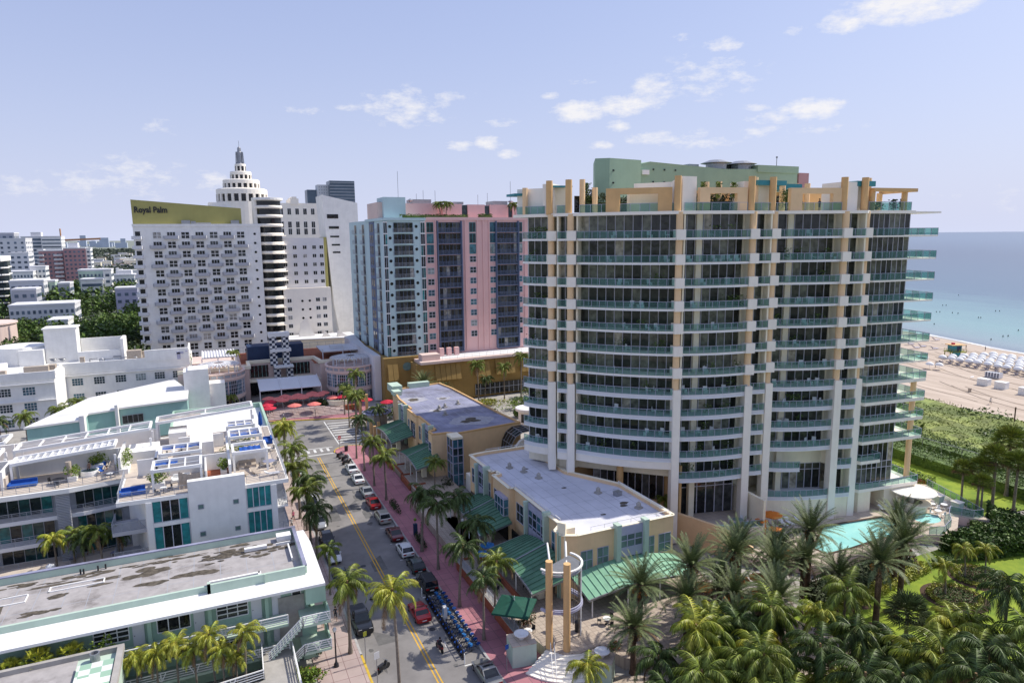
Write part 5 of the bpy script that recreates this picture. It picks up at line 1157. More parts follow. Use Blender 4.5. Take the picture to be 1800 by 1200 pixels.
parasol('bright red parasol right of the pink rotunda, on the corner kiosk terrace', (40.2, 166.8), .3, 3.2, 1.9, 'red_fabric'); parasol('small red parasol close to the foot of the pink rotunda', (36.0, 172.2), .3, 3.0, 1.7, 'red_fabric')
t = root('corner_kiosk', 'small round kiosk with a layered grey roof and yellow posts at the junction', 'kiosk')
m = MB(); m.lathe([(2.6, 4.2), (1.6, 4.9), (0, 5.2)], (34.6, 154.5), 10, smooth=False); m.lathe([(3.4, 3.7), (3.4, 3.9), (0, 4.1)], (34.6, 154.5), 20, smooth=False); m.build('roof', 'roof_slate', t)
m = MB(); m.lathe([(2.4, 0), (2.4, 3.7)], (34.6, 154.5), 12, smooth=False); m.build('screen', 'grey_metal', t)
m = MB()
for x, y, h in ((31.4, 158.5, 6.6), (33.2, 159.6, 7.0), (31.2, 146.5, 3.6), (32.8, 146.2, 3.6), (31.4, 143.8, 3.4)): m.box(x, x + .6, y, y + .6, 0, h)
m.build('post', 'peach', t)
# ---------------------------------------------------------------- west side: white hotel, teal building, loft building, mint building
random.seed(31)
WH = root('white_hotel', 'low white three-storey hotel with grid windows and cluttered roof, left of the slab hotel', 'hotel')
m = MB(); m.prism([(-75, 191), (-34.3, 191), (-34.0, 193.5), (-33.4, 200), (-5.2, 200), (-4.6, 214), (-75, 214)], 0, 12.6); m.build('wall', 'plaster_white', WH)
m = MB(); m.prism([(-75, 191.1), (-34.6, 191.1), (-33.5, 200.1), (-5.4, 200.1), (-4.8, 213.8), (-75, 213.8)], 12.61, 12.65); m.build('roof', 'roof_white', WH)
m = MB(); m.box(-75, -34, 190.8, 191.2, 11.5, 13.4); m.box(-34.3, -5, 199.8, 200.2, 10.8, 13.5); m.box(-15.5, -5.1, 199.6, 200.3, 12.6, 15.5); m.box(-5.3, -4.9, 200, 213, 12.5, 15.0); m.box(-34.3, -33.9, 191, 200, 12.4, 13.5); m.box(-75, -34.2, 190.4, 190.9, 10.6, 10.8); m.box(-33.8, -6, 199.4, 199.9, 10.2, 10.4); m.box(-75, -34.2, 190.4, 190.9, 6.5, 6.65); m.build('parapet', 'plaster_white', WH)
for zz in (8.6, 4.8, 1.2):
 for x in [-57.6, -51.6, -45.6, -40.8]: win(WH, (x, 191), (x + 2.5, 191), zz - .6, zz + 1.3, 4, 3, 'glass_blue', 'white_paint', .07)
for zz in (8.0, 4.1, .6):
 for x in (-32.2, -27.4, -22.6, -18.0, -13.6, -9.3): win(WH, (x, 200), (x + 2.4, 200), zz - .3, zz + 1.5, 4, 3, 'glass_blue', 'white_paint', .07)
m = MB(); m.box(-38.6, -31.5, 208, 213.8, 12.6, 21.4); m.box(-38.9, -31.2, 207.7, 214, 21.4, 21.75); m.box(-31.4, -21.6, 207.2, 208, 12.6, 15.2); m.box(-31.4, -20.6, 213.4, 213.9, 12.6, 18.0); m.box(-21.4, -20.7, 206, 213.4, 12.6, 18.2); m.box(-44, -38.7, 206, 213, 12.6, 16.6); m.lathe([(5.5, 12.6), (5.5, 17.2), (5.2, 17.3), (0, 17.3)], (-44.5, 212), 24, smooth=False); m.box(-52, -46, 196, 204, 12.6, 14.2); m.build_each('roof_block', 'plaster_white', WH)
m = MB()
for x, y, a, b, h in ((-41, 195, 5, 1.6, 1.4), (-36.5, 197, 1.6, 2.2, 1.2), (-20, 204, 3.4, 2.4, 2.4), (-16.5, 206, 1.6, 1.6, 1.7), (-13.5, 205, 2.2, 1.2, 1.5), (-46.5, 193.5, 2.2, 1.6, 1.1), (-30.5, 203.2, 1, 1, 1.7), (-53, 193, 2, 1.5, .9)): m.box(x, x + a, y, y + b, 12.65, 12.65 + h)
m.build_each('air_handler', 'beige_fabric', WH)
m = MB()
for k in range(14): x = -33 + random.uniform(0, 22); y = 203 + random.random() * 6; m.tube([(x, y, 12.6), (x, y, 13.4), (x + random.uniform(-3, 3), y, 13.4)], .15, 6)
for x, y in ((-36.5, 205), (-34.5, 204.6)): m.lathe([(0, 13.4), (.9, 14.2), (.3, 13.5)], (x, y), 12)
m.tube([(-18, 205, 12.6), (-18, 205, 16.2)], .08, 5); m.build('pipework', 'grey_metal', WH)
m = MB(); m.box(-7.9, -7.1, 199.5, 199.6, 12.6, 14.4); m.box(-8.0, -6.3, 199.5, 199.6, 14.0, 14.6); m.box(-5.9, -5.35, 199.5, 199.6, 14.5, 14.7); m.build_each('wall_emblem', 'lilac_metal', WH)
for z in (9.5, 5.5, 1.5):
 for y in (202, 205, 208): win(WH, (-4.75, y), (-4.7, y + 1.6), z, z + 1.8, 2, 3, 'glass_blue', 'white_paint', .07)
t = root('stair_block', 'small plain white stair block at the east end of the teal building roof', 'building'); m = MB(); m.box(-6.2, -.6, 181, 187, 0, 12.2); m.box(-5.2, -.6, 181, 187, 12.2, 12.6); m.box(-.6, 3, 182, 187, 0, 8.6); m.build('wall', 'plaster_white', t)
TB = root('teal_walled_building', 'low building with teal front wall and bright white roof behind the loft terraces', 'building')
m = MB(); m.prism([(-34, 158.5), (-25, 160.5), (-24.6, 166), (-19.5, 167.5), (-19.2, 168.5), (-5.5, 171), (-5.5, 181), (-9, 196), (-26, 182)], 0, 7.4); m.build('wall', 'teal_wall', TB)
m = MB(); m.prism([(-34.4, 158.1), (-24.8, 160.1), (-24.4, 165.6), (-19.4, 167.1), (-19.0, 168.1), (-5.3, 170.6), (-5.3, 181), (-9, 197), (-26.3, 182.4)], 7.4, 7.8); m.build('roof', 'roof_white', TB)
m = MB(); m.box(-17, -12, 168.3, 168.5, 4.6, 6.3) if False else None; win(TB, (-18.5, 168.45), (-14.5, 169.2), 4.0, 5.8, 4, 1, 'glass_dark', 'rail_grey')
m = MB(); m.box(-25.3, -24.4, 160, 162.5, 0, 8.6); m.box(-19.6, -19.0, 166.5, 168.4, 0, 8.8); m.build_each('fin_wall', 'plaster_white', TB)
LB = root('loft_building', 'white terraced loft building with rooftop pergolas and teal curtains behind tall windows', 'apartment building')
DZ = 13.5
m = MB(); m.prism([(-8.0, 89.0), (6.4, 89.0), (6.4, 114), (-11.0, 114), (-11, 98)], 0, 13.0); m.prism([(-40, 99.5), (-11, 99.5), (-11, 114), (-40, 114)], 0, 12.9); m.build('wall', 'plaster_white', LB)
m = MB(); m.prism([(-11.3, 88.8), (-3.4, 88.6), (-3.4, 90), (2.9, 90), (2.9, 88.6), (8.1, 88.7), (8.1, 116.5), (-11.3, 116.5)], 13.0, DZ); m.prism([(-40, 97.0), (-17.2, 97.0), (-11.3, 98.4), (-11.3, 116.5), (-40, 116.5)], 12.9, DZ - .02); m.build('roof_deck', 'plaster_white', LB)
m = MB(); m.prism([(-11.0, 89.1), (-3.5, 88.9), (-3.5, 90.1), (3, 90.1), (3, 88.9), (7.8, 89.0), (7.8, 116), (-39.8, 116), (-39.8, 97.4), (-17.2, 97.4), (-11.0, 98.2)], DZ + .001, DZ + .03); m.build('deck_floor', 'terrace_tile', LB)
m = MB(); m.box(-3.6, 2.9, 88.35, 89.3, 0, 15.0); m.box(-8.25, -7.6, 88.6, 89.4, 0, 13.0); m.box(5.9, 6.6, 88.6, 89.4, 0, 13.0); m.box(-8.1, -3.6, 88.7, 89.3, 9.8, 10.3); m.box(2.9, 6.4, 88.7, 89.3, 9.8, 10.3); m.box(-8.1, -3.6, 88.7, 89.3, 6.0, 6.5); m.box(2.9, 6.4, 88.7, 89.3, 6.0, 6.6); m.build_each('front_wall', 'plaster_white', LB)
for x0, x1 in ((-7.6, -3.7), (3.0, 5.9)):
 for z0, z1 in ((6.6, 9.75), (10.35, 12.95)):
  g = MB(); r = MB(); glaze(g, r, (x0, 88.92), (x1, 88.92), z0, z1, .75 if x0 > 0 else .97, .09); o = g.build('window', 'curtain_teal', LB); r.build('frame', 'mullion', o)
  m = MB(); 
  for k in (1, 2): xx = x0 + (x1 - x0) * (k * .25 + (0 if x0 < 0 else 0)); m.box(xx + .05, xx + (x1 - x0) * .25 - .05, 88.86, 88.9, z0 + .05, z1 - .05) if x0 < 0 else None
  if m.f: m.build('dark_pane', 'glass_dark', o)
for x in (-2.6, 1.4):
 for z in (7.9, 11.4): win(LB, (x, 88.35), (x + .6, 88.35), z, z + .55, 1, 1, 'glass_green_pale', 'rail_grey', .08)
# side balconies on the street side
for z in (3.5, 6.7, 9.9):
 m = MB(); m.box(6.5, 7.9, 89, 114, z - .2, z); o = m.build('balcony', 'plaster_white', LB); r = MB(); rail_bars(r, [(7.85, 89.2), (7.85, 113.8)], z, 1.0, 1.6, 5, .05); rail_bars(r, [(6.5, 89.1), (7.85, 89.1)], z, 1.0, .7, 5, .05); r.build('railing', 'rail_grey', o)
 g = MB(); r = MB(); glaze(g, r, (6.45, 89.6), (6.45, 113.5), z, z + 2.5, 1.6, .1, out=.04); o = g.build('window', 'glass_dark', LB); r.build('frame', 'rail_grey', o)
m = MB()
for y in (95, 101, 107, 113.6): m.box(6.6, 7.9, y, y + .2, 0, 13); 
m.build_each('cross_wall', 'plaster_white', LB)
# west wing galleries
for z in (10.0, 6.8, 3.6):
 m = MB(); m.prism([(-40, 97.6), (-16, 97.6), (-11, 98.9), (-11, 99.6), (-40, 99.6)], z - .5, z); o = m.build('balcony', 'far_wall', LB)
 r = MB(); rail_bars(r, [(-40, 97.7), (-16, 97.7), (-11.2, 98.9)], z, 1.0, 1.5, 5, .05); r.build('railing', 'rail_grey', o)
 for x0, x1 in ((-39, -33), (-32, -26.2), (-25.4, -19.5), (-17, -12)):
  g = MB(); r = MB(); glaze(g, r, (x0, 99.28), (x1, 99.28), z, z + 2.3, 1.1, .07); o = g.build('window', 'glass_teal', LB); r.build('frame', 'rail_grey', o)
m = MB(); m.box(-33, -32.2, 97.4, 99.5, 0, 12.9)
for k in range(42): m.box(-18.8, -17.3, 97.3, 97.5, 4 + k * .21, 4.1 + k * .21)
m.build_each('pier', 'far_wall_shade', LB)
m = MB(); m.box(-40, -11.1, 99.3, 99.44, 3.7, 12.9); m.build('shade_back_wall', 'rail_grey', LB)  # dark grey puts the gallery recess's shade into the wall colour
for z in (9.2, 5.6):
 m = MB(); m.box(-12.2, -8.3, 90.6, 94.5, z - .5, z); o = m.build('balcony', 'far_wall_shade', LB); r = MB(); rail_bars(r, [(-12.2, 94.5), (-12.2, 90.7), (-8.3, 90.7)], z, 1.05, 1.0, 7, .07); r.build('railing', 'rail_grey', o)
m = MB(); rail_bars(m, [(-39, 97.5), (-17.3, 97.5), (-11.2, 98.4), (-11.1, 89.1), (-3.6, 88.9)], DZ, 1.0, 1.4, 5, .05); rail_bars(m, [(3.1, 89.0), (7.9, 89.0), (7.9, 116)], DZ, 1.0, 1.4, 5, .05); m.build('deck_railing', 'rail_grey', LB)
# rooftop partition walls and blocks
m = MB()
for x0, x1, y0, y1, h in ((-40, -12, 104.5, 104.8, 2.4), (-24.7, -24.4, 99.6, 104.5, 2.4), (-32.2, -31.9, 99.6, 104.5, 2.2), (-40, -8, 113, 113.4, 2.4), (-6.0, 6.0, 96.5, 96.7, 2.2), (-1.6, -1.4, 90.6, 96.5, 1.9), (1.2, 1.5, 91, 105, 2.2), (-12, -11.7, 100, 108, 2.3), (-5, 1, 107.5, 107.8, 2.0), (-7.6, -7.3, 98, 104, 2.2), (-11.5, -7.5, 104.2, 108.6, 1.6), (-3.4, -.4, 101.5, 106, 2.6), (-6.4, -4.0, 110, 114, 2.2), (-9.6, -6, 98, 98.2, 2.2)): m.box(x0, x1, y0, y1, DZ, DZ + h)
m.build_each('roof_wall', 'plaster_white', LB)
m = MB()
for k in range(6): m.box(-30 + 8.2 + .45 * k - 5, -29.6 + 8.2 + .45 * k - 5, 99.8, 102.8, DZ, DZ + .25 + .25 * k)
for k in range(5): m.box(-14.5 + .4 * k, -14.1 + .4 * k, 100.5, 103.5, DZ, DZ + .25 + .25 * k)
m.build_each('deck_stair', 'terrace_tile', LB)
m = MB(); m.prism([(-1.4, 92), (1.2, 92), (1.2, 100), (-1.4, 100)], DZ + .035, DZ + .05); m.build('red_deck', 'brick_red', LB)
def pergola(label, x0, x1, y0, y1, h, bars, fabric=None, slats=0, group='white rooftop pergolas on the loft terraces', dh=0):
 "white steel pergola; a thing bolted to the deck"
 t = root('pergola', label, 'pergola', (0, 0, DZ), 0, group)
 m = MB(); w_ = .26
 for x, y in ((x0, y0), (x1, y0), (x1, y1), (x0, y1)): m.box(x - w_ / 2, x + w_ / 2, y - w_ / 2, y + w_ / 2, 0, h - .2)
 m.build('post', 'white_paint', t)
 m = MB(); zz = h + dh
 m.bar((x0, y0, h), (x1, y0, zz), .3, .38); m.bar((x0, y1, h), (x1, y1, zz), .3, .38); m.bar((x0, y0, h), (x0, y1, h), .3, .38); m.bar((x1, y0, zz), (x1, y1, zz), .3, .38)
 for k in range(1, bars): x = x0 + (x1 - x0) * k / bars; z = h + dh * k / bars; m.bar((x, y0, z), (x, y1, z), .16, .2)
 for k in range(1, 4) if bars > 1 else (): y = y0 + (y1 - y0) * k / 4; m.bar((x0, y, h + .02), (x1, y, zz + .02), .09, .1) if k == 2 else None
 m.build('beam', 'white_paint', t)
 if fabric:
  m = MB(); n = 8
  for (fx0, fx1, fy0, fy1) in (fabric[1:] or ((0, 1, 0, 1),)):
   for k in range(n):
    a = fx0 + (fx1 - fx0) * k / n; b = fx0 + (fx1 - fx0) * (k + 1) / n; sg = lambda u: -.12 - .12 * abs(sin(u * 18))
    X = lambda u: x0 + (x1 - x0) * u; Z = lambda u: h + dh * u + sg(u)
    m.face([(X(a), y0 + (y1 - y0) * fy0, Z(a)), (X(b), y0 + (y1 - y0) * fy0, Z(b)), (X(b), y0 + (y1 - y0) * fy1, Z(b)), (X(a), y0 + (y1 - y0) * fy1, Z(a))])
  m.build('shade_cloth', fabric[0], t)
 return t
pergola('white pergola with two blue shade strips on the corner terrace, nearest the front wall', -7.4, -2.0, 90.6, 94.6, 2.7, 3, ('blue_fabric', (.55, 1, 0, .25), (0, .5, .75, 1)))
pergola('white pergola with a narrow blue cloth, second back from the front wall, left side', -6.9, -2.0, 97.2, 101.2, 2.7, 3, ('blue_fabric', (0, 1, .82, 1)))
pergola('white pergola with a rolled blue canopy in front, right of the red deck', 1.9, 6.0, 93.4, 97.6, 2.8, 1, ('blue_fabric', (.2, .85, .3, .8)))
pergola('white pergola with blue panels between its beams, middle of the right-hand row', 1.7, 5.9, 101.2, 104.8, 2.8, 3, ('blue_fabric', (0, 1, .1, .9)))
pergola('small white pergola with blue panels at the far end of the right-hand row', 1.6, 5.4, 107.6, 110.6, 2.7, 3, ('blue_fabric', (0, .9, .2, .8)))
pergola('low grey slatted shade roof on the left terrace, above a hot tub', -23.8, -12.4, 101.2, 104.2, 2.7, 14, ('far_wall',), dh=.9)
pergola('long open white pergola at the left rear of the loft roof', -24.5, -8.5, 106.5, 110.5, 3.0, 6, ('white_fabric', (.6, .95, .1, .5)), dh=1.1)
pergola('long open white pergola along the far left edge of the loft roof', -40, -25.5, 106.8, 110.8, 3.2, 4, ('white_fabric', (.05, .5, .55, .9)), dh=1.1)
pergola('open white pergola at the left front of the loft roof, over the blue sofa', -40, -25.2, 101, 105, 2.8, 6, ('blue_fabric', (.7, .85, .2, .7)), dh=1.1)
pergola('tall white pergola with sloping beams at the far end of the loft roof', -8, 5.5, 112.2, 115.8, 3.4, 2, ('beige_fabric', (.02, .45, .1, .9)), dh=1.0)
t = root('rear_roof', 'bright white flat roof with mint edge behind the loft terraces', 'building'); m = MB(); m.box(-7, 8.3, 117, 140, 0, 11); m.build('wall', 'mint', t); m = MB(); m.box(-7.2, 8.5, 116.9, 140.2, 11, 11.3); m.build('roof', 'roof_white', t); m = MB(); m.box(8.2, 8.6, 117, 140, 11.3, 12.2); m.box(-7, 8.6, 139.8, 140.3, 11.3, 12.2); m.box(-7.1, -6.8, 117, 139.8, 11.3, 12.2); m.build('parapet', 'mint', t)
# roof furniture
def lounger(label, x, y, z, a, matn='white_fabric', group=None, l_=1.9, name='sun_lounger'):
 t = root(name, label, 'sun lounger', (x, y, z), a, group)
 m = MB(); m.box(-.33, .33, -l_ * .5, l_ * .18, .3, .38); m.raw([(-.33, l_ * .18, .3), (.33, l_ * .18, .3), (.33, l_ * .5, .72), (-.33, l_ * .5, .72), (-.33, l_ * .18, .38), (.33, l_ * .18, .38), (.33, l_ * .5, .8), (-.33, l_ * .5, .8)], [(3, 2, 1, 0), (4, 5, 6, 7), (0, 1, 5, 4), (1, 2, 6, 5), (2, 3, 7, 6), (3, 0, 4, 7)]); m.build('cushion', matn, t)
 m = MB()
 for dx in (-.28, .28):
  for dy in (-l_ * .42, l_ * .3): m.box(dx - .03, dx + .03, dy - .03, dy + .03, 0, .3)
 m.build_each('leg', 'white_paint', t); return t
def sofa(label, x, y, z, a, w_=2.6, matn='blue_fabric'):
 t = root('outdoor_sofa', label, 'sofa', (x, y, z), a); m = MB(); m.box(-w_ / 2, w_ / 2, -.5, .5, .1, .42); m.build('seat', matn, t); m = MB(); m.box(-w_ / 2, w_ / 2, .5, .72, .1, .85); m.box(-w_ / 2 - .2, -w_ / 2, -.5, .72, .1, .62); m.build('backrest', matn, t)
 m = MB(); m.box(-w_ / 2, w_ / 2, -.45, .6, 0, .1); m.build('base', 'dark_metal', t)
def table(label, x, y, z, r=.5, h=.74, matn='white_paint', group=None, chairs=0, cm='dark_metal'):
 t = root('round_table', label, 'table', (x, y, z), 0, group); m = MB(); m.lathe([(0, h), (r, h), (r, h - .04), (0, h - .05)], (0, 0), 14, smooth=False); m.build('tabletop', matn, t); m = MB(); m.tube([(0, 0, 0), (0, 0, h - .04)], .04, 6); m.lathe([(.25, 0), (.25, .03), (0, .04)], (0, 0), 10); m.build('pedestal', cm, t)
 for k in range(chairs):
  a = k * 2 * pi / chairs + .5; c = root('chair', 'chair at ' + label, 'chair', (x + cos(a) * (r + .4), y + sin(a) * (r + .4), z), a, 'chairs around ' + label[:40])
  m = MB(); m.box(-.22, .22, -.22, .22, .42, .46); m.build('seat', cm, c); m = MB(); m.box(.18, .22, -.22, .22, .46, .9); m.build('backrest', cm, c); m = MB()
  for dx in (-.19, .19):
   for dy in (-.19, .19): m.box(dx - .02, dx + .02, dy - .02, dy + .02, 0, .42)
  m.build_each('leg', cm, c)
sofa('low blue sofa at the near left corner of the loft deck, by the rail', -9.6, 91.0, DZ, .1); sofa('wide blue day bed under the left-hand pergola', -22.5, 100.2, DZ, 0, 2.8); sofa('small blue sofa far back under the slatted shade roof', -14.8, 103.5, DZ, 0, 1.8)
sofa('dark blue bench at the right rear of the loft deck beside the street rail', 7.0, 106.5, DZ, -pi / 2, 2.2)
lounger('grey padded lounger at the street corner of the loft deck', 6.3, 90.8, DZ, pi / 2 + .1, 'far_wall'); lounger('dark lounger with a sunbather on the left deck', -13.4, 100.6, DZ, 1.1, 'blue_fabric'); lounger('beige lounger behind the front parapet of the loft deck, left one', 3.0, 92.6, DZ, .3, 'beige_fabric'); lounger('beige lounger behind the front parapet of the loft deck, right one', 4.4, 92.4, DZ, .3, 'beige_fabric')
table('the round grey table near the street rail of the loft deck', 6.3, 95.0, DZ, .8, .74, 'roof_slate', None, 4, 'grey_metal'); table('the dark table on the left-hand loft deck', -18.6, 99.2, DZ, .7, .74, 'dark_metal', None, 3); table('the small table beyond the low white walls of the loft deck', -5.6, 106, DZ, .45, .74, 'white_paint', None, 2); table('the table by the folded blue parasol at the street rail', 6.6, 101.2, DZ, .5, .74, 'white_paint', None, 3, 'grey_metal')
table('the small table by the deck stairs on the left terrace', -28.5, 99.4, DZ, .5, .74, 'white_paint', None, 4, 'grey_metal'); table('the pale table beside the hot tub rail', -12.9, 98.9, DZ, .4, .74, 'white_paint', None, 2, 'grey_metal'); table('the table left of the draped curtain', -6.3, 90.0, DZ, .4, .74, 'white_paint', None, 2, 'dark_metal'); table('the table between the pergola rows by the red deck', -.2, 98.5, DZ, .45, .74, 'white_paint', None, 3, 'dark_metal')
sofa('grey sofa under the nearest right-hand pergola of the loft', 3.6, 95.8, DZ, 0, 2.2, 'beige_fabric'); sofa('white sofa under the nearest left-hand pergola of the loft', -4.4, 93.6, DZ, 0, 2.0, 'white_fabric'); sofa('beige sofa below the far left pergola of the loft', -34, 102.6, DZ, 0, 2.6, 'beige_fabric')
t = root('folded_parasol', 'closed blue parasol standing at the far right corner of the loft deck', 'parasol', (6.6, 113, DZ)); m = MB(); m.lathe([(.06, 3.4), (.28, 2.6), (.34, 1.3), (.1, 1.0)], (0, 0), 8); m.build('canopy', 'blue_fabric', t); m = MB(); m.tube([(0, 0, 0), (0, 0, 3.5)], .04, 6); m.build('pole', 'white_paint', t)
for i, (x, y, w_, d_) in enumerate(((-17.2, 100.4, 1.0, 1.8), (-15.0, 103.9, 1.6, .7), (-6.9, 92.3, 1.3, 1.0), (-11.4, 101.6, 1.0, 3.6), (.6, 94.2, .8, 1.4), (3, 100.2, 3.2, .8), (-34, 103.8, 2.0, .8), (4.0, 106.6, 2.6, .6))):
 t = tag(MB().build('x', 'white_paint') or (lambda b: (b.box(x - w_ / 2, x + w_ / 2, y - d_ / 2, y + d_ / 2, DZ, DZ + .7), b.build('planter_box', 'plaster_white'))[1])(MB()), ['white planter box between the two left-hand terraces', 'white planter box behind the hot tub', 'white planter box under the nearest corner pergola', 'long white planter beside the slatted shade roof', 'white planter box next to the red deck', 'long white planter below the middle right-hand pergola', 'white planter box at the far left of the loft deck', 'narrow white planter at the far right-hand pergola'][i], 'planter')
 bush('planter_shrub', ['leafy green shrub in the planter between the two left-hand terraces', 'shrub behind the hot tub on the left terrace', 'shrub under the nearest corner pergola', 'tall bright shrub row beside the slatted shade roof', 'shrub next to the red deck', 'green shrub row below the middle right-hand pergola', 'shrub at the far left of the loft deck', 'shrub row at the far right-hand pergola'][i], (x, y), w_ * .8 + .2, d_ * .55 + .2, 2.1 if i == 3 else 1.5, 'leaf_bright', 420, .26, 'shrub', None, DZ + .55)
t = root('hot_tub', 'white oval plunge tub on the left terrace', 'hot tub', (-15.5, 101.6, DZ)); m = MB(); m.lathe([(1.1, 0), (1.1, .7), (.95, .7), (.9, .4), (0, .4)], (0, 0), 20, smooth=False); m.build('shell', 'white_paint', t); m = MB(); m.lathe([(0, .6), (.92, .6)], (0, 0), 20); m.build('tub_water', 'glass_green_pale', t)
for i, (x, y, z, a) in enumerate(((-20.8, 100.5, DZ, 0),)): 
 t = root('door_curtain', 'beige curtain gathered at the pergola post on the left terrace', 'curtain'); m = MB(); m.tube([(-17.4, 99.9, DZ), (-17.4, 99.9, DZ + 1.3), (-17.5, 100, DZ + 2.6)], [.4, .2, .35], 8); m.build('cloth', 'beige_fabric', t)
m = MB(); 
for k in range(12): x0 = -4.6 + k * .24; m.raw([(x0, 90.3 + .15 * (k % 2), DZ + .1), (x0 + .24, 90.3 + .15 * ((k + 1) % 2), DZ + .1), (x0 + .24, 90.6, DZ + 2.2 - .5 * sin(k * .27)), (x0, 90.6, DZ + 2.2 - .5 * sin(k * .25))], [(0, 1, 2, 3)])
tag(m.build('draped_curtain', 'beige_fabric'), 'beige curtain draped behind the front rail, left of the tall white parapet', 'curtain')
# mint building
MB_ = root('mint_building', 'mint green walk-up block with stained flat roof, white canopy edge and zigzag gallery rails', 'apartment building')
RZ = 9.0
m = MB(); m.box(-45, 7.6, 69.9, 82.2, 0, RZ - .45); m.build('wall', 'mint', MB_)
m = MB(); m.prism([(-45, 68.2), (9.2, 68.2), (9.2, 79), (8.9, 82.6), (-45, 82.6)], RZ - .45, RZ - .18); m.build('canopy_slab', 'white_paint', MB_)
m = MB(); m.box(-45, 7.5, 71.9, 81.9, RZ - .18, RZ - .1); m.build('roof', 'roof_pebble', MB_)
m = MB(); m.box(-45, -1.9, 71.35, 71.65, RZ - .18, RZ + .45); m.box(-1.9, -1.6, 70.9, 71.7, RZ - .18, RZ + .75); m.box(-1.9, 7.6, 70.9, 71.2, RZ - .18, RZ + .75); m.box(-45, 7.9, 81.8, 82.15, RZ - .18, RZ + .65); m.box(7.5, 7.8, 71.2, 81.8, RZ - .18, RZ + .65); m.box(3.5, 3.62, 70.7, 70.9, RZ - .1, RZ + .8); m.build('parapet', 'mint_pale', MB_)
m = MB(); m.box(-45, 7.9, 81.75, 82.2, RZ + .65, RZ + .75); m.box(7.45, 7.85, 71.2, 81.8, RZ + .65, RZ + .75); m.build('parapet_cap', 'roof_slate', MB_)
m = MB(); m.box(-1.7, 3.2, 71.6, 71.9, RZ - .1, RZ + .3); m.box(-1.7, 3.2, 72.5, 72.8, RZ - .1, RZ + .3); m.box(3.0, 3.3, 71.6, 72.8, RZ - .1, RZ + .3)
m.box(5.4, 7.0, 79.0, 79.15, RZ, RZ + .3); m.box(6.6, 6.75, 74.5, 78.5, RZ, RZ + .3); m.box(2.0, 4.4, 78.8, 79.3, RZ, RZ + .35); m.box(5.6, 7.2, 80, 81.2, RZ, RZ + .6); m.build_each('roof_curb', 'plaster_white', MB_)
m = MB(); q = 0
for x, y, rx, ry, a in ((-7.6, 78.6, 1.9, .9, 0), (-3.0, 76.0, 1.8, .8, .1), (-7.2, 75.6, 1.6, .6, .05), (-11.8, 78.8, 1.6, .35, 0), (-16.5, 79.6, 2.6, .28, 0), (-12.0, 77.6, 1.2, .3, .05), (-17.0, 74.0, 1.2, .4, 0), (-21.5, 78.6, 1.6, .35, 0), (-23.6, 76.6, 1.6, .25, 0), (-20.5, 75.8, .5, 1.0, .1), (3.6, 77.4, .7, .35, 0), (-22.5, 73.8, 1.2, .7, .3), (-15.5, 76.8, 1.3, .4, .2)):
 for k in range(7): q += 1; blot(m, x + random.gauss(0, rx * .4), y + random.gauss(0, ry * .4), RZ - .098 + q * .0004, rx * .55, ry * .6, 14, a)
for k in range(60): q += 1; blot(m, -2 + random.random() * 9.5, 79.6 + random.gauss(0, .8) - (0 if k % 2 else random.random() * 1.2), min(RZ - .04, RZ - .098 + q * .0004), random.uniform(.2, .9), random.uniform(.1, .35), 10)  # dark blots painting a tree's shadow across the east end
for k in range(60): q += 1; blot(m, -26 + random.random() * 24, 80.6 + random.gauss(0, .35), RZ - .097 + (q % 90) * .0004, random.uniform(.2, 1.1), random.uniform(.08, .22), 10)
m.build('roof_stain_and_shade', 'stain_and_shade', MB_); seams(-44, 7.2, 72.2, 81.6, 2.4, RZ - .0985, MB_, .05)
m = MB()
for x0, x1, y0, y1 in ((-16.6, -11.8, 78.0, 79.0), (-21.6, -18.4, 76.8, 78.4), (-24.0, -22.4, 72.8, 74.6)):
 m.box(x0, x1, y0, y0 + .12, RZ - .1, RZ); m.box(x0, x1, y1, y1 + .12, RZ - .1, RZ); m.box(x0, x0 + .12, y0, y1, RZ - .1, RZ + .001); m.box(x1, x1 + .12, y0, y1, RZ - .1, RZ + .001)
m.build_each('roof_frame', 'plaster_white', MB_)
for x, y in ((-14.2, 81.2), (-13.9, 81.1), (-12.6, 81.3), (-11.9, 81.4)): m = MB(); m.tube([(x, y, RZ - .1), (x, y, RZ + .45)], .09, 6); m.build_each('roof_vent', 'dark_metal', MB_)
m = MB()
for x in (-16.5, -12.6, -6.4, -.8): pass
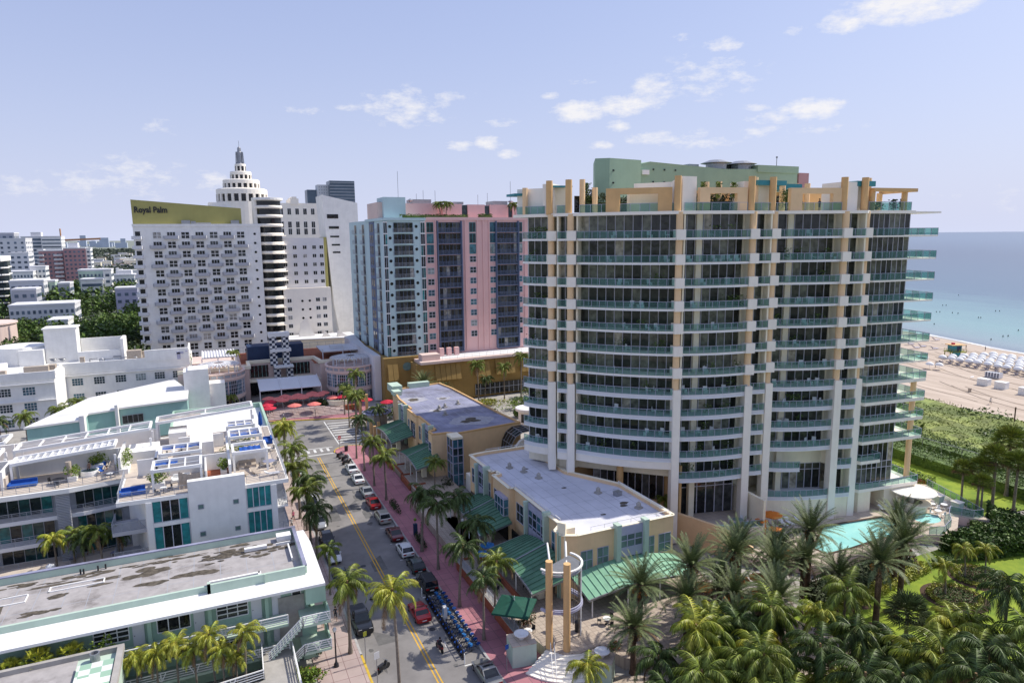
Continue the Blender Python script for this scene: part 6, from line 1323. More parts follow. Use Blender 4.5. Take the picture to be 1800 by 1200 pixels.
for z in (RZ - 3.35, RZ - 6.35):
 m = MB(); m.box(-12.2, 5.3, 67.5, 69.9, z - .25, z); o = m.build('gallery', 'mint_pale', MB_)
 r = MB(); n_ = 6; L_ = 17.5 / n_
 for k in range(n_):
  x = -12.2 + k * L_
  for h in (.2, .45, .7): r.bar((x, 67.5, z + h), (x + L_, 67.5, z + h), .07, .07)
  r.bar((x, 67.5, z + .97), (x + L_, 67.5, z + .97), .1, .1)
  for dx, e in ((0, .45), (0, -.45), (0, 0)): r.bar((x, 67.48, z), (x + e, 67.48, z + .97), .08)
 r.bar((5.3, 67.5, z), (5.3, 67.5, z + .97), .1); r.build('railing', 'white_paint', o)
 for x in (-11.8, -6.5, -1.2):
  win(MB_, (x, 69.9), (x + 2.9, 69.9), z + .75, z + 2.25, 3, 3 if x != -6.5 else 1, 'glass_dark', 'white_paint', .09)
  m = MB(); m.box(x + 3.2, x + 4.2, 69.8, 69.9, z + .02, z + 2.2); o = m.build('door', 'far_wall', MB_); m = MB(); m.lathe([(0, z + 1.1), (.06, z + 1.05), (0, z + 1.0)], (x + 3.35, 69.75), 6); m.build('handle', 'dark_metal', o)
  m = MB(); m.box(x + 4.5, x + 4.85, 69.3, 69.9, z, z + 2.6); m.build_each('pier', 'mint', MB_)
 m = MB(); m.box(4.0, 4.9, 69.8, 69.9, z + .02, z + 2.1); o = m.build('door', 'far_wall', MB_)
 win(MB_, (6.0, 69.9), (6.9, 69.9), z + 1.3, z + 2.1, 1, 1, 'glass_dark', 'white_paint', .09)
for z0 in (RZ - 6.35, RZ - 3.35):   # flights of stairs beside the galleries
 zt = z0; zb = z0 - 3.0 if z0 > 3 else .0; r = MB(); s = MB(); ns = 12
 for k in range(ns): u = k / ns; s.box(4.6 + (6.2 - 4.6) * 0 - 2.4 + 3.4 * u + 1.0, 4.6 - 2.4 + 3.4 * (u + 1 / ns) + 1.0, 66.4, 67.6, zb + (zt - zb) * u, zb + (zt - zb) * (u + 1 / ns))
 s.box(6.5, 9.3, 66.4, 69.9, zt - .25, zt); o = s.build('stair_flight', 'mint_pale', MB_)
 for h in (.25, .5, .75, 1.0): r.bar((3.2, 66.35, zb + h), (6.6, 66.35, zt + h), .07 if h < 1 else .1); r.bar((6.6, 66.35, zt + h), (9.3, 66.35, zt + h), .07 if h < 1 else .1)
 for k in range(4): x = 3.2 + k * 1.13; r.bar((x, 66.35, zb + (zt - zb) * k / 3), (x, 66.35, zb + (zt - zb) * k / 3 + 1.0), .08)
 for x, e in ((6.6, .4), (6.6, 0), (7.9, .4), (7.9, -.4), (9.25, 0), (9.25, -.4)): r.bar((x, 66.35, zt), (x + e, 66.35, zt + 1), .08)
 r.build('railing', 'white_paint', o)
 m = MB(); m.box(9.15, 9.3, 66.5, 70.4, zt - .25, zt + 1.0); m.build('landing_wall', 'mint', MB_)
m = MB(); m.box(7.2, 9.2, 68.3, 71.6, RZ - 2.2, RZ - .5); m.box(7.6, 8.9, 71.6, 78, 0, RZ - .5) if False else None; m.box(6.8, 8.3, 69.6, 71.4, 0, 5.4); m.build('stair_tower', 'mint', MB_)
m = MB(); m.box(5.35, 5.45, 67.9, 71.5, RZ - 6.3, RZ - .6) if False else m.box(4.6, 7.2, 69.7, 69.76, 2.7, 7.4); m.build('block_screen', 'concrete', MB_)
m = MB(); m.box(-45, -8.3, 83.5, 99.4, 3.6, 4.0); tag(m.build('courtyard_deck', 'terrace_tile'), 'raised tiled courtyard between the mint block and the loft building', 'courtyard')
for k, (x, y) in enumerate(((-24.5, 94), (-21.5, 93.2), (-17.6, 97.0), (-12.5, 96.4), (-27.5, 95), (-10.2, 95.6))): lounger('dark lounger in the shaded loft courtyard, number %s from the left of the row' % ['two', 'three', 'four', 'five', 'one', 'six'][k], x, y, 4.0, 1.2 + k, 'roof_slate')
# lower left annex with checker wall and the inner court
AX = root('low_annex', 'low annex with grey roof and mint checkered end wall at the bottom left corner', 'building')
m = MB(); m.box(-40, -9.2, 50, 67.1, 0, 7.1); m.build('wall', 'mint_pale', AX); m = MB(); m.box(-40, -12.6, 50, 66.8, 7.1, 7.15); m.build('roof', 'roof_pebble', AX)
m = MB(); m.box(-40, -9.0, 66.8, 67.2, 7.1, 7.6); m.box(-9.5, -9.0, 50, 66.8, 7.1, 7.65); m.build('parapet', 'concrete', AX)
m = MB(); m.box(-12.4, -9.6, 55, 65.2, 7.1, 7.5); m.build('checker_wall', 'check_mint', AX); m = MB(); m.box(-12.2, -10.4, 54, 62.4, 7.5, 7.9); m.build('stair_hood', 'plaster_white', AX); m = MB(); m.lathe([(.4, 7.15), (.4, 7.9), (.3, 7.9), (.3, 7.4), (0, 7.4)], (-11.2, 66.1), 16, smooth=False); m.build_each('roof_vent', 'grey_metal', AX)
WK = root('lower_deck', 'pale concrete deck with white zigzag rail below the mint block', 'deck')
m = MB(); m.prism([(-12.0, 50), (5.4, 50), (5.4, 68.8), (2.6, 68.8), (2.6, 63.4), (-12.0, 61.8)], 0, 2.9); m.build('slab', 'concrete', WK)
r = MB(); 
def zig(r, p, q, z, n_):
 for k in range(n_):
  a = (p[0] + (q[0] - p[0]) * k / n_, p[1] + (q[1] - p[1]) * k / n_); b = (p[0] + (q[0] - p[0]) * (k + 1) / n_, p[1] + (q[1] - p[1]) * (k + 1) / n_)
  for h in (.2, .45, .7, .97): r.bar((a[0], a[1], z + h), (b[0], b[1], z + h), .07 if h < .9 else .1)
  ux, uy = (b[0] - a[0]) * .16, (b[1] - a[1]) * .16
  r.bar((a[0], a[1], z), (a[0] + ux, a[1] + uy, z + .97), .08); r.bar((a[0], a[1], z), (a[0] - ux, a[1] - uy, z + .97), .08); r.bar((a[0], a[1], z), (a[0], a[1], z + .97), .08)
zig(r, (-12, 61.9), (2.5, 63.5), 2.9, 5); zig(r, (2.5, 63.5), (2.7, 68.7), 2.9, 2); zig(r, (5.5, 68.7), (5.5, 52), 2.9, 6); r.build('railing', 'white_paint', WK)
# ---------------------------------------------------------------- palms
random.seed(41)
def frond(mb, base, az_, el0, ln, droop, nl, lw, ll, mi=0, hang=.5, curl=0):
 "arching feather leaf: midrib with two rows of leaflets"
 p = Vector(base); el_ = el0; N_ = 9; pts = [p.copy()]; dirs = []
 for k in range(N_):
  d = Vector((cos(az_) * cos(el_), sin(az_) * cos(el_), sin(el_))); dirs.append(d); p = p + d * (ln / N_); pts.append(p.copy()); el_ -= droop / N_ * (1 + k * .12); az_ += curl / N_
 dirs.append(dirs[-1])
 for k in range(N_):
  s = Vector((-sin(az_), cos(az_), 0)) * (.035 * (1 - k / N_ * .7) + .012)
  mb.face([pts[k] - s, pts[k] + s, pts[k + 1] + s * .8, pts[k + 1] - s * .8], mi)
 for i in range(nl):
  u = .12 + .86 * (i + random.random() * .5) / nl; f_ = u * N_; k = min(N_ - 1, int(f_)); q = pts[k].lerp(pts[k + 1], f_ - k); d = dirs[k]
  side = d.cross(Vector((0, 0, 1))); side = side.normalized() if side.length > .01 else Vector((1, 0, 0))
  L_ = ll * (sin(pi * min(1, .12 + u * .86)) ** .6) * random.uniform(.85, 1.1)
  for sg in (-1, 1):
   v = (side * sg * (1 - .25 * u) + d * (.5 + .5 * u) + Vector((0, 0, -hang * random.uniform(.6, 1.3)))).normalized(); wv = d * lw * .5
   a = q; b = q + v * L_ * .55; c = q + v * L_ + Vector((0, 0, -hang * L_ * .28))
   mb.face([a - wv, a + wv, b + wv * .9, c, b - wv * .9], mi)
def trunk(mb, h, r0_, r1_, lean=(0, 0), n=8, flare=1.5):
 P = []; R = []
 for k in range(9):
  u = k / 8; P.append((lean[0] * u * u, lean[1] * u * u, h * u)); R.append((r0_ + (r1_ - r0_) * u) * (flare if k == 0 else 1.0 + (.06 if k % 2 else 0)))
 mb.tube(P, R, n)
def coconut(name, h, mt_, nf_=22, ln=3.6, seed=1, lean=(.3, .2), nuts=True):
 random.seed(seed); t = root(name, '-', 'palm tree')
 m = MB(); trunk(m, h, .19, .12, lean); m.build('trunk', 'trunk_grey', t)
 m = MB(); c = (lean[0], lean[1], h)
 for k in range(nf_):
  a = k * 2.4 + random.uniform(-.5, .5); u = k / nf_; e_ = 1.3 - 1.75 * u + random.uniform(-.28, .28)
  frond(m, c, a, e_, ln * random.uniform(.75, 1.12), random.uniform(1.0, 1.5) + .5 * (1 - u), 26, .10, .85, 0 if u < .87 else 1, .55 + .5 * u, random.uniform(-.7, .7))
 m.tube([(c[0], c[1], h - .4), (c[0], c[1], h + .5)], [.16, .08], 6, 1); m.build('crown', [mt_, 'frond_dead'], t)
 if nuts:
  m = MB()
  for k in range(7): a = k * .9; m.lathe([(0, h - .05), (.11, h - .18), (0, h - .34)], (c[0] + .28 * cos(a), c[1] + .28 * sin(a)), 6)
  m.build('coconut', 'leaf_yellow', t)
 return t
def datepalm(name, h, nf_=56, ln=3.5, seed=1, fruit=True):
 random.seed(seed); t = root(name, '-', 'palm tree')
 m = MB(); P = [(0, 0, 0), (0, 0, .4), (0, 0, h * .5), (0, 0, h - .8), (0, 0, h - .2), (0, 0, h + .3)]; m.tube(P, [.42, .3, .28, .3, .45, .2], 10); 
 for k in range(70): a = k * 2.39; z = h - 1.6 + 1.6 * k / 70; m.box(.36 * cos(a) - .07, .36 * cos(a) + .07, .36 * sin(a) - .07, .36 * sin(a) + .07, z, z + .16)
 m.build('trunk', 'trunk_brown', t)
 m = MB()
 for k in range(nf_):
  a = k * 2.4 + random.uniform(-.25, .25); u = k / nf_; e_ = 1.45 - 1.6 * u + random.uniform(-.1, .1)
  frond(m, (.15 * cos(a), .15 * sin(a), h), a, e_, ln * random.uniform(.8, 1.05), .35 + .6 * u, 30, .06, .46, 1 if u > .93 else 0, .08, random.uniform(-.2, .2))
 m.build('crown', ['frond_date', 'frond_dead'], t)
 if fruit:
  m = MB()
  for k in range(6):
   a = k * 1.05 + .2; leaves(m, 45, lambda: (cos(a) * (.75 + random.gauss(0, .14)), sin(a) * (.75 + random.gauss(0, .14)), h - .35 - abs(random.gauss(0, .3))), .16); m.bar((.2 * cos(a), .2 * sin(a), h), (.75 * cos(a), .75 * sin(a), h - .15), .05)
  m.build('fruit_bunch', 'date_fruit', t)
 return t
def fanpalm(name, h, mt_, seed=1, r=1.1, nf_=34, dead=True):
 random.seed(seed); t = root(name, '-', 'palm tree'); m = MB(); trunk(m, h, .2, .15, (.1, .1)); m.build('trunk', 'trunk_grey', t); m = MB()
 for k in range(nf_):
  a = k * 2.4; u = k / nf_; e_ = 1.4 - 1.9 * u; st = .8 + random.random() * .4; d = Vector((cos(a) * cos(e_), sin(a) * cos(e_), sin(e_))); p = Vector((.1, .1, h)) + d * st; m.bar((.1, .1, h), p, .04)
  s = d.cross(Vector((0, 0, 1))); s = s.normalized() if s.length > .05 else Vector((1, 0, 0)); up_ = s.cross(d)
  for j in range(13):
   th = (j - 6) * .23; v = (d * cos(th) + s * sin(th) + up_ * .1 + Vector((0, 0, -.22))).normalized(); L_ = r * random.uniform(.85, 1.05); w_ = s * .05 * cos(th) - d * .05 * sin(th)
   m.face([p - w_ * .4, p + w_ * .4, p + v * L_ * .6 + w_, p + v * L_ + Vector((0, 0, -.12)), p + v * L_ * .6 - w_], 1 if (dead and u > .85) else 0)
 m.build('crown', [mt_, 'frond_dead'], t); return t
PROTO = []
def use(proto, loc, rz, s, label, group=None):
 "the first use moves the prototype itself, later ones copy it with its parts"
 if proto.name not in USED:
  TREE.setdefault(proto.name, kids(proto)); USED.add(proto.name); proto.location = loc; proto.rotation_euler = (0, 0, rz); proto.scale = (s,) * 3; proto['label'] = label
  if group: proto['group'] = group
  return proto
 return copy_tree(proto, loc, rz, s, label, group)
USED = set()
CO = {}
def coco(kind, h):
 k = (kind, round(h))
 if k not in CO: CO[k] = coconut('coconut_palm', round(h), {'b': 'frond_bright', 'm': 'frond_coconut', 'd': 'frond_dark'}[kind], seed=len(CO) * 7 + 3, lean=(random.uniform(-.6, .6), random.uniform(-.5, .5)), nuts=kind != 'd')
 return CO[k]
def put(kind, x, y, h, label, s=1.0, z=0, group=None): use(coco(kind, h / s), (x, y, z), random.uniform(0, 6.28), s, label, group)
WS = 'coconut palms along the west pavement'; ES = 'coconut palms along the east pavement'
for x, y, h, kd, s, l in ((11.5, 97.9, 8, 'm', 1, 'street palm on the west pavement beside the parked black car, dark crown'), (11.7, 103, 8, 'd', 1, 'dark palm on the west pavement behind the white van'), (11.3, 108, 8, 'm', 1.05, 'leafy palm on the west pavement beside the parked white van'), (11.4, 116.5, 9, 'm', 1, 'palm on the west pavement before the yellow-striped taxi'),
  (11.4, 127, 10, 'b', 1, 'bright yellow-green palm at the far end of the west pavement'), (11.6, 132, 9, 'b', .9, 'farthest palm of the west pavement, by the loft terrace'), (11.6, 92.5, 7, 'd', 1, 'dark palm on the west pavement between black and white parked cars'),
  (11.5, 68.7, 8, 'm', 1.0, 'palm on the west pavement beside the black pickup truck'), (14.2, 58.5, 11, 'b', .93, 'bright yellow-green palm in the foreground at the bottom of the street'), (11.6, 82, 6, 'm', .6, 'small palm on the west pavement behind the mint block')):
 put(kd, x, y, h, l, s, 0, WS)
for x, y, h, kd, s, l in ((25.6, 134.1, 13, 'm', .85, 'tallest slim palm on the east pavement, next to the stop sign'), (25.4, 125.9, 10, 'd', .85, 'palm on the east pavement behind the row of motorcycles'), (25.3, 117.3, 8, 'm', .9, 'palm on the east pavement beside the two white sedans'), (25.6, 109.7, 8, 'm', .95, 'palm on the east pavement beside the bright red car'),
  (25.5, 88.6, 8, 'd', 1.05, 'dark tall palm on the east pavement beside the white hatchback'), (25.9, 82.5, 9, 'd', .9, 'dark palm on the east pavement beside the black car'), (25.3, 72.5, 8, 'd', .95, 'dark palm on the east pavement beside the north end of the bike racks'), (25.4, 64.9, 7, 'd', .8, 'dark palm on the east pavement beside the south end of the bike racks'),
  (31.2, 88.5, 7, 'd', 1, 'dark palm rising from the shop terrace steps'), (30.5, 79.5, 7, 'd', .95, 'dark palm on the shop terrace beside the blue parasols'), (28.2, 68.4, 7, 'm', .85, 'sunlit palm on the shop terrace left of the green square parasol'), (33.5, 107.5, 6, 'm', .75, 'small bushy palm between the two shop buildings'), (41.5, 104, 5, 'm', .9, 'palm growing against the side of the farther shop building, left one'), (46, 104.5, 4, 'd', .9, 'low palm growing against the side of the farther shop building, right one'),
  (31.3, 162.5, 12, 'm', .9, 'tall palm in front of the right-hand pink rotunda'), (29.5, 152, 9, 'm', .9, 'palm at the junction beside the zebra crossing'), (28.8, 158, 9, 'm', .8, 'palm behind the zebra crossing, left of the kiosk'), (33.8, 147, 6, 'd', .8, 'palm beside the farthest green canopy'), (30, 170, 7, 'd', .8, 'dark palm before the curved plaza balustrade')):
 put(kd, x, y, h, l, s, 0, ES)
for x, y, h, kd, s, l in ((64.3, 165, 10, 'm', .95, 'tall palm before the ochre podium, left of a pair'), (72.4, 166.5, 9, 'm', .9, 'palm before the ochre podium, second from the tower'), (77.2, 166, 12, 'm', .9, 'tallest palm before the ochre podium, beside the tower'), (66.5, 166, 6, 'd', .8, 'low palm before the ochre podium windows'), (83, 168, 7, 'd', .9, 'palm half hidden behind the tower before the ochre podium')):
 put(kd, x, y, h, l, s)
# date palms
DP_ = [datepalm('date_palm', 6, 62, 3.7, 5), datepalm('date_palm', 7, 68, 3.9, 6), datepalm('date_palm', 5, 58, 3.5, 7, True)]
for k, (x, y, h, s, l) in enumerate(((40.2, 56.6, 7, 1.0, 'large date palm with orange fruit in front of the sunlit green canopy'), (36.9, 53.0, 5, 1.0, 'low date palm with fruit beside the garden-side planter block'), (47.4, 57.2, 7, 1.05, 'date palm with a thick trunk below the peach ramp wall'), (54.4, 58.2, 7, 1.0, 'date palm in front of the cream terrace wall of the tower'),
  (49.6, 52.8, 6, .95, 'date palm in the middle of the crowd behind the orange parasols'), (60.2, 57.4, 7, .95, 'date palm by the left end of the pool deck'), (54.2, 51.8, 6, .95, 'date palm over the orange parasols of the garden cafe'), (65.3, 57, 8, 1.0, 'tall date palm overlapping the left end of the swimming pool'), (61, 54, 7, .95, 'date palm right below the swimming pool corner'),
  (65.9, 48.0, 8, 1.0, 'date palm on the lawn with its trunk in a round mulch bed'), (76.9, 53.9, 7, 1.1, 'date palm before the spa pool, left of its neighbour'), (72.4, 49.9, 8, 1.0, 'tall date palm on the lawn right of the pool'), (44, 51, 5, .9, 'short date palm on the garden path among darker palms'),
  (48.9, 164.0, 7, 1.05, 'date palm before the round window of the ochre podium'), (54.2, 163.5, 5, .95, 'smaller date palm right of the round podium window'))):
 use(DP_[{7: 1, 6: 0, 5: 2, 8: 1}[h]], (x, y, 0 if y < 100 else -.1), random.uniform(0, 6), s * (h / {7: 7, 6: 6, 5: 5, 8: 7}[h] if h == 8 else 1), l, 'date palms with orange fruit')
# garden coconut crowd, bottom right
GC = 'dark coconut palms crowding the bottom right garden'
for x, y, h, kd, s, l in ((40.5, 46.9, 7, 'm', 1.05, 'coconut palm left of the big bright one at the bottom of the garden'), (43.2, 43.6, 7, 'b', 1.1, 'big yellow-green coconut palm at the bottom centre-right of the garden'), (34.7, 46.5, 6, 'd', 1, 'dark palm below the curved steps, at the bottom edge'), (43.8, 49.6, 6, 'b', .8, 'small bright palm sapling between the date palms'), (30.5, 50.8, 4, 'b', .75, 'small bright palm at the foot of the curved steps'),
  (46.7, 39.4, 8, 'd', 1.05, 'dark coconut palm right of the big bright one'), (55.5, 44, 9, 'm', 1, 'coconut palm with drooping fronds left of the lawn'), (52.6, 43.6, 7, 'b', .9, 'bright-leaved coconut palm below the lawn, left side'), (43.5, 39.6, 7, 'd', 1.1, 'dark coconut palm at the bottom edge right of centre'), (46.4, 34.5, 9, 'd', 1.1, 'coconut palm at the bottom edge under the mulch bed'), (52.3, 40.3, 7, 'd', 1.05, 'dark coconut palm directly below the lawn'),
  (50.3, 33.3, 8, 'd', 1.1, 'coconut palm at the bottom edge below the fan palm'), (54, 33.4, 9, 'm', 1.15, 'glossy coconut palm near the bottom right'), (61.5, 35.8, 8, 'm', 1.05, 'coconut palm at the right end of the lawn'), (55.6, 30.2, 10, 'd', 1.15, 'tall coconut palm at the bottom right corner'), (63.9, 33.9, 12, 'd', 1.0, 'tallest coconut palm at the right edge of the garden'), (62.5, 31.2, 10, 'm', 1.1, 'coconut palm at the right edge below the tallest one'),
  (55.4, 38, 7, 'd', 1.1, 'coconut palm between the fan palm and the bottom edge'), (51.9, 29.5, 10, 'd', 1.1, 'coconut palm cut by the bottom edge near the right corner'), (36.8, 42.1, 7, 'm', 1.1, 'coconut palm cut by the bottom edge left of the big bright one'), (39.7, 39.8, 7, 'm', 1.1, 'coconut palm cut by the bottom edge below the big bright one'), (60.5, 36.7, 8, 'b', .8, 'small glossy palm in front of the oval flower beds'), (45.5, 37.9, 6, 'b', 1.0, 'bright young palm at the bottom edge of the garden'),
  (41.5, 36.0, 7, 'd', 1.1, 'dark palm at the very bottom edge beneath the garden crowd'), (49, 46.5, 6, 'd', 1.0, 'dark palm between the date palms and the lower coconut palms'), (66.5, 31.5, 9, 'm', 1.1, 'coconut palm at the far right edge of the garden'), (58.8, 30.2, 8, 'd', 1.1, 'low dark coconut palm in the bottom right corner'), (33.8, 43.5, 5, 'd', 1.0, 'short dark palm at the bottom edge left of the garden')):
 put(kd, x, y, h, l, s, 0, GC)
for k in range(30):
 while True:
  x, y = random.uniform(34, 66), random.uniform(27, 50)
  if in_poly(x, y, [(34, 44), (36, 48), (50, 46.5), (55, 41), (60, 35), (66, 33), (66, 27), (50, 27), (40, 34)]): break
 put(random.choice('mmdb'), x, y, random.choice((5, 6, 7, 8)), 'coconut palm packed into the grove along the bottom right', random.uniform(.9, 1.15), 0, GC)
for k in range(8): use(DP_[k % 3], ((50.8, 56.3), (57.3, 54.6), (62.8, 59.2), (44.6, 54.4), (57.6, 60.6), (47.5, 49.8), (63.5, 51.2), (52, 49))[k] + (-.1,), k, .95, ['date palm beside the garden cafe parasols, second row', 'date palm in the gap between the cafe parasols and the lawn', 'date palm at the garden corner of the pool deck', 'date palm between canopy and grove, leaning left', 'date palm tight against the tower terrace wall', 'date palm rising out of the grove below the cafe', 'date palm at the left tip of the lawn', 'low date palm among the grove palms below the cafe'][k], 'date palms with orange fruit')
FPa = fanpalm('fan_palm', 5, 'frond_date', 3, 1.25, 46); use(FPa, (62.7, 42.2, 0), 0, 1.15, 'shaggy fan palm with a round grey-green crown in front of the lawn')
FPb = fanpalm('sabal_palm', 7, 'frond_coconut', 9, 1.25, 46)
for x, y, h, l in ((110.6, 64.6, 7, 'fan palm in the group right of the pool deck, left front'), (107.8, 62.3, 5.6, 'shorter fan palm in the group right of the pool deck'), (112.5, 63.4, 8.6, 'tall fan palm in the group right of the pool deck, centre'), (120.5, 65.9, 9.6, 'tallest fan palm at the right edge, before the dunes'), (114.2, 61.2, 8, 'fan palm at the right edge beside the tallest one'), (116, 58.5, 8.6, 'fan palm cut by the right edge, above the hedge'), (109.6, 66.5, 6.2, 'pale dry fan palm behind the right-hand group')):
 use(FPb, (x, y, 0), random.uniform(0, 6), h / 7, l, 'fan palms between the pool and the dunes')
for x, y, l in ((80.3, 49.6, 'small feathery palm growing from the nearer oval flower bed'), (86.6, 51.2, 'small palm growing from the farther oval flower bed, left stem'), (89.4, 50.4, 'small palm growing from the farther oval flower bed, right stem')): put('b', x, y, 4, l, .62, 0, 'small palms in the oval flower beds')
for x, y, h, s, kd, l in ((60.8, 79.5, 5, .6, 'm', 'small dark palm at the corner of the tower by the peach ramp'),): put(kd, x, y, h, l, s, 0)
# court palms around the mint block and in the loft courtyard
MP = 'bright palms in the mint block courtyard'
for x, y, h, s, l in ((-8.3, 67.0, 6.1, .6, 'leftmost bright palm of the mint courtyard'), (-6.6, 66.6, 6.0, .62, 'bright palm of the mint courtyard, second from the left'), (-4.9, 66.7, 6.8, .6, 'bright palm of the mint courtyard, third from the left and a little taller'), (-3.3, 66.0, 6.0, .6, 'bright palm of the mint courtyard, fourth from the left'), (-1.7, 65.5, 7.4, .6, 'tallest bright palm of the mint courtyard, in front of the upper gallery'), (-.9, 64.7, 6.0, .6, 'low bright palm of the mint courtyard, third from the right'), (.9, 64.4, 7.4, .62, 'bright palm at the right end of the mint courtyard, with brown tips'), (.1, 64.9, 5.2, .55, 'lowest bright palm of the mint courtyard, near the white deck rail')): put('b', x, y, h, l, s, 0, MP)
for x, y, h, l in ((-18.0, 68.1, 7.3, 'fan palm bush in the bottom left corner by the grey parapet'), (-16.0, 68.1, 7.8, 'fan palm bush second from the left below the mint canopy'), (-13.5, 68.1, 7.5, 'spiky fan palm left of the round-leaved shrub'), (-15.3, 67.8, 6.8, 'small fan palm in front of its taller neighbour by the grey parapet')):
 t = fanpalm('fan_palm', h, 'frond_bright', int(h * 10), .75, 26); use(t, (x, y, 0), 0, .9, l, 'fan palm bushes below the mint canopy')
bush('sea_grape_shrub', 'bright round-leaved shrub below the mint canopy, beside the checkered wall', (-11.2, 68.3), 1.8, .7, 7.4, 'leaf_bright', 1700, .32, 'shrub')
for x, y, h, kd, l in ((-18.9, 94.7, 4.5, 'b', 'brightest palm of the loft courtyard, at the left'), (-17.1, 95, 4.5, 'm', 'palm of the loft courtyard, second from the left'), (-15.7, 93, 4, 'd', 'dark palm of the loft courtyard, in the middle'), (-13.7, 92, 5, 'm', 'tall palm of the loft courtyard near the projecting balcony'), (-11.9, 93.0, 4, 'd', 'shaded palm of the loft courtyard under the projecting balcony')): put(kd, x, y, h, l, .72, 4, 'palms in the loft courtyard')
for x, y, h, kd, l in ((-38.2, 178, 6, 'm', 'dark palm before the white hotel at the left, drooping'), (-32.6, 182, 6, 'm', 'palm before the white hotel beside the teal building'), (-43.5, 180, 5, 'd', 'dark palm at the left edge before the white hotel'), (-29.8, 189, 6, 'm', 'palm in the corner between the two wings of the white hotel'), (-46, 172, 4, 'd', 'low palm at the left edge behind the loft pergolas')): put(kd, x, y, h, l, .95, 0, 'palms before the white hotel')
for x, y, z, l in ((6.0, 204, 8.9, 'small palm on the plaza roof left of the navy box'), (-6.2, 206, 8.9, 'small yellowing palm on the plaza roof by the trellis'), (46.5, 186, 49.2, 'left palm of the pair on the blue apartment roof'), (47.8, 184, 49.2, 'right palm of the pair on the blue apartment roof'), (60.8, 182.6, 49.2, 'left palm of the pair on the pink apartment roof'), (62.4, 182.4, 49.2, 'right palm of the pair on the pink apartment roof'), (83.5, 182.6, 49.2, 'single small palm on the pink apartment roof, right side'), (4.2, 186.5, 0, 'palm in front of the left pink rotunda')): put('m', x, y, 4, l, .75, z, None)
# bushes, lawns and garden beds
hedge('clipped_hedge', 'tall dark clipped hedge running along the dunes behind the promenade', [(120.5, 60), (125.5, 60), (127.5, 112), (122.5, 112)], 0, 3.4, 'leaf_mid', 5200, .34)
hedge('clipped_hedge', 'second, farther tall hedge with a sunlit top next to the dune scrub', [(128.5, 60), (133.5, 60), (135.5, 112), (130.5, 112)], 0, 3.6, 'leaf_mid', 4200, .36)
t = root('wire_fence', 'thin wire fence between the two tall hedges', 'fence'); m = MB(); rail_bars(m, [(127.0, 66), (128.8, 110)], 0, 3.7, 4, 1, .06); m.build('rail', 'grey_metal', t)
hedge('shrub_row', 'bright green shrub row just seaward of the tower', [(109, 76.5), (114.5, 74), (116.5, 98), (110, 98)], 0, 1.7, 'leaf_bright', 3200, .34)
hedge('shrub_row', 'low reddish and yellow flower border beside the pool deck wall', [(105.4, 66), (109, 66), (112.6, 75.5), (109.2, 76.5)], 0, 1.0, 'leaf_yellow', 900, .3); hedge('shrub_row', 'green border shrubs behind the curved glass fence of the pool', [(101, 57), (104, 56.5), (108, 65), (105.4, 66)], 0, 1.3, 'leaf_mid', 1400, .3)
bush('flower_bush', 'rust red flowering bush at the bar end of the pool deck', (110.6, 75.0), 1.8, 1.2, 1.4, 'leaf_mid', 200, .25, 'bush', None, .3, 350)
hedge('shrub_row', 'mass of dark glossy shrubs below the spa pool', [(92, 53.5), (106, 50.5), (109, 62), (102, 56.5), (97, 57.5), (91, 57.5)], 0, 2.8, 'leaf_mid', 5600, .55)
hedge('shrub_row', 'low clipped hedge curving along the far side of the lawn', [(86, 54.6), (96, 53.0), (108, 48.5), (108, 50), (96.5, 54.3), (86, 55.8)], 0, .9, 'leaf_mid', 1600, .25)
hedge('shrub_row', 'dark tall shrubs at the right edge beyond the lawn', [(96, 45), (112, 41), (113, 55), (108, 61), (107, 51)], 0, 2.6, 'leaf_dark', 3200, .45)
hedge('shrub_row', 'bright yellow-green border along the pool wall, left of the lawn', [(66, 51.6), (84, 54.0), (84.5, 55.6), (66, 53.6)], 0, 1.1, 'leaf_yellow', 1700, .28); hedge('shrub_row', 'dark shrubs behind the yellow-green border below the pool wall', [(62, 53), (84, 56), (84, 58.5), (66, 57.5)], 0, 1.8, 'leaf_dark', 1800, .4)
for (cx, cy), l in (((80.6, 48.6), 'nearer'), ((88.2, 50.4), 'farther')):
 for a0, nm in ((0, 'round yellow-green border of the %s oval flower bed' % l),):
  P_o = [(cx + 3.3 * cos(k * pi / 12), cy + 2.9 * sin(k * pi / 12)) for k in range(24)]; mb = MB()
  for k in range(24):
   a = k * pi / 12
   for _ in range(55): r = random.uniform(2.55, 3.25); aa = a + random.uniform(0, .26); leaves(mb, 1, lambda: (cx + r * cos(aa), cy + .9 * r * sin(aa), random.uniform(.05, .5)), .26)
  tag(mb.build('border_hedge', 'leaf_yellow'), nm, 'hedge')
 mb = MB(); leaves(mb, 1600, lambda: (lambda a, r: (cx + r * cos(a), cy + .9 * r * sin(a), random.uniform(.05, .3)))(random.uniform(0, 6.28), 2.45 * random.random() ** .5), .2); stuff(mb.build('bed_grass', 'leaf_mid'), 'fine grass filling the %s oval flower bed' % l, 'grass')
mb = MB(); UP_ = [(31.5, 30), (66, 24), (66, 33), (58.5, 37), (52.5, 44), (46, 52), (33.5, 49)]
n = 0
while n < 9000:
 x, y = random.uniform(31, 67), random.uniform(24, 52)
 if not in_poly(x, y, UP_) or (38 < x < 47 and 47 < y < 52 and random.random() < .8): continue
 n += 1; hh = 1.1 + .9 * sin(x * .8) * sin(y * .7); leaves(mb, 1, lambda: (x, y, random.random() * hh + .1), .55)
stuff(mb.build('undergrowth', 'leaf_dark'), 'dense dark undergrowth beneath the garden palms', 'undergrowth')
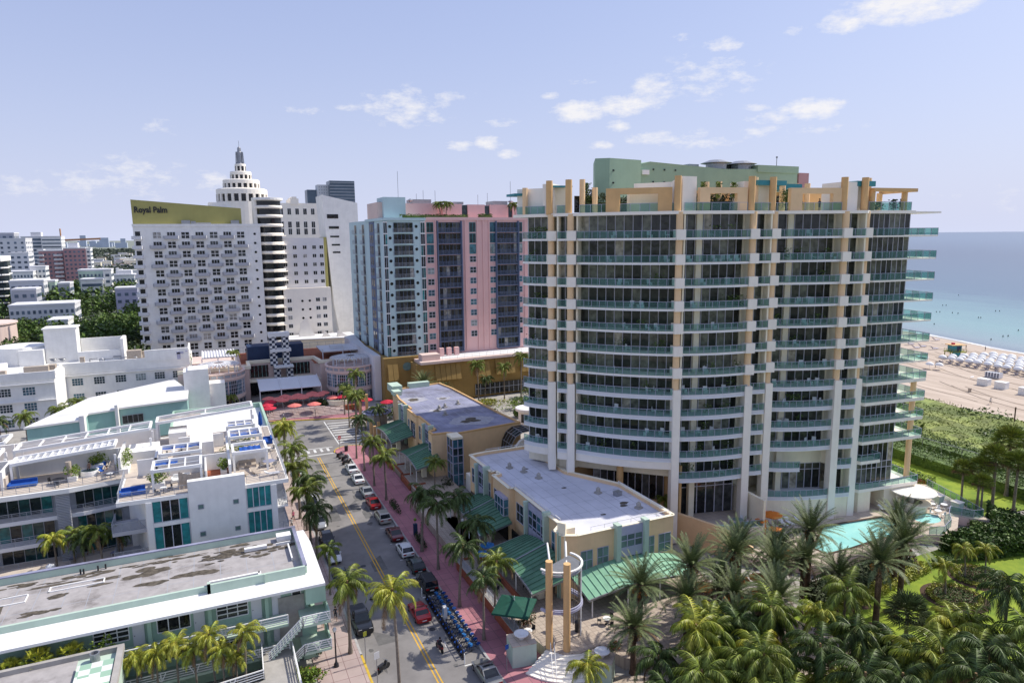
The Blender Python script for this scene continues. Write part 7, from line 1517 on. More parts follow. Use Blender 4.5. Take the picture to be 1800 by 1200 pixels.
bush('croton_bush', 'dark reddish croton bushes on the shop terrace behind the street-side planter', (30.0, 63.6), 1.3, .9, 1.3, 'leaf_dark', 350, .25, 'bush', None, 1.2, 120); bush('croton_bush', 'small red-flowered bush beside the garden-side planter', (36.4, 55.8), 1.2, .8, 1.0, 'leaf_mid', 260, .22, 'bush', None, 1.0, 140)
bush('street_shrub', 'leafy shrubs at the bottom left by the mint stairs, facing the pavement', (5.6, 65.6), 3.0, 1.2, 1.6, 'leaf_bright', 1600, .3, 'shrub', None, 0, 90); bush('street_shrub', 'small dark shrubs against the mint stair tower', (8.6, 71), .8, 2.2, 1.3, 'leaf_dark', 500, .3, 'shrub')
for (x, y, rx, ry, h), l in (((26.1, 105.5, .7, 3.6, .7), 'low dark kerb hedge beside the bright red parked car'), ((26.1, 91.6, .7, 3.0, .8), 'low dark kerb hedge beside the white hatchback'), ((36.4, 109.5, 1.2, 1.2, 2.0), 'round dark bush in front of the glass stair bay')): bush('kerb_shrub', l, (x, y), rx, ry, h, 'leaf_dark', 500, .26, 'bush')
for (x, y, rx, ry, h, mt_), l in (((71.0, 156, 5.5, 3.2, 2.4, 'leaf_bright'), 'large bright rounded bush behind the farther shop building'), ((66.5, 162.5, 6, 2.6, 1.8, 'leaf_yellow'), 'yellow-green planting strip before the ochre podium'), ((59.5, 160.5, 4.5, 1.8, 1.6, 'leaf_dark'), 'dark reddish planting behind the slate-roofed shop building'), ((78, 160, 4, 3, 4.5, 'leaf_mid'), 'leafy tree-like bush beside the tower'), ((62, 152, 3, 2, 1.6, 'leaf_mid'), 'low bush along the curved path behind the shops'), ((68.5, 148.5, 1.6, 1.6, 1.9, 'leaf_mid'), 'small round bush next to the round kiosk by the tower'), ((41, 160.8, 5, 2.2, 2.5, 'leaf_mid'), 'green shrubs at the foot of the ochre podium by the red parasol'), ((54, 158.5, 6, 1.8, 2.5, 'leaf_dark'), 'dark shrubs between the slate roof and the ochre podium'), ((26, 179, 2, 1.6, 2.6, 'leaf_dark'), 'dark shrubs at the plaza court edge'), ((74, 150, 4, 5, 3.0, 'leaf_dark'), 'dark garden shrubs at the foot of the tower')):
 bush('garden_bush', l, (x, y), rx, ry, h, mt_, 1100, .42, 'bush')
t = root('round_pavilion', 'small round grey pavilion with a flat ring roof beside the tower', 'pavilion'); m = MB(); m.lathe([(2.3, 0), (2.3, 3.0), (3.0, 3.2), (3.0, 3.8), (2.2, 3.9), (1.6, 3.5), (0, 3.5)], (68.0, 142.5), 24, smooth=False); m.build('wall', 'far_wall', t); m = MB()
for k in range(6): a = -2.6 + k * .4; m.obox((68 + 2.32 * cos(a), 142.5 + 2.32 * sin(a)), .08, .7, .6, 2.6, a)
m.build('window', 'glass_dark', t)
# ---------------------------------------------------------------- pool deck
t = root('pool_deck', 'beige tiled pool deck with a turquoise pool and round spa below the tower', 'pool deck')
PO = [(80.8, 68.4), (91.6, 67.1), (92.1, 65.8), (91.0, 62.0), (80.2, 61.5), (74.0, 61.7), (73.8, 63.8)]
DK = [(63, 66.5), (70.5, 59.4), (80, 60.0), (91.5, 60.2), (94, 58.6), (98, 59.6), (102, 62), (105, 59), (110.4, 73), (104, 79), (72, 79), (71, 70)]
m = MB(); m.prism(DK, -.1, .55, cap=False); 
import bmesh
bm = bmesh.new()
def loop(P, z): vs = [bm.verts.new((x, y, z)) for x, y in P]; return [bm.edges.new((vs[i], vs[(i + 1) % len(vs)])) for i in range(len(vs))]
SP = [(97.2 + 2.2 * cos(k * pi / 10), 63.8 + 1.8 * sin(k * pi / 10)) for k in range(20)]
ed = loop(DK, 1.2) + loop(PO, 1.2) + loop(SP, 1.2); bmesh.ops.triangle_fill(bm, use_beauty=True, use_dissolve=False, edges=ed)
bm.normal_update()
for f_ in bm.faces:
 if f_.normal.z < 0: f_.normal_flip()
me = bpy.data.meshes.new('deck_paving'); bm.to_mesh(me); bm.free(); me.materials.append(MATS['sand_tile']); o = bpy.data.objects.new('deck_paving', me); COL.objects.link(o); o.parent = t
m = MB(); m.prism(DK, -.1, 1.195, cap=False); m.build('deck_wall', 'pink_pale', t)
def waterm(name, c1, c2):
 mat(name, c1, .12, .1, .5, spec=.5, bump=.35, col2=c2)
waterm('pool_water', (.38, .74, .68), (.28, .64, .60))
m = MB(); m.prism(PO, -.05, 1.198, cap=False); m.prism(SP, -.05, 1.198, cap=False); m.build('pool_wall', 'teal_wall', t); m = MB(); m.face([(x, y, 1.02) for x, y in PO]); m.build('pool_surface', 'pool_water', t); m = MB(); m.face([(x, y, 1.08) for x, y in SP]); m.build('spa_surface', 'pool_water', t)
m = MB()
for i in range(len(PO)): a, b = PO[i], PO[(i + 1) % len(PO)]; m.bar((a[0], a[1], 1.22), (b[0], b[1], 1.22), .35, .05)
m.build('coping', 'soil', t)
t = root('pool_fence', 'dark metal fence along the garden side of the pool deck', 'fence'); m = MB(); rail_bars(m, [(70.5, 59.6), (80, 60.2), (91, 60.4)], 1.2, 1.2, 1.2, 1, .06)
for k in range(90): x = 70.5 + k * .23; m.bar((x, 59.6 + (x - 70.5) * .04, 1.2), (x, 59.6 + (x - 70.5) * .04, 2.3), .025)
m.build('bars', 'dark_metal', t)
t = root('glass_fence', 'curved turquoise glass fence around the seaward end of the pool deck', 'fence'); g = MB(); m = MB(); rail_glass(g, m, [(92, 59.8), (94, 59.0), (97.4, 60.2), (99.6, 62.0), (102, 63.4), (103.6, 60.8), (105.2, 60.4), (107.6, 66), (110, 72.6)], 1.2, 1.2, 1.3); g.build('glass_panel', 'rail_glass', t); m.build('post', 'lilac_metal', t)
for k, (x, y) in enumerate(((104.4, 66.9), (104.3, 63.8), (101.6, 69.6))):
 t = root('bar_block', ['pale green square pillar block in the middle of the seaward deck edge', 'pale green square pillar block at the garden end of the deck edge', 'pale green square pillar block just behind the pool bar'][k], 'planter'); m = MB(); m.box(x - .6, x + .6, y - .6, y + .6, 1.2, 2.5); m.build('body', 'mint_pale', t); m = MB(); m.box(x - .7, x + .7, y - .7, y + .7, 2.5, 2.6); m.build('cap', 'tower_white', t)
t = root('pool_bar', 'round poolside bar under a flat oval cream roof', 'bar'); m = MB(); m.lathe([(0, 4.15), (3.3, 4.0), (3.3, 3.85), (0, 3.8)], (99.0, 67.5), 28, smooth=False); m.build('roof', 'tower_white', t); m = MB(); m.lathe([(1.9, 1.2), (1.9, 2.3), (2.4, 2.35), (2.4, 2.45), (1.2, 2.45)], (98.7, 67.0), 24, smooth=False); m.build('counter', 'plaster_cream', t); m = MB(); m.tube([(99, 67.6, 1.2), (99, 67.6, 3.9)], .35, 10); m.tube([(96.9, 68.6, 1.2), (96.9, 68.6, 3.9)], .12, 8); m.build('post', 'plaster_cream', t)
PL = 'white loungers in a row against the tower base wall'
for k, x in enumerate((73.0, 74.1, 75.8, 76.9, 78.6, 79.7, 81.6)): lounger('white lounger in the row along the tower wall, ' + ['nearest the orange parasol', 'second from the orange parasol', 'third from the orange parasol', 'fourth from the orange parasol', 'fifth from the orange parasol', 'sixth from the orange parasol', 'farthest from the orange parasol'][k], x, 71.7 - (x - 73) * .17, 1.2, -.25 + random.uniform(-.05, .05), 'white_fabric', PL, 2.0)
for k, (x, y) in enumerate(((93.9, 68.3), (95.2, 68.0))): lounger(['white lounger near the recessed orange door, left of two', 'white lounger near the pool bar, right of two'][k], x, y, 1.2, .3, 'white_fabric', None, 2.0)
parasol('orange parasol over the first white loungers of the pool deck', (73.9, 71.5), 1.2, 2.4, 1.5, 'orange_fabric', 8); parasol('orange parasol on the deck below the tower terrace wall', (70.6, 67.6), 1.2, 2.2, 1.0, 'orange_fabric', 8)
OG = 'orange parasols of the garden cafe under the palms'
for k, (x, y, l) in enumerate(((57.2, 60.2, 'orange parasol below the peach wall, farthest left of the garden cafe'), (59.8, 59.3, 'orange parasol below the tower terrace wall in the garden cafe'), (67.6, 63.2, 'orange parasol right of the terrace wall, above the date palms'), (53.4, 56.6, 'orange parasol in the middle of the garden cafe'), (55.2, 54.2, 'orange parasol nearest the lower palms of the garden cafe'), (57.5, 56.5, 'orange parasol at the right of the garden cafe'), (52.2, 60.6, 'orange parasol behind the first date palms'))): parasol(l, (x, y), .1, 2.5, 1.35, 'orange_fabric', 8, group=OG)
t = root('towel_booth', 'small orange booth on the pool deck corner by the terrace wall', 'booth'); m = MB(); m.box(70.2, 70.35, 70.6, 70.75, 1.2, 3.2); m.box(70.9, 71.05, 69.8, 69.95, 1.2, 3.2); m.box(70.1, 71.1, 69.7, 70.8, 2.2, 2.35); m.build('frame', 'orange_fabric', t); m = MB(); m.box(70.0, 71.2, 69.6, 70.9, 3.2, 3.4); m.build('roof', 'orange_fabric', t)
table('the glass table on the tower terrace behind the cream wall', 67.8, 71.9, 2.6, .75, .75, 'glass_green_pale', None, 4, 'white_paint')
for k, (x, y, l) in enumerate(((99.8, 63.8, 'the white table between spa and bar'), (101.6, 66.0, 'the white table nearest the bar counter'), (103.0, 65.0, 'the small white table by the pillar blocks'))): table(l, x, y, 1.2, .5, .74, 'white_paint', None, 3, 'white_paint')
# ---------------------------------------------------------------- street furniture, terrace seating
t = root('square_parasol', 'large dark green square parasol over the corner terrace tables', 'parasol', (28.9, 64.4, 1.2), .1); m = MB(); m.lathe([(0, 2.9), (2.9, 2.2), (2.95, 2.0)], (0, 0), 4, smooth=False); m.build('canopy', 'green_fabric', t); m = MB(); m.tube([(0, 0, 0), (0, 0, 3.4)], .045, 6); m.build('pole', 'white_paint', t)
parasol('upper bright blue parasol on the shop terrace among the dark palms', (32.0, 80.0), 1.2, 2.4, 1.0, 'sky_fabric'); parasol('lower bright blue parasol on the shop terrace among the dark palms', (30.6, 78.2), 1.2, 2.3, 1.0, 'sky_fabric')
table('the round white table by the corner terrace rail', 29.2, 61.6, 1.2, .5, .74, 'white_paint', None, 2)
for k, (x, y, l) in enumerate(((29.9, 72.5, 'the dark table by the rail under the sunlit palm'), (30.2, 76.3, 'the dark table by the rail below the blue parasols'), (34.0, 70.5, 'the dark table under the corner canopy'), (34.4, 75, 'the dark table deep under the corner canopy'), (38.2, 60.0, 'the pale oval table under the sunlit canopy'), (34, 90, 'the dark table at the top of the terrace steps'))): table(l, x, y, 1.2, .45, .74, 'concrete' if k != 4 else 'white_paint', None, 3, 'dark_metal')
def street_lamp(label, x, y, h=4.3):
 t = root('street_lamp', label, 'street lamp', (x, y, 0)); m = MB(); m.lathe([(.28, 0), (.24, .3), (.12, .5), (.09, .8), (.07, h - .5), (.11, h - .45), (0, h - .4)], (0, 0), 10); m.build('post', 'dark_metal', t); m = MB(); m.lathe([(0, h + .12), (.1, h + .05), (.22, h - .15), (.14, h - .42), (0, h - .45)], (0, 0), 10); m.build('globe', 'lamp_white', t)
street_lamp('dark lamp post with a pale acorn globe on the west pavement by the mint stairs', 9.7, 67.0); 
t = root('street_lamp', 'white mushroom-shaped lamp in the loft courtyard', 'street lamp', (-19.0, 91.8, 4)); m = MB(); m.tube([(0, 0, 0), (0, 0, 1.6)], .09, 8); m.build('post', 'white_paint', t); m = MB(); m.lathe([(0, 2.3), (.4, 2.1), (.5, 1.8), (0, 1.65)], (0, 0), 14); m.build('globe', 'white_paint', t)
street_lamp('dark lamp post with a white globe on the shop terrace', 30.9, 86.5, 4.6)
def sign(label, x, y, h, kind, rz=0):
 t = root('road_sign', label, 'sign', (x, y, 0), rz); m = MB(); m.tube([(0, 0, 0), (0, 0, h)], .045, 6); m.build('post', 'grey_metal', t); m = MB(); b = MB()
 if kind == 'round': 
  m.raw([(.42 * cos(k * pi / 4 + pi / 8), -.06, h - .35 + .42 * sin(k * pi / 4 + pi / 8)) for k in range(8)] + [(.42 * cos(k * pi / 4 + pi / 8), -.03, h - .35 + .42 * sin(k * pi / 4 + pi / 8)) for k in range(8)], [tuple(range(8)), tuple(range(15, 7, -1))] + [(k, (k + 1) % 8, 8 + (k + 1) % 8, 8 + k) for k in range(8)]); o = m.build('sign_plate', 'red_fabric', t); b.box(-.28, .28, -.075, -.062, h - .42, h - .28); b.build('white_bar', 'white_paint', o)
 elif kind == 'white': m.box(-.3, .3, -.07, -.04, h - .75, h); o = m.build('sign_plate', 'plate', t)
 elif kind == 'yellow': m.box(-.2, .2, -.07, -.04, h - .5, h); o = m.build('sign_plate', 'leaf_yellow', t)
 else: m.box(-.22, .22, -.07, -.04, h - .5, h); o = m.build('sign_plate', 'blue_fabric', t)
sign('round red sign with a white bar at the far kerb corner', 23.6, 141.6, 2.9, 'round', .3); sign('pale square parking sign on a pole at the bottom of the street, west side', 12.9, 62.2, 3.6, 'white', .3); sign('small yellow sign on a pole at the west kerb', 12.6, 66.2, 3.6, 'yellow', .3); sign('small blue sign on a pole beside the curved steps', 25.3, 58.4, 3.2, 'blue', .3)
t = root('bin', 'dark green litter bin at the rounded kerb corner', 'bin', (24.6, 139.8, 0)); m = MB(); m.lathe([(.35, 0), (.38, 1.1), (0, 1.2)], (0, 0), 12, smooth=False); m.build('body', 'dark_metal', t)
t = root('bin', 'black litter bin behind the twin orange columns', 'bin', (34.6, 60.2, 1.2)); m = MB(); m.lathe([(.33, 0), (.36, 1.1), (.2, 1.3), (0, 1.3)], (0, 0), 12, smooth=False); m.build('body', 'dark_metal', t)
t = root('parking_machine', 'dark blue parking meter machine on the east pavement', 'parking meter', (26.2, 94.3, 0)); m = MB(); m.box(-.28, .28, -.22, .22, 0, 1.7); m.build('body', 'navy', t); m = MB(); m.lathe([(.2, 2.2), (.24, 2.45), (.1, 2.6), (0, 2.6)], (0, 0), 8); m.tube([(0, 0, 1.7), (0, 0, 2.2)], .04, 5); m.build('solar_head', 'leaf_bright', t)
for k, (x, y) in enumerate(((21.9, 76.9), (22.0, 61.9))): t = tag((lambda m: (m.tube([(x, y, -.15), (x, y, 1.0)], .06, 6), m.build('lane_post', 'white_paint'))[1])(MB()), ['white lane marker post at the far end of the bike racks', 'white lane marker post at the near end of the bike racks'][k], 'post')
# ---------------------------------------------------------------- vehicles
random.seed(51)
def loft(mb, st, mi=0, smooth=True):
 "stations (y, z0, z1, half width bottom, half width top, shoulder drop)"
 rings = []
 for y, z0, z1, wb_, wt, sh in st: rings.append([(-wb_ * .9, y, z0), (-wb_, y, z0 + .12), (-wb_, y, z1 - sh), (-wt, y, z1), (wt, y, z1), (wb_, y, z1 - sh), (wb_, y, z0 + .12), (wb_ * .9, y, z0)])
 n = 8; vs = [p for r in rings for p in r]; fs = []
 for i in range(len(rings) - 1):
  for k in range(n): fs.append((i * n + k, (i + 1) * n + k, (i + 1) * n + (k + 1) % n, i * n + (k + 1) % n))
 fs.append(tuple(range(n))); fs.append(tuple(range(len(vs) - 1, len(vs) - n - 1, -1))); mb.raw(vs, fs, mi, False)
def paint(name, c, metal=.3):
 m = mat(name, c, .28, .04, 3, metal=metal, spec=.5); m.node_tree.nodes['Principled BSDF'].inputs['Coat Weight'].default_value = .6; return name
def vehicle(name, label, cat, kind, pm, x, y, a=0, z=-.15, group=None):
 t = root(name, label, cat, (x, y, z), a, group)
 L_ = {'sedan': 4.75, 'suv': 4.6, 'hatch': 4.3, 'jeep': 4.4, 'pickup': 5.7, 'van': 5.2, 'sport': 4.5}[kind]; W = {'sedan': .9, 'suv': .93, 'hatch': .9, 'jeep': .93, 'pickup': .99, 'van': .98, 'sport': .93}[kind]
 h = {'sedan': .92, 'suv': 1.05, 'hatch': .98, 'jeep': 1.12, 'pickup': 1.12, 'van': 1.15, 'sport': .85}[kind]; top = {'sedan': 1.45, 'suv': 1.68, 'hatch': 1.52, 'jeep': 1.85, 'pickup': 1.85, 'van': 2.05, 'sport': 1.25}[kind]; H2 = L_ / 2
 b = MB(); nose = .62 * h if kind not in ('jeep', 'pickup') else .92 * h
 loft(b, [(-H2, .42, h * .86, W * .86, W * .78, .06), (-H2 + .12, .25, h * .95, W * .97, W * .86, .1), (-H2 + .7, .2, h, W, W * .9, .1), (-.2, .2, h, W, W * .92, .1), (H2 * .42, .2, h * .97, W, W * .9, .1), (H2 - .45, .22, h * .84 if nose < .8 * h else h * .96, W * .97, W * .8, .1), (H2 - .08, .28, nose, W * .88, W * .72, .08), (H2, .38, nose * .88, W * .78, W * .66, .06)])
 if kind == 'pickup': pass
 body = b.build('body', pm, t)
 c0, c1 = {'sedan': (-H2 + .75, H2 - 1.25), 'suv': (-H2 + .15, H2 - 1.2), 'hatch': (-H2 + .2, H2 - 1.15), 'jeep': (-H2 + .1, H2 - 1.55), 'pickup': (-.35, H2 - 1.6), 'van': (-H2 + .12, H2 - .9), 'sport': (-H2 + .7, H2 - 1.7)}[kind]
 rk, fk = {'sedan': (.85, 1.0), 'suv': (.35, .85), 'hatch': (.55, .9), 'jeep': (.1, .3), 'pickup': (.15, .6), 'van': (.15, .8), 'sport': (.6, .9)}[kind]
 g = MB(); wt = W * .78; zt = top - .07
 def pr_(z, y0, y1, w_): return [(-w_, y0, z), (w_, y0, z), (w_, y1, z), (-w_, y1, z)]
 lo = pr_(h - .04, c0, c1, W * .9); hi = pr_(zt, c0 + rk, c1 - fk, wt); vs = lo + hi
 g.raw(vs, [(0, 1, 5, 4)]); g.raw(vs, [(1, 2, 6, 5)]); g.raw(vs, [(2, 3, 7, 6)]); g.raw(vs, [(3, 0, 4, 7)]); g.build('windows', 'car_glass', t)
 r = MB(); a_ = pr_(zt - .02, c0 + rk - .05, c1 - fk + .05, wt + .02); b_ = pr_(top, c0 + rk + .15, c1 - fk - .2, wt - .12); vs = a_ + b_; r.raw(vs, [(4, 5, 6, 7), (0, 1, 5, 4), (1, 2, 6, 5), (2, 3, 7, 6), (3, 0, 4, 7)])
 for sx in (-1, 1):
  r.bar((sx * W * .9, c0, h), (sx * wt, c0 + rk, zt), .09, .07); r.bar((sx * W * .9, c1, h), (sx * wt, c1 - fk, zt), .07, .06); yb = (c0 + c1) / 2 - .1; r.bar((sx * (W * .9 + .01), yb, h), (sx * (wt + .01), yb, zt), .05, .08)
  r.box(sx * (W + .02) - .09, sx * (W + .02) + .09, c1 - .55, c1 - .4, h, h + .15)
 r.build('roof', pm if kind != 'jeep' else 'dark_metal', t)
 if kind == 'pickup': m = MB(); m.box(-W * .82, W * .82, -H2 + .15, -.45, h - .02, h + .012); m.build('cargo_bed', 'dark_metal', t)
 if kind == 'sedan' and 'roof window' in label or 'panoramic' in label: m = MB(); m.box(-wt + .15, wt - .15, c0 + rk + .3, c1 - fk - .3, top, top + .006); m.build('sunroof', 'car_glass', t)
 wr = .33 if kind not in ('jeep', 'pickup') else .4
 for sx in (-1, 1):
  for yy in (-H2 + .85, H2 - .88):
   m = MB(); P = [(wr, -.11), (wr, .11)]; n = 16
   vs = [(sx * (W - .1) + dx, yy + wr * cos(2 * pi * k / n), wr + wr * sin(2 * pi * k / n)) for dx in (-.11, .12) for k in range(n)]; m.raw(vs, [(k, (k + 1) % n, n + (k + 1) % n, n + k) for k in range(n)] + [tuple(range(n)), tuple(range(n, 2 * n))]); w_ = m.build('wheel', 'tyre', t)
   m = MB(); vs = [(sx * (W + .035), yy + wr * .6 * cos(2 * pi * k / 10), wr + wr * .6 * sin(2 * pi * k / 10)) for k in range(10)]; m.raw(vs, [tuple(range(10))]); m.build('rim', 'rim', w_)
 for sx in (-1, 1):
  m = MB(); m.box(sx * W * .62 - .2, sx * W * .62 + .2, -H2 - .02, -H2 + .22, h * .66, h * .84); m.build('tail_light', 'lamp_red', t); m = MB(); m.box(sx * W * .6 - .18, sx * W * .6 + .18, H2 - .3, H2 - .02, nose * .74, nose * .95); m.build('headlight', 'lamp_white', t)
 m = MB(); m.box(-.26, .26, -H2 - .03, -H2 + .02, h * .5, h * .64); m.build('number_plate', 'plate', t)
 m = MB(); m.box(-W * .8, W * .8, -H2 - .05, -H2 + .1, .3, .42); m.box(-W * .7, W * .7, H2 - .12, H2 + .02, .3, .44); m.build('bumper', 'dark_metal' if kind in ('jeep', 'pickup', 'hatch') else pm, t)
 return t
for n_, c in (('paint_white', (.72, .72, .72)), ('paint_silver', (.42, .43, .44)), ('paint_red', (.40, .012, .015)), ('paint_champagne', (.48, .45, .40)), ('paint_maroon', (.13, .015, .02)), ('paint_black', (.012, .013, .014)), ('paint_darkgreen', (.015, .03, .028)), ('paint_grey', (.26, .26, .25)), ('paint_offwhite', (.62, .63, .66))): paint(n_, c, .0 if 'white' in n_ else .4)
PG = 'cars parked along the east kerb'
vehicle('parked_car', 'white sedan parked at the east kerb, nearest the motorcycles', 'car', 'sedan', 'paint_white', 23.2, 127.4, 0, group=PG); vehicle('parked_car', 'white sedan parked second behind the motorcycles', 'car', 'sedan', 'paint_white', 23.1, 121.3, 0, group=PG)
vehicle('parked_car', 'silver sedan parked in front of the bright red car', 'car', 'sedan', 'paint_silver', 23.2, 114.2, 0, group=PG); vehicle('parked_car', 'bright red sedan parked in front of the champagne wagon', 'car', 'sedan', 'paint_red', 23.1, 108.6, 0, group=PG)
vehicle('parked_car', 'champagne wagon parked before the short driveway', 'car', 'suv', 'paint_champagne', 23.1, 102.2, 0, group=PG); vehicle('parked_car', 'dark maroon sedan parked beside the parking machine', 'car', 'sedan', 'paint_maroon', 23.2, 95.3, 0, group=PG)
vehicle('parked_car', 'white hatchback with a black rear window parked at the east kerb', 'car', 'hatch', 'paint_white', 23.2, 89.4, 0, group=PG); vehicle('parked_car', 'black-green sedan parked behind the boxy black off-roader', 'car', 'hatch', 'paint_darkgreen', 23.3, 84.3, 0, group=PG)
vehicle('parked_car', 'boxy black off-roader parked just before the bike racks', 'car', 'jeep', 'paint_black', 23.2, 78.9, 0, group=PG); vehicle('parked_car', 'grey sedan with panoramic glass roof parked at the bottom, next to the curved steps', 'car', 'sedan', 'paint_grey', 23.3, 59.0, 0, group=PG)
vehicle('red_sports_car', 'low red sports car driving up the street, half hidden by the bright palm', 'car', 'sport', 'paint_red', 20.4, 73.0, 0)
WG = 'cars parked along the west kerb'
vehicle('parked_car', 'black hatchback with a green windscreen glint parked at the west kerb', 'car', 'hatch', 'paint_black', 13.75, 97.4, pi, group=WG); vehicle('parked_car', 'white hatchback parked at the west kerb, next to the mint block corner', 'car', 'hatch', 'paint_white', 13.7, 92.0, pi, group=WG)
vehicle('parked_car', 'dark car under the palm behind the white hatchback of the west kerb', 'car', 'sedan', 'paint_darkgreen', 13.5, 85.2, pi, group=WG); vehicle('parked_pickup', 'black pickup truck with an open bed parked at the west kerb', 'pickup truck', 'pickup', 'paint_black', 13.7, 74.0, pi)
vehicle('parked_van', 'white van parked at the west kerb among the palms', 'van', 'van', 'paint_offwhite', 13.7, 112.8, pi); vehicle('parked_car', 'white car with yellow stripe parked under the far palms of the west kerb', 'car', 'sedan', 'paint_white', 14.0, 129.2, pi, group=WG)
vehicle('parked_car', 'dark car at the left end of the junction, behind the loft rail', 'car', 'suv', 'paint_black', 12.6, 159.5, .2); vehicle('parked_car', 'silver car hidden under the dark palms of the west kerb', 'car', 'sedan', 'paint_silver', 13.6, 104.5, pi, group=WG)
def motorbike(name, label, x, y, a, pm, rider=False, group=None):
 t = root(name, label, 'motorcycle', (x, y, -.15), a, group)
 for yy in (-.62, .68):
  m = MB(); n = 14; vs = [(dx, yy + .29 * cos(2 * pi * k / n), .29 + .29 * sin(2 * pi * k / n)) for dx in (-.06, .06) for k in range(n)]; m.raw(vs, [(k, (k + 1) % n, n + (k + 1) % n, n + k) for k in range(n)] + [tuple(range(n)), tuple(range(n, 2 * n))]); m.build('wheel', 'tyre', t)
 m = MB(); loft(m, [(-.75, .45, .72, .12, .1, .05), (-.3, .3, .8, .2, .16, .05), (.15, .28, .62, .18, .14, .05), (.35, .4, .95, .16, .12, .05), (.55, .6, 1.0, .1, .08, .03)]); m.build('body', pm, t)
 m = MB(); m.box(-.14, .14, -.7, .1, .78, .87); m.build('saddle', 'dark_metal', t); m = MB(); m.bar((0, .62, .3), (0, .42, 1.05), .06); m.bar((-.33, .38, 1.08), (.33, .38, 1.08), .045); m.build('handlebar', 'grey_metal', t)
 m = MB(); m.box(-.08, .08, -.82, -.74, .6, .7); m.build('tail_light', 'lamp_red', t); return t
for k, (x, y, pm, l) in enumerate(((22.8, 137.0, 'paint_black', 'black motorcycle at the far end of the parked row'), (23.0, 135.7, 'paint_grey', 'grey scooter second in the parked row'), (23.3, 134.3, 'paint_black', 'black scooter third in the parked row'), (23.5, 133.0, 'paint_silver', 'silver scooter at the near end of the parked row'), (23.0, 131.8, 'paint_black', 'black moped behind the silver scooter'))): motorbike('motorcycle', l, x, y, -1.1, pm, group='motorcycles parked by the stop sign')
motorbike('motorcycle', 'black scooter parked at the west kerb below the yellow sign', 14.0, 64.4, -1.0, 'paint_black'); motorbike('motorcycle', 'red and black scooter ridden up the middle of the street', 20.4, 65.3, .1, 'paint_maroon')
# shared bicycles in docks
def bicycle():
 t = root('shared_bicycle', '-', 'bicycle')
 for yy in (-.52, .52):
  m = MB(); n = 14
  P = [(0, yy + .32 * cos(2 * pi * k / n), .33 + .32 * sin(2 * pi * k / n)) for k in range(n + 1)]; m.tube(P, .022, 4, cap=False)
  for k in range(0, n, 2): m.bar((0, yy, .33), P[k], .008)
  m.build('wheel', 'tyre', t)
 m = MB(); m.bar((0, -.52, .33), (0, -.1, .32), .04); m.bar((0, -.1, .32), (0, -.22, .85), .045); m.bar((0, -.1, .32), (0, .38, .85), .06); m.bar((0, -.52, .33), (0, -.2, .7), .035); m.bar((0, .52, .33), (0, .38, 1.0), .045); m.build('frame', 'navy', t)
 m = MB(); m.bar((0, -.8, .55), (0, -.5, .7), .12, .03); m.bar((0, -.5, .7), (0, -.2, .6), .12, .03); m.bar((0, .3, .68), (0, .62, .66), .12, .03); m.box(-.1, .1, -.72, -.3, .45, .62); m.build('mudguard', 'blue_fabric', t)
 m = MB(); m.box(-.08, .08, -.34, -.1, .88, .95); m.build('saddle', 'dark_metal', t); m = MB(); m.bar((-.28, .33, 1.05), (.28, .33, 1.05), .035); m.build('handlebar', 'dark_metal', t); m = MB(); m.box(-.18, .18, .42, .7, .78, 1.02); m.build('basket', 'sky_fabric', t)
 return t
bk = bicycle(); BG = 'blue shared bicycles docked along the east kerb'
k = 0
for row, x in ((0, 22.75), (1, 23.85)):
 for j in range(13):
  y = 75.2 - j * .98 + row * .3; k += 1
  lab = 'blue shared bicycle standing in the %s row of the kerb docks' % ('road-side' if row == 0 else 'pavement-side')
  use(bk, (x, y, -.15), (-1.25 if row == 0 else 1.9) + random.uniform(-.06, .06), 1, lab, BG)
m = MB(); m.box(22.05, 22.3, 62.6, 76.2, -.15, -.02); 
for j in range(27): y = 62.9 + j * .5; m.box(22.1, 22.26, y - .05, y + .05, -.05, .75)
m.box(22.16, 22.2, 62.7, 76.1, .7, .78); tag(m.build('dock_rail', 'dark_metal'), 'long dark docking rail with posts beside the blue bicycles', 'bike rack')
t = root('rental_kiosk', 'pale slim rental terminal standing among the blue bicycles', 'kiosk', (22.6, 70.0, -.15)); m = MB(); m.box(-.2, .2, -.3, .3, 0, 2.1); m.build('body', 'plate', t); m = MB(); m.box(-.205, -.2, -.22, .22, 1.1, 1.9); m.build('panel', 'sky_fabric', t)
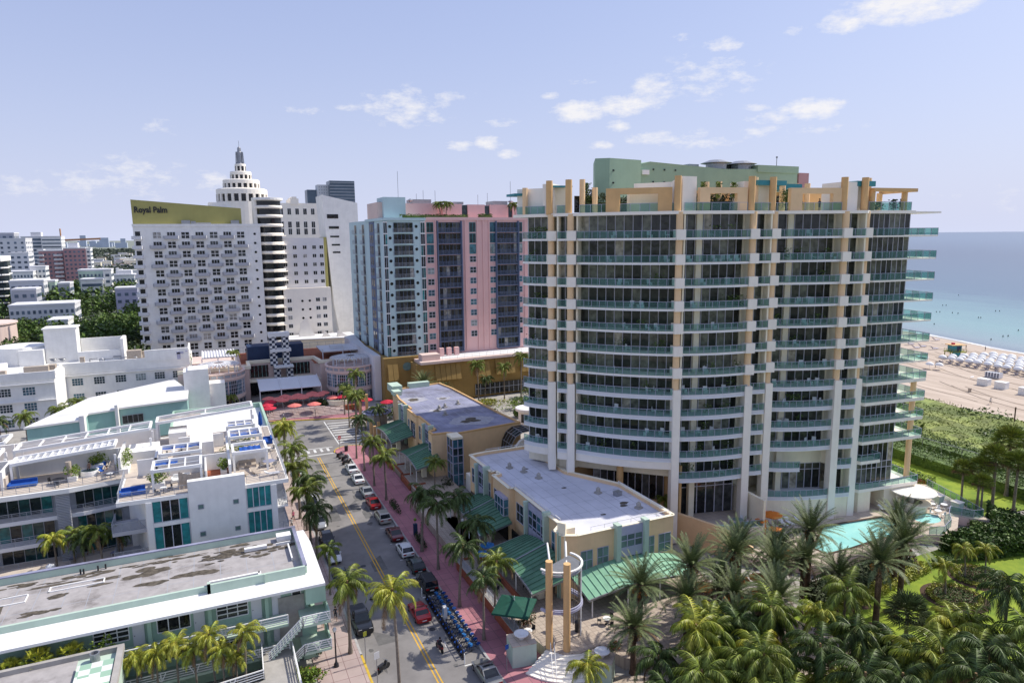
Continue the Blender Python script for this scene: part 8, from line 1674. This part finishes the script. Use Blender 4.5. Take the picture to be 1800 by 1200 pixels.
# ---------------------------------------------------------------- people
def person_mesh(pose):
 "one skinned body; returns mesh with skin, top and trousers by height"
 J = {'walk': [(0, 0, .95), (0, 0, 1.2), (0, .01, 1.42), (0, .02, 1.52), (0, .03, 1.68), (-.17, 0, 1.4), (-.22, -.1, 1.13), (-.2, .08, .92), (.17, 0, 1.4), (.22, .1, 1.15), (.2, .28, .98), (-.09, 0, .9), (-.1, .16, .5), (-.1, .1, .08), (-.1, .26, .04), (.09, 0, .9), (.1, -.06, .48), (.1, -.3, .12), (.1, -.2, .04)],
         'stand': [(0, 0, .95), (0, 0, 1.2), (0, 0, 1.42), (0, 0, 1.52), (0, .02, 1.68), (-.17, 0, 1.4), (-.23, 0, 1.13), (-.2, .1, .9), (.17, 0, 1.4), (.23, 0, 1.15), (.2, .1, .92), (-.09, 0, .9), (-.1, .02, .5), (-.1, 0, .08), (-.1, .15, .04), (.09, 0, .9), (.1, .02, .48), (.1, 0, .08), (.1, .15, .04)],
         'run': [(0, 0, .95), (0, .08, 1.2), (0, .14, 1.42), (0, .18, 1.52), (0, .24, 1.66), (-.17, .12, 1.4), (-.26, -.12, 1.2), (-.22, .12, 1.1), (.17, .12, 1.4), (.25, .3, 1.22), (.18, .42, 1.42), (-.09, 0, .9), (-.1, .36, .66), (-.1, .3, .24), (-.1, .44, .2), (.09, 0, .9), (.1, -.2, .52), (.1, -.58, .42), (.1, -.62, .3)],
         'sit': [(0, 0, .5), (0, 0, .75), (0, .02, .97), (0, .03, 1.07), (0, .04, 1.23), (-.17, 0, .95), (-.22, .08, .7), (-.15, .28, .62), (.17, 0, .95), (.22, .08, .7), (.15, .28, .62), (-.09, .02, .5), (-.12, .42, .5), (-.12, .42, .1), (-.12, .56, .04), (.09, .02, .5), (.12, .42, .5), (.12, .42, .1), (.12, .56, .04)]}[pose]
 E_ = [(0, 1), (1, 2), (2, 3), (3, 4), (2, 5), (5, 6), (6, 7), (2, 8), (8, 9), (9, 10), (0, 11), (11, 12), (12, 13), (13, 14), (0, 15), (15, 16), (16, 17), (17, 18)]
 R_ = [.13, .12, .12, .05, .10, .06, .045, .035, .06, .045, .035, .09, .065, .045, .035, .09, .065, .045, .035]
 me = bpy.data.meshes.new('p'); me.from_pydata(J, E_, []); o = bpy.data.objects.new('p', me); COL.objects.link(o); md = o.modifiers.new('s', 'SKIN'); sv = me.skin_vertices[0].data
 for i, r in enumerate(R_): sv[i].radius = (r, r * (.8 if i in (0, 1, 2) else 1))
 sv[0].use_root = True; o.modifiers.new('u', 'SUBSURF').levels = 1; bpy.context.view_layer.update()
 out = bpy.data.meshes.new_from_object(o.evaluated_get(bpy.context.evaluated_depsgraph_get())); bpy.data.objects.remove(o); return out, J
PM = {k: person_mesh(k) for k in ('walk', 'stand', 'run', 'sit')}
def person(label, pose, x, y, z, a, top='cloth_white', bot='cloth_dark', group=None, s=1.0):
 me0, J = PM[pose]; me = me0.copy(); me.name = 'body'
 for mm_ in ('skin', top, bot): me.materials.append(MATS[mm_])
 hip = J[0][2]
 for p in me.polygons:
  c = p.center; p.use_smooth = True
  if c.z > J[3][2] - .03: p.material_index = 0
  elif abs(c.x) > .2 and c.z < J[5][2] - .15 and pose != 'sit': p.material_index = 0
  elif c.z > hip - .02: p.material_index = 1
  elif c.z > hip - (.42 if pose != 'sit' else .3): p.material_index = 2
  else: p.material_index = 0
 t = root('person', label, 'person', (x, y, z), a, group); t.scale = (s,) * 3; o = bpy.data.objects.new('body', me); COL.objects.link(o); o.parent = t
 h_ = J[4]; m = MB(); m.lathe([(0, h_[2] + .14), (.08, h_[2] + .11), (.115, h_[2] + .02), (.1, h_[2] - .06)], (h_[0], h_[1] - .02), 10); m.build('hair', 'hair', t); return t
person('person in a pink top walking past the parking machine on the east pavement', 'walk', 27.2, 94.4, 0, pi, 'cloth_pink', 'cloth_dark'); person('person in a white shirt walking on the west pavement among the far palms', 'walk', 9.6, 104.5, 0, pi); person('person in dark shorts on the west pavement beside the white-shirted one', 'walk', 10.2, 107.5, 0, pi, 'cloth_pink', 'cloth_dark')
person('person in a white top on the west pavement next to the mint stair tower', 'stand', 9.6, 75.0, 0, 2.5); person('person in dark clothes walking beside the pickup truck on the west pavement', 'walk', 11.2, 75.8, 0, 3.0, 'cloth_dark'); person('person in brown shorts just behind the one in white by the mint stairs', 'walk', 9.9, 73.6, 0, 3.2, 'cloth_dark', 'cloth_dark')
person('rider in dark clothes sitting on the moving scooter', 'sit', 20.4, 65.1, .16, .1, 'cloth_dark', 'cloth_dark'); person('person in a pink shirt seated under the corner canopy by the twin columns', 'sit', 33.2, 64.6, 1.2, 2.0, 'cloth_pink')
person('person in light clothes crossing the pavement before the plaza steps', 'walk', 15.5, 171.8, 0, 1.5); person('dark-clad person at the foot of the plaza steps', 'stand', 23.0, 171.4, 0, 1.5, 'cloth_dark'); person('person in pink by the brick wall of the plaza', 'walk', 32.6, 170.2, 0, 1.2, 'cloth_pink')
person('person standing in a dark shirt on the tower roof inside the third portal', 'stand', 79.6, 74.5, 47.12, 3, 'cloth_dark', 'cloth_dark'); person('person leaning near the rail of the tower roof, right of the third portal opening', 'stand', 82.2, 73.6, 47.12, 3, 'cloth_dark'); person('person at the seaward corner of the tower roof under the pergola', 'stand', 96.2, 71.2, 47.12, 3, 'cloth_dark', 'cloth_dark')
person('runner in mid-stride on the open sand', 'run', 181.2, 105, .1, 2.2, 'cloth_white', 'cloth_dark', s=1.1); person('person standing at the water edge right of the lifeguard tower', 'stand', 263, 156, 0, 1, 'cloth_dark', 'cloth_dark'); person('person beside another at the water edge, left one', 'walk', 262, 164.5, 0, 1, 'cloth_dark'); person('person beside another at the water edge, right one', 'stand', 260.5, 161.5, 0, 1, 'cloth_dark', 'cloth_dark')
person('wader standing knee-deep in the sea near the right edge', 'stand', 271, 136, -.5, 1, 'cloth_dark', 'cloth_dark', s=1.25); person('person sitting on the wet sand near the right edge', 'sit', 258, 140, -.2, 1, 'cloth_dark'); person('sunbather lying back on the dark lounger of the left loft deck', 'sit', -13.4, 100.7, DZ - .1, 1.1, 'skin', 'cloth_dark'); person('bather sitting on the rim of the white hot tub', 'sit', -15.6, 102.4, DZ + .3, 3, 'skin', 'cloth_dark')
person('person walking on the beach behind the twin white umbrellas', 'walk', 215, 142.5, .1, 1, 'cloth_pink')
BW = 'bathers dotted about in the sea'
m = MB(); m.lathe([(0, .55), (.13, .45), (.12, .3), (.07, .25), (.24, .12), (.2, -.1), (0, -.1)], (0, 0), 8)
b0 = tag(m.build('bather', 'hair'), 'tiny dark head and shoulders of a bather in the shallows', 'bather', BW)
def gz(u, v, z=0):
 d = fw + rt * ((u - 900) / 1200) + up * ((600 - v) / 1200); k = (z - H) / d.z; return d.x * k, d.y * k
for i, (x, y) in enumerate([gz(u, v, -.05) for u, v in ((1685, 519), (1657, 537), (1663, 537), (1646, 548.5), (1652, 548.5), (1674, 550), (1684, 551), (1642, 570), (1720, 558.5), (1724, 558.5), (1757, 547), (1750, 547), (1772, 591), (1763, 591.5), (1790, 581), (1742, 597))]):
 o = b0 if i == 0 else b0.copy()
 if i: COL.objects.link(o)
 o.location = (x, y, -.05); o.scale = (1.2,) * 3
# ---------------------------------------------------------------- beach
random.seed(61)
t0 = root('beach_umbrella', 'white beach umbrella in the dense rows right of the lifeguard tower', 'beach umbrella', group='white beach umbrellas in close rows')
m = MB(); m.lathe([(0, 2.6), (.6, 2.45), (1.1, 2.1), (1.3, 1.7), (1.28, 1.55)], (0, 0), 12, smooth=True); m.build('canopy', 'white_fabric', t0); m = MB(); m.tube([(0, 0, 0), (0, 0, 2.4)], .04, 5); m.build('pole', 'white_paint', t0)
l0 = root('beach_lounger', 'blue-grey beach lounger in the shade of the white umbrella rows', 'sun lounger', group='loungers under the white umbrellas')
m = MB(); m.box(-.32, .32, -.95, .3, .28, .38); m.raw([(-.32, .3, .3), (.32, .3, .3), (.32, .9, .8), (-.32, .9, .8), (-.32, .3, .38), (.32, .3, .38), (.32, .9, .88), (-.32, .9, .88)], [(3, 2, 1, 0), (4, 5, 6, 7), (0, 1, 5, 4), (1, 2, 6, 5), (2, 3, 7, 6), (3, 0, 4, 7)]); m.build('cushion', 'lilac_metal', l0)
m = MB(); 
for dx in (-.28, .28):
 for dy in (-.8, .2): m.box(dx - .03, dx + .03, dy - .03, dy + .03, 0, .3)
m.build('leg', 'white_paint', l0)
for r in range(6):
 for c in range(13):
  x = 227.5 + r * 4.1 + random.uniform(-.3, .3); y = 148.5 - c * 2.95 - r * .9 + random.uniform(-.25, .25)
  if r == 0 and c == 12: continue
  use(t0, (x, y, .12), random.uniform(0, 1), random.uniform(.95, 1.05), 'white beach umbrella in the dense rows right of the lifeguard tower', 'white beach umbrellas in close rows')
  use(l0, (x - 1.3, y - .4, .1), pi / 2 + random.uniform(-.1, .1), 1, 'blue-grey beach lounger in the shade of the white umbrella rows', 'loungers under the white umbrellas')
for x, y, l in ((212, 142.4, 'left white umbrella of the pair standing apart on the sand'), (213.4, 140.2, 'right white umbrella of the pair standing apart on the sand')): copy_tree(t0, (x, y, .1), 0, .95, l, 'pair of umbrellas apart')
for x, y, l in ((252, 178, 'blue beach lounger left of the lifeguard tower, nearest the tower block'), (245.5, 171, 'blue beach lounger left of the lifeguard tower, second'), (250.6, 172, 'blue beach lounger left of the lifeguard tower, third'), (249.6, 166.5, 'blue beach lounger just left of the lifeguard tower'), (271, 180.5, 'blue beach lounger close to the waterline')): copy_tree(l0, (x, y, 0), 1.2, 1.6, l, 'loungers left of the lifeguard tower')
t = root('lifeguard_tower', 'turquoise and yellow lifeguard tower with an orange roof on stilts', 'lifeguard tower', (239.8, 152.6, .1), radians(-20))
m = MB(); m.box(-1.6, 1.6, -1.4, 1.4, 2.2, 4.4); m.build('cabin', 'teal_paint', t); m = MB(); m.box(-.2, 1.2, -1.46, -1.4, 2.4, 4.1); m.build('door', 'navy', t); m = MB(); m.prism([(-2.3, -2.0), (2.8, -2.0), (2.8, 2.0), (-2.3, 2.0)], 4.4, 4.65); m.build('roof', 'peach', t)
m = MB(); m.box(-2.4, 3.0, -2.2, 2.2, 1.95, 2.2); m.bar((3, 0, 2.1), (5.4, 0, .2), 1.0, .12); m.build('deck', 'leaf_yellow', t); m = MB(); rail_bars(m, [(-2.3, 2.1), (-2.3, -2.1), (2.9, -2.1)], 2.2, .9, 1.2, 2, .08); m.build('railing', 'leaf_yellow', t); m = MB()
for x in (-2.1, 0, 2.6):
 for y in (-1.9, 1.9): m.bar((x, y, 0), (x, y, 2), .22)
m.bar((-2.1, -1.9, .2), (2.6, -1.9, 1.9), .14); m.build('stilt', 'leaf_yellow', t); m = MB(); m.box(-2.5, .6, -2.35, -2.25, .7, 2.0); m.build('panel', 'teal_paint', t); m = MB(); m.box(-1.1, -.3, -.5, .4, 4.65, 5.2); m.build('rescue_board', 'red_fabric', t)
for k, (x, y, l) in enumerate(((203, 119.9, 'white covered storage cube on the sand, left of two'), (202.8, 115.0, 'white covered storage cube on the sand, right of two'), (200.8, 107.6, 'white covered storage cube cut by the right edge'))):
 t = root('storage_box', l, 'storage box', (x, y, .1), .1); m = MB(); m.box(-1.1, 1.1, -1.4, 1.4, 0, 1.9); m.build('cover', 'white_fabric', t); m = MB(); m.box(-1.15, 1.15, -1.45, 1.45, 1.9, 2.0); m.build('lid', 'white_paint', t)
t = root('covered_cart', 'long striped blue and white covered cart in front of the umbrella rows', 'cart', (216, 125.0, .1), .1); m = MB(); m.prism([(-1.1, -2), (1.1, -2), (1.1, 2), (-1.1, 2)], .2, 1.7); m.build('cover', 'far_wall', t); m = MB()
for k in range(5): m.box(-1.13, 1.13, -1.8 + k * .8, -1.5 + k * .8, .4, 1.73)
m.build('stripe', 'navy', t)
t = root('storage_box', 'small dark-fronted white box left of the umbrella rows', 'storage box', (226.5, 155, .1), .3); m = MB(); m.box(-1.4, 1.4, -1.6, 1.6, 0, 1.0); m.build('cover', 'white_fabric', t); m = MB(); m.box(-1.45, -1.4, -1.5, 1.5, .1, .8); m.build('opening', 'dark_metal', t)
t = root('surfboard', 'white board lying flat on the sand before the umbrellas', 'board', (211.3, 128.4, .15), .2); m = MB(); m.prism([(-.9, -.2), (0, -.35), (.9, -.2), (1.1, 0), (.9, .2), (0, .35), (-.9, .2), (-1.1, 0)], 0, .15); m.build('board', 'white_paint', t)
t = root('bin', 'grey-brown litter bin standing alone on the sand', 'bin', (190.7, 116.2, .1)); m = MB(); m.lathe([(.4, 0), (.42, 1.2), (0, 1.25)], (0, 0), 10, smooth=False); m.build('body', 'beige_fabric', t)
t = root('wooden_pole', 'bare brown pole standing in the dune scrub near the right edge', 'pole', (165.5, 90.4, 0)); m = MB(); m.tube([(0, 0, 0), (0, 0, 4.6)], .14, 8); m.build('shaft', 'trunk_brown', t); m = MB(); m.tube([(-.4, 0, 4.2), (.4, 0, 4.2)], .05, 5); m.build('arm', 'trunk_brown', t)
for k in range(9): x, y = 171.6 - k * .55, 112 - k * 3.2; t = tag((lambda m: (m.tube([(x, y, 0), (x, y, 1.3)], .07, 5), m.build('rope_post', 'trunk_brown'))[1])(MB()), 'short wooden post on the line between scrub and sand', 'post', 'posts along the dune edge')
m = MB()
for k in range(70):
 x0 = random.uniform(175, 262); y0 = random.uniform(70, 210); a = 1.27 + random.gauss(0, .06); l_ = random.uniform(15, 45); P_ = [(x0 + cos(a + .1 * sin(u * .5)) * u * l_ / 8, y0 + sin(a) * u * l_ / 8) for u in range(9)]
 for i in range(8):
  (xa, ya), (xb, yb) = P_[i], P_[i + 1]; m.face([(xa, ya, .36 - .003 * (xa - 170)), (xa + .3, ya, .36 - .003 * (xa - 170)), (xb + .3, yb, .36 - .003 * (xb - 170)), (xb, yb, .36 - .003 * (xb - 170))])
mat('sand_dark', (.42, .34, .27), .95, .2, 1); S_(m.build('beach_tracks', 'sand_dark'))
m = MB(); q = 0
for k in range(9): q += 1; x0 = random.uniform(13.5, 22); y0 = random.uniform(62, 137); w_ = random.uniform(.8, 2.4); m.face([(x0, y0, -.147 + q * .0001), (x0 + w_, y0, -.147 + q * .0001), (x0 + w_, y0 + random.uniform(1, 6), -.147 + q * .0001), (x0, y0 + 3, -.147 + q * .0001)])
for k in range(60): q += 1; blot(m, random.choice((13.8, 16.2, 21.3, 23.2)) + random.gauss(0, .3), random.uniform(58, 138), -.1475 + q * .0000, random.uniform(.1, .45), random.uniform(.1, .9), 9)
mat('asphalt_patch', (.15, .145, .14), .9, .3, 1, bump=.2); S_(m.build('road_patches', 'asphalt_patch'))
for k, (x, y) in enumerate(((17.0, 88), (20.6, 108), (16.4, 121), (20.9, 69.5))): m = MB(); m.lathe([(0, -.142), (.38, -.142), (.38, -.16)], (x, y), 16, smooth=False); tag(m.build('manhole_cover', 'dark_metal'), 'round dark manhole cover in the ' + ['west lane level with the mint block', 'east lane beside the silver and champagne cars', 'west lane near the far parked van', 'east lane behind the moving scooter'][k], 'manhole cover')
# ---------------------------------------------------------------- distant city on the left
random.seed(71)
def far_tree(name, x, y, h, r, matn='leaf_mid', n=500, size=1.0):
 n = int(n * 1.9); size *= .72; t = root(name, 'dark leafy tree in the belt of trees left of the slab hotel', 'tree', (x, y, 0), 0, 'trees left of the slab hotel')
 m = MB(); m.tube([(0, 0, 0), (.1, 0, h * .4), (0, .1, h * .75)], [.3, .22, .1], 6)
 for k in range(4): a = k * 1.6; m.tube([(0, 0, h * .4), (r * .5 * cos(a), r * .5 * sin(a), h * .75)], [.14, .05], 5)
 m.build('trunk', 'trunk_grey', t); m = MB(); bl_ = [(random.uniform(-.55, .55) * r, random.uniform(-.55, .55) * r, h * random.uniform(.55, .85), r * random.uniform(.35, .6)) for _ in range(9)]
 def fn():
  b = random.choice(bl_); v = Vector((random.gauss(0, 1), random.gauss(0, 1), random.gauss(0, 1))).normalized() * random.uniform(.7, 1.05); return (b[0] + v.x * b[3], b[1] + v.y * b[3], b[2] + v.z * b[3] * .75)
 leaves(m, n, fn, size); m.build('crown', matn, t); return t
TA = [far_tree('leafy_tree', 0, 0, 12, 6, 'leaf_mid', 700, 1.1), far_tree('leafy_tree', 0, 0, 10, 5, 'leaf_dark', 600, 1.0), far_tree('leafy_tree', 0, 0, 9, 5, 'frond_coconut', 500, 1.0)]
TA[2]['label'] = 'bright green tree in the belt of trees left of the slab hotel'; TA[1]['label'] = 'very dark tree in the belt of trees left of the slab hotel'
def tree_at(k, x, y, s): use(TA[k], (x, y, 0), random.uniform(0, 6), s, TA[k]['label'], 'trees left of the slab hotel')
PB = coco('d', 9); 
for i in range(30):
 x = random.uniform(-50, -22); y = random.uniform(222, 262); tree_at(random.choice((0, 0, 1, 1, 2)), x, y, random.uniform(1.1, 1.6))
for i in range(22): tree_at(random.choice((0, 1, 2)), random.uniform(-40, -23), random.uniform(266, 332), random.uniform(1.3, 1.6))
for i in range(26): x = random.uniform(-72, -38); y = random.uniform(222, 285); tree_at(random.choice((0, 1, 0, 2)), x, y, random.uniform(1.0, 1.45))
for i in range(34):
 x = random.uniform(-68, -24); y = random.uniform(224, 282); put(random.choice('dm'), x, y, random.choice((8, 9, 10)), 'shaggy palm among the belt of trees left of the slab hotel', random.uniform(1.5, 1.9), 0, 'palms left of the slab hotel')
for i in range(40): tree_at(random.choice((0, 1)), random.uniform(-72, -40), random.uniform(296, 305), random.uniform(1.2, 1.6)) if i < 14 else tree_at(0, random.uniform(-95, -42), random.uniform(325, 470), random.uniform(1.3, 2.1))
def tower_(label, x0, x1, y0, y1, z1, matn, nr, nc, z0w=None, wh=1.3, ww=.5, band=False, glassm='far_glass', name='far_building', extra=None):
 t = root(name, label, 'building'); m = MB(); m.box(x0, x1, y0, y1, 0, z1); m.build('wall', matn, t); m = MB(); m.box(x0 - .2, x1 + .2, y0 - .2, y1, z1, z1 + .8)
 if extra: m.box(*extra)
 m.build('roof', 'far_wall', t); g = MB()
 for r in range(nr):
  z = z1 - 2.9 - 3.05 * r
  if z < 2: break
  if band: g.box(x0 + .6, x1 - .6, y0 - .15, y0, z, z + wh)
  else:
   for c in range(nc): x = x0 + (x1 - x0) * (c + .5) / nc; w_ = (x1 - x0) / nc * ww / 2; g.box(x - w_, x + w_, y0 - .12, y0, z, z + wh)
  for c in range(4): y = y0 + (y1 - y0) * (c + .5) / 4; g.box(x1, x1 + .12, y - 1, y + 1, z, z + wh)
 g.build('window', glassm, t); return t
tower_('white tall hotel slab at the left edge with small square windows', -135, -105, 545, 565, 45.2, 'far_wall', 8, 8, ww=.35); tower_('low white block stepped in front of the tall hotel slab', -108, -98, 512, 524, 36.4, 'far_wall', 5, 3)
tower_('grey tower top behind the tall white hotel slab at the left edge', -128, -117, 575, 590, 49.2, 'far_wall_shade', 2, 3)
tower_('white apartment slab with dark balcony bands, behind the pink block', -141, -126, 716, 735, 47.3, 'far_wall', 12, 1, band=True, wh=1.7, extra=(-134, -126.5, 718, 726, 47, 51.6)); tower_('bright white half of the banded apartment slab', -125.8, -111, 712, 730, 47.3, 'plaster_white', 12, 1, band=True, wh=1.0)
pkb = tower_('pink apartment block with white balcony stack, left half', -107, -91.5, 592, 608, 36.6, 'far_pink', 7, 6, extra=(-108, -104, 592, 600, 36.6, 38)); m = MB(); 
for r in range(8): m.box(-98, -92.5, 590.8, 592, 34 - 3.05 * r - 1, 34 - 3.05 * r + .3); m.box(-108, -104, 590.8, 592, 34 - 3.05 * r - 1, 34 - 3.05 * r + .3)
m.build('balcony', 'far_wall', pkb); tower_('pink apartment block with a chimney-like roof block, right half', -91.2, -77.5, 588, 604, 38.2, 'far_pink', 8, 5, extra=(-88.5, -82.5, 592, 600, 38, 42.5)); tower_('narrow white balcony block at the right end of the pink one', -77.3, -74.4, 589, 600, 38, 'plaster_white', 9, 1, band=True)
t = root('round_hotel', 'rounded hotel of blue-green glass bands with a green cap at the left edge', 'hotel')
for k in range(9):
 z = 8 + 3.05 * k; m = MB(); m.box(-95, -79.5, 362, 380, z, z + .6); m.lathe([(4.5, z), (4.5, z + .6), (0, z + .6)], (-82, 366), 16, smooth=False); m.build('floor_ring', 'plaster_white', t); m = MB(); m.box(-95, -80, 362.5, 380, z + .6, z + 3.05); m.lathe([(4.1, z + .6), (4.1, z + 3.05)], (-82, 366), 16); m.build('window_band', 'glass_teal', t)
m = MB(); m.box(-95, -79.5, 362, 380, 35.4, 37.6); m.build('parapet', 'plaster_white', t); m = MB(); m.lathe([(9, 37.6), (6, 40.6), (0, 42.5)], (-90, 370), 16, smooth=False); m.build('roof', 'mint', t)
tower_('low white building with a long ribbon window, left middle distance', -104, -91, 482, 498, 26, 'plaster_white', 4, 8); tower_('small white building with a stepped roof behind the ribbon-windowed one', -94, -86, 490, 500, 28.4, 'plaster_white', 3, 4)
tower_('grey building with a barrel roof in the middle distance', -74, -62, 346, 360, 27, 'far_wall', 3, 5); tower_('plain grey-lilac wall building in front of the barrel roof', -70, -62, 330, 340, 24.5, 'far_wall_shade', 2, 3); tower_('long grey building with a roof garden, left of the tree belt', -67, -46, 308, 322, 19.7, 'far_wall', 3, 12)
tower_('small cube building with a pale green wall beyond the roof garden', -63, -59.4, 355, 362, 26.3, 'mint_pale', 2, 2); tower_('small grey cube beside the pale green one', -58, -53.6, 352, 362, 25.2, 'far_wall_shade', 3, 3); tower_('white modern building with a bluish ribbon window beside the trees', -54, -44.6, 384, 396, 25.0, 'plaster_white', 2, 1, band=True); tower_('pale green upper storey behind the white modern building', -56.5, -45, 398, 410, 29, 'mint_pale', 2, 7); tower_('bright white stair slab of the white modern building', -44.4, -41.0, 386, 396, 29.4, 'plaster_white', 4, 1)
tower_('low white apartment house just left of the slab hotel', -46, -35, 434, 446, 24.5, 'plaster_white', 2, 6, extra=(-44, -36.5, 436, 444, 24.5, 27.4)); tower_('lilac-walled low building beside the slab hotel', -35.5, -27, 342, 352, 22.8, 'lilac_metal', 2, 3)
tower_('white gabled shed roof between the palms', -51, -45, 284, 296, 15.8, 'plaster_white', 1, 3); t = root('round_house', 'pale peach round building end at the left edge, among palms', 'building'); m = MB(); m.lathe([(8, 0), (8, 19.3), (8.4, 19.6), (8.4, 20), (0, 20.3)], (-61, 250), 30, smooth=False); m.build('wall', 'pink_pale', t)
HG = 'small pale houses spread over the far town'
for i in range(150):
 Yd = random.uniform(470, 1500); u = random.uniform(60, 245) if Yd > 620 else random.uniform(165, 245)
 d = fw + rt * ((u - 900) / 1200); k_ = Yd / (d.x * fw.x + d.y * fw.y); x, y = d.x * k_, d.y * k_; w_ = random.uniform(8, 20); h_ = random.uniform(5, 13) * (1 if Yd < 900 else 1.3)
 m = MB(); m.box(x - w_ / 2, x + w_ / 2, y, y + w_ * .7, 0, h_); m.box(x - w_ / 2 - .3, x + w_ / 2 + .3, y - .3, y + w_ * .7, h_, h_ + .6, 1)
 for c in range(4): xx = x - w_ / 2 + w_ * (c + .35) / 4; m.box(xx, xx + w_ * .12, y - .1, y, h_ * .55, h_ * .8, 2)
 tag(m.build('far_house', [random.choice(('far_wall', 'plaster_white', 'plaster_cream')), random.choice(('far_wall', 'far_roof', 'far_wall', 'roof_white')), 'far_wall_shade']), 'small pale low-rise house in the far town left of the slab hotel', 'house', HG)
mb = MB()
for i in range(5200):
 Yd = random.uniform(430, 2300) ** 1; u = random.uniform(0, 250); d = fw + rt * ((u - 900) / 1200); k_ = Yd / (d.x * fw.x + d.y * fw.y); x, y = d.x * k_, d.y * k_
 if sin(x * .021 + 2) * sin(y * .013) < -.35 and Yd < 1200: continue
 cx, cy, r_ = x, y, random.uniform(3, 6) * (1 + Yd / 1500)
 leaves(mb, 5, lambda: (cx + random.gauss(0, r_), cy + random.gauss(0, r_), random.uniform(2, 9) * (1 + Yd / 2600)), 3.4 * (1 + Yd / 1800))
stuff(mb.build('distant_woods', mat('far_leaf', (.075, .095, .07), .9, .4, .02, island=.4, col2=(.05, .065, .05))), 'hazy dark green tree cover of the far town up to the horizon', 'woods')
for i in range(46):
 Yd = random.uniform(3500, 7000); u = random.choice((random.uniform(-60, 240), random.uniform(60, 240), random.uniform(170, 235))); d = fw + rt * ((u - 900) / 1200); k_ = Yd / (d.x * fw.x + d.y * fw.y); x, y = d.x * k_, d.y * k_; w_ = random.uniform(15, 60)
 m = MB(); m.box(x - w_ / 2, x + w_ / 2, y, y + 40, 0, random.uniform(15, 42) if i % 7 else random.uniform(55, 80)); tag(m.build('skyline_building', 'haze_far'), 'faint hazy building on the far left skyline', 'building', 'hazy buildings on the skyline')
t = root('tower_crane', 'orange crane boom lying low over the far skyline', 'crane'); m = MB(); d = fw + rt * ((127 - 900) / 1200); k_ = 800 / (d.x * fw.x + d.y * fw.y); x, y = d.x * k_, d.y * k_; m.tube([(x, y, 20), (x, y, 58)], .8, 4); m.build('mast', 'crane_orange', t); m = MB(); m.bar((x - 14, y, 44), (x + 40, y, 46), 1.2, 2.2); m.build('boom', 'crane_orange', t)
# leftovers: drop labels from unused prototypes
for o in [o for o in COL.objects if o.get('label') == '-' and not o.parent]:
 for c in kids(o):
  for g in kids(c): bpy.data.objects.remove(g)
  bpy.data.objects.remove(c)
 bpy.data.objects.remove(o)
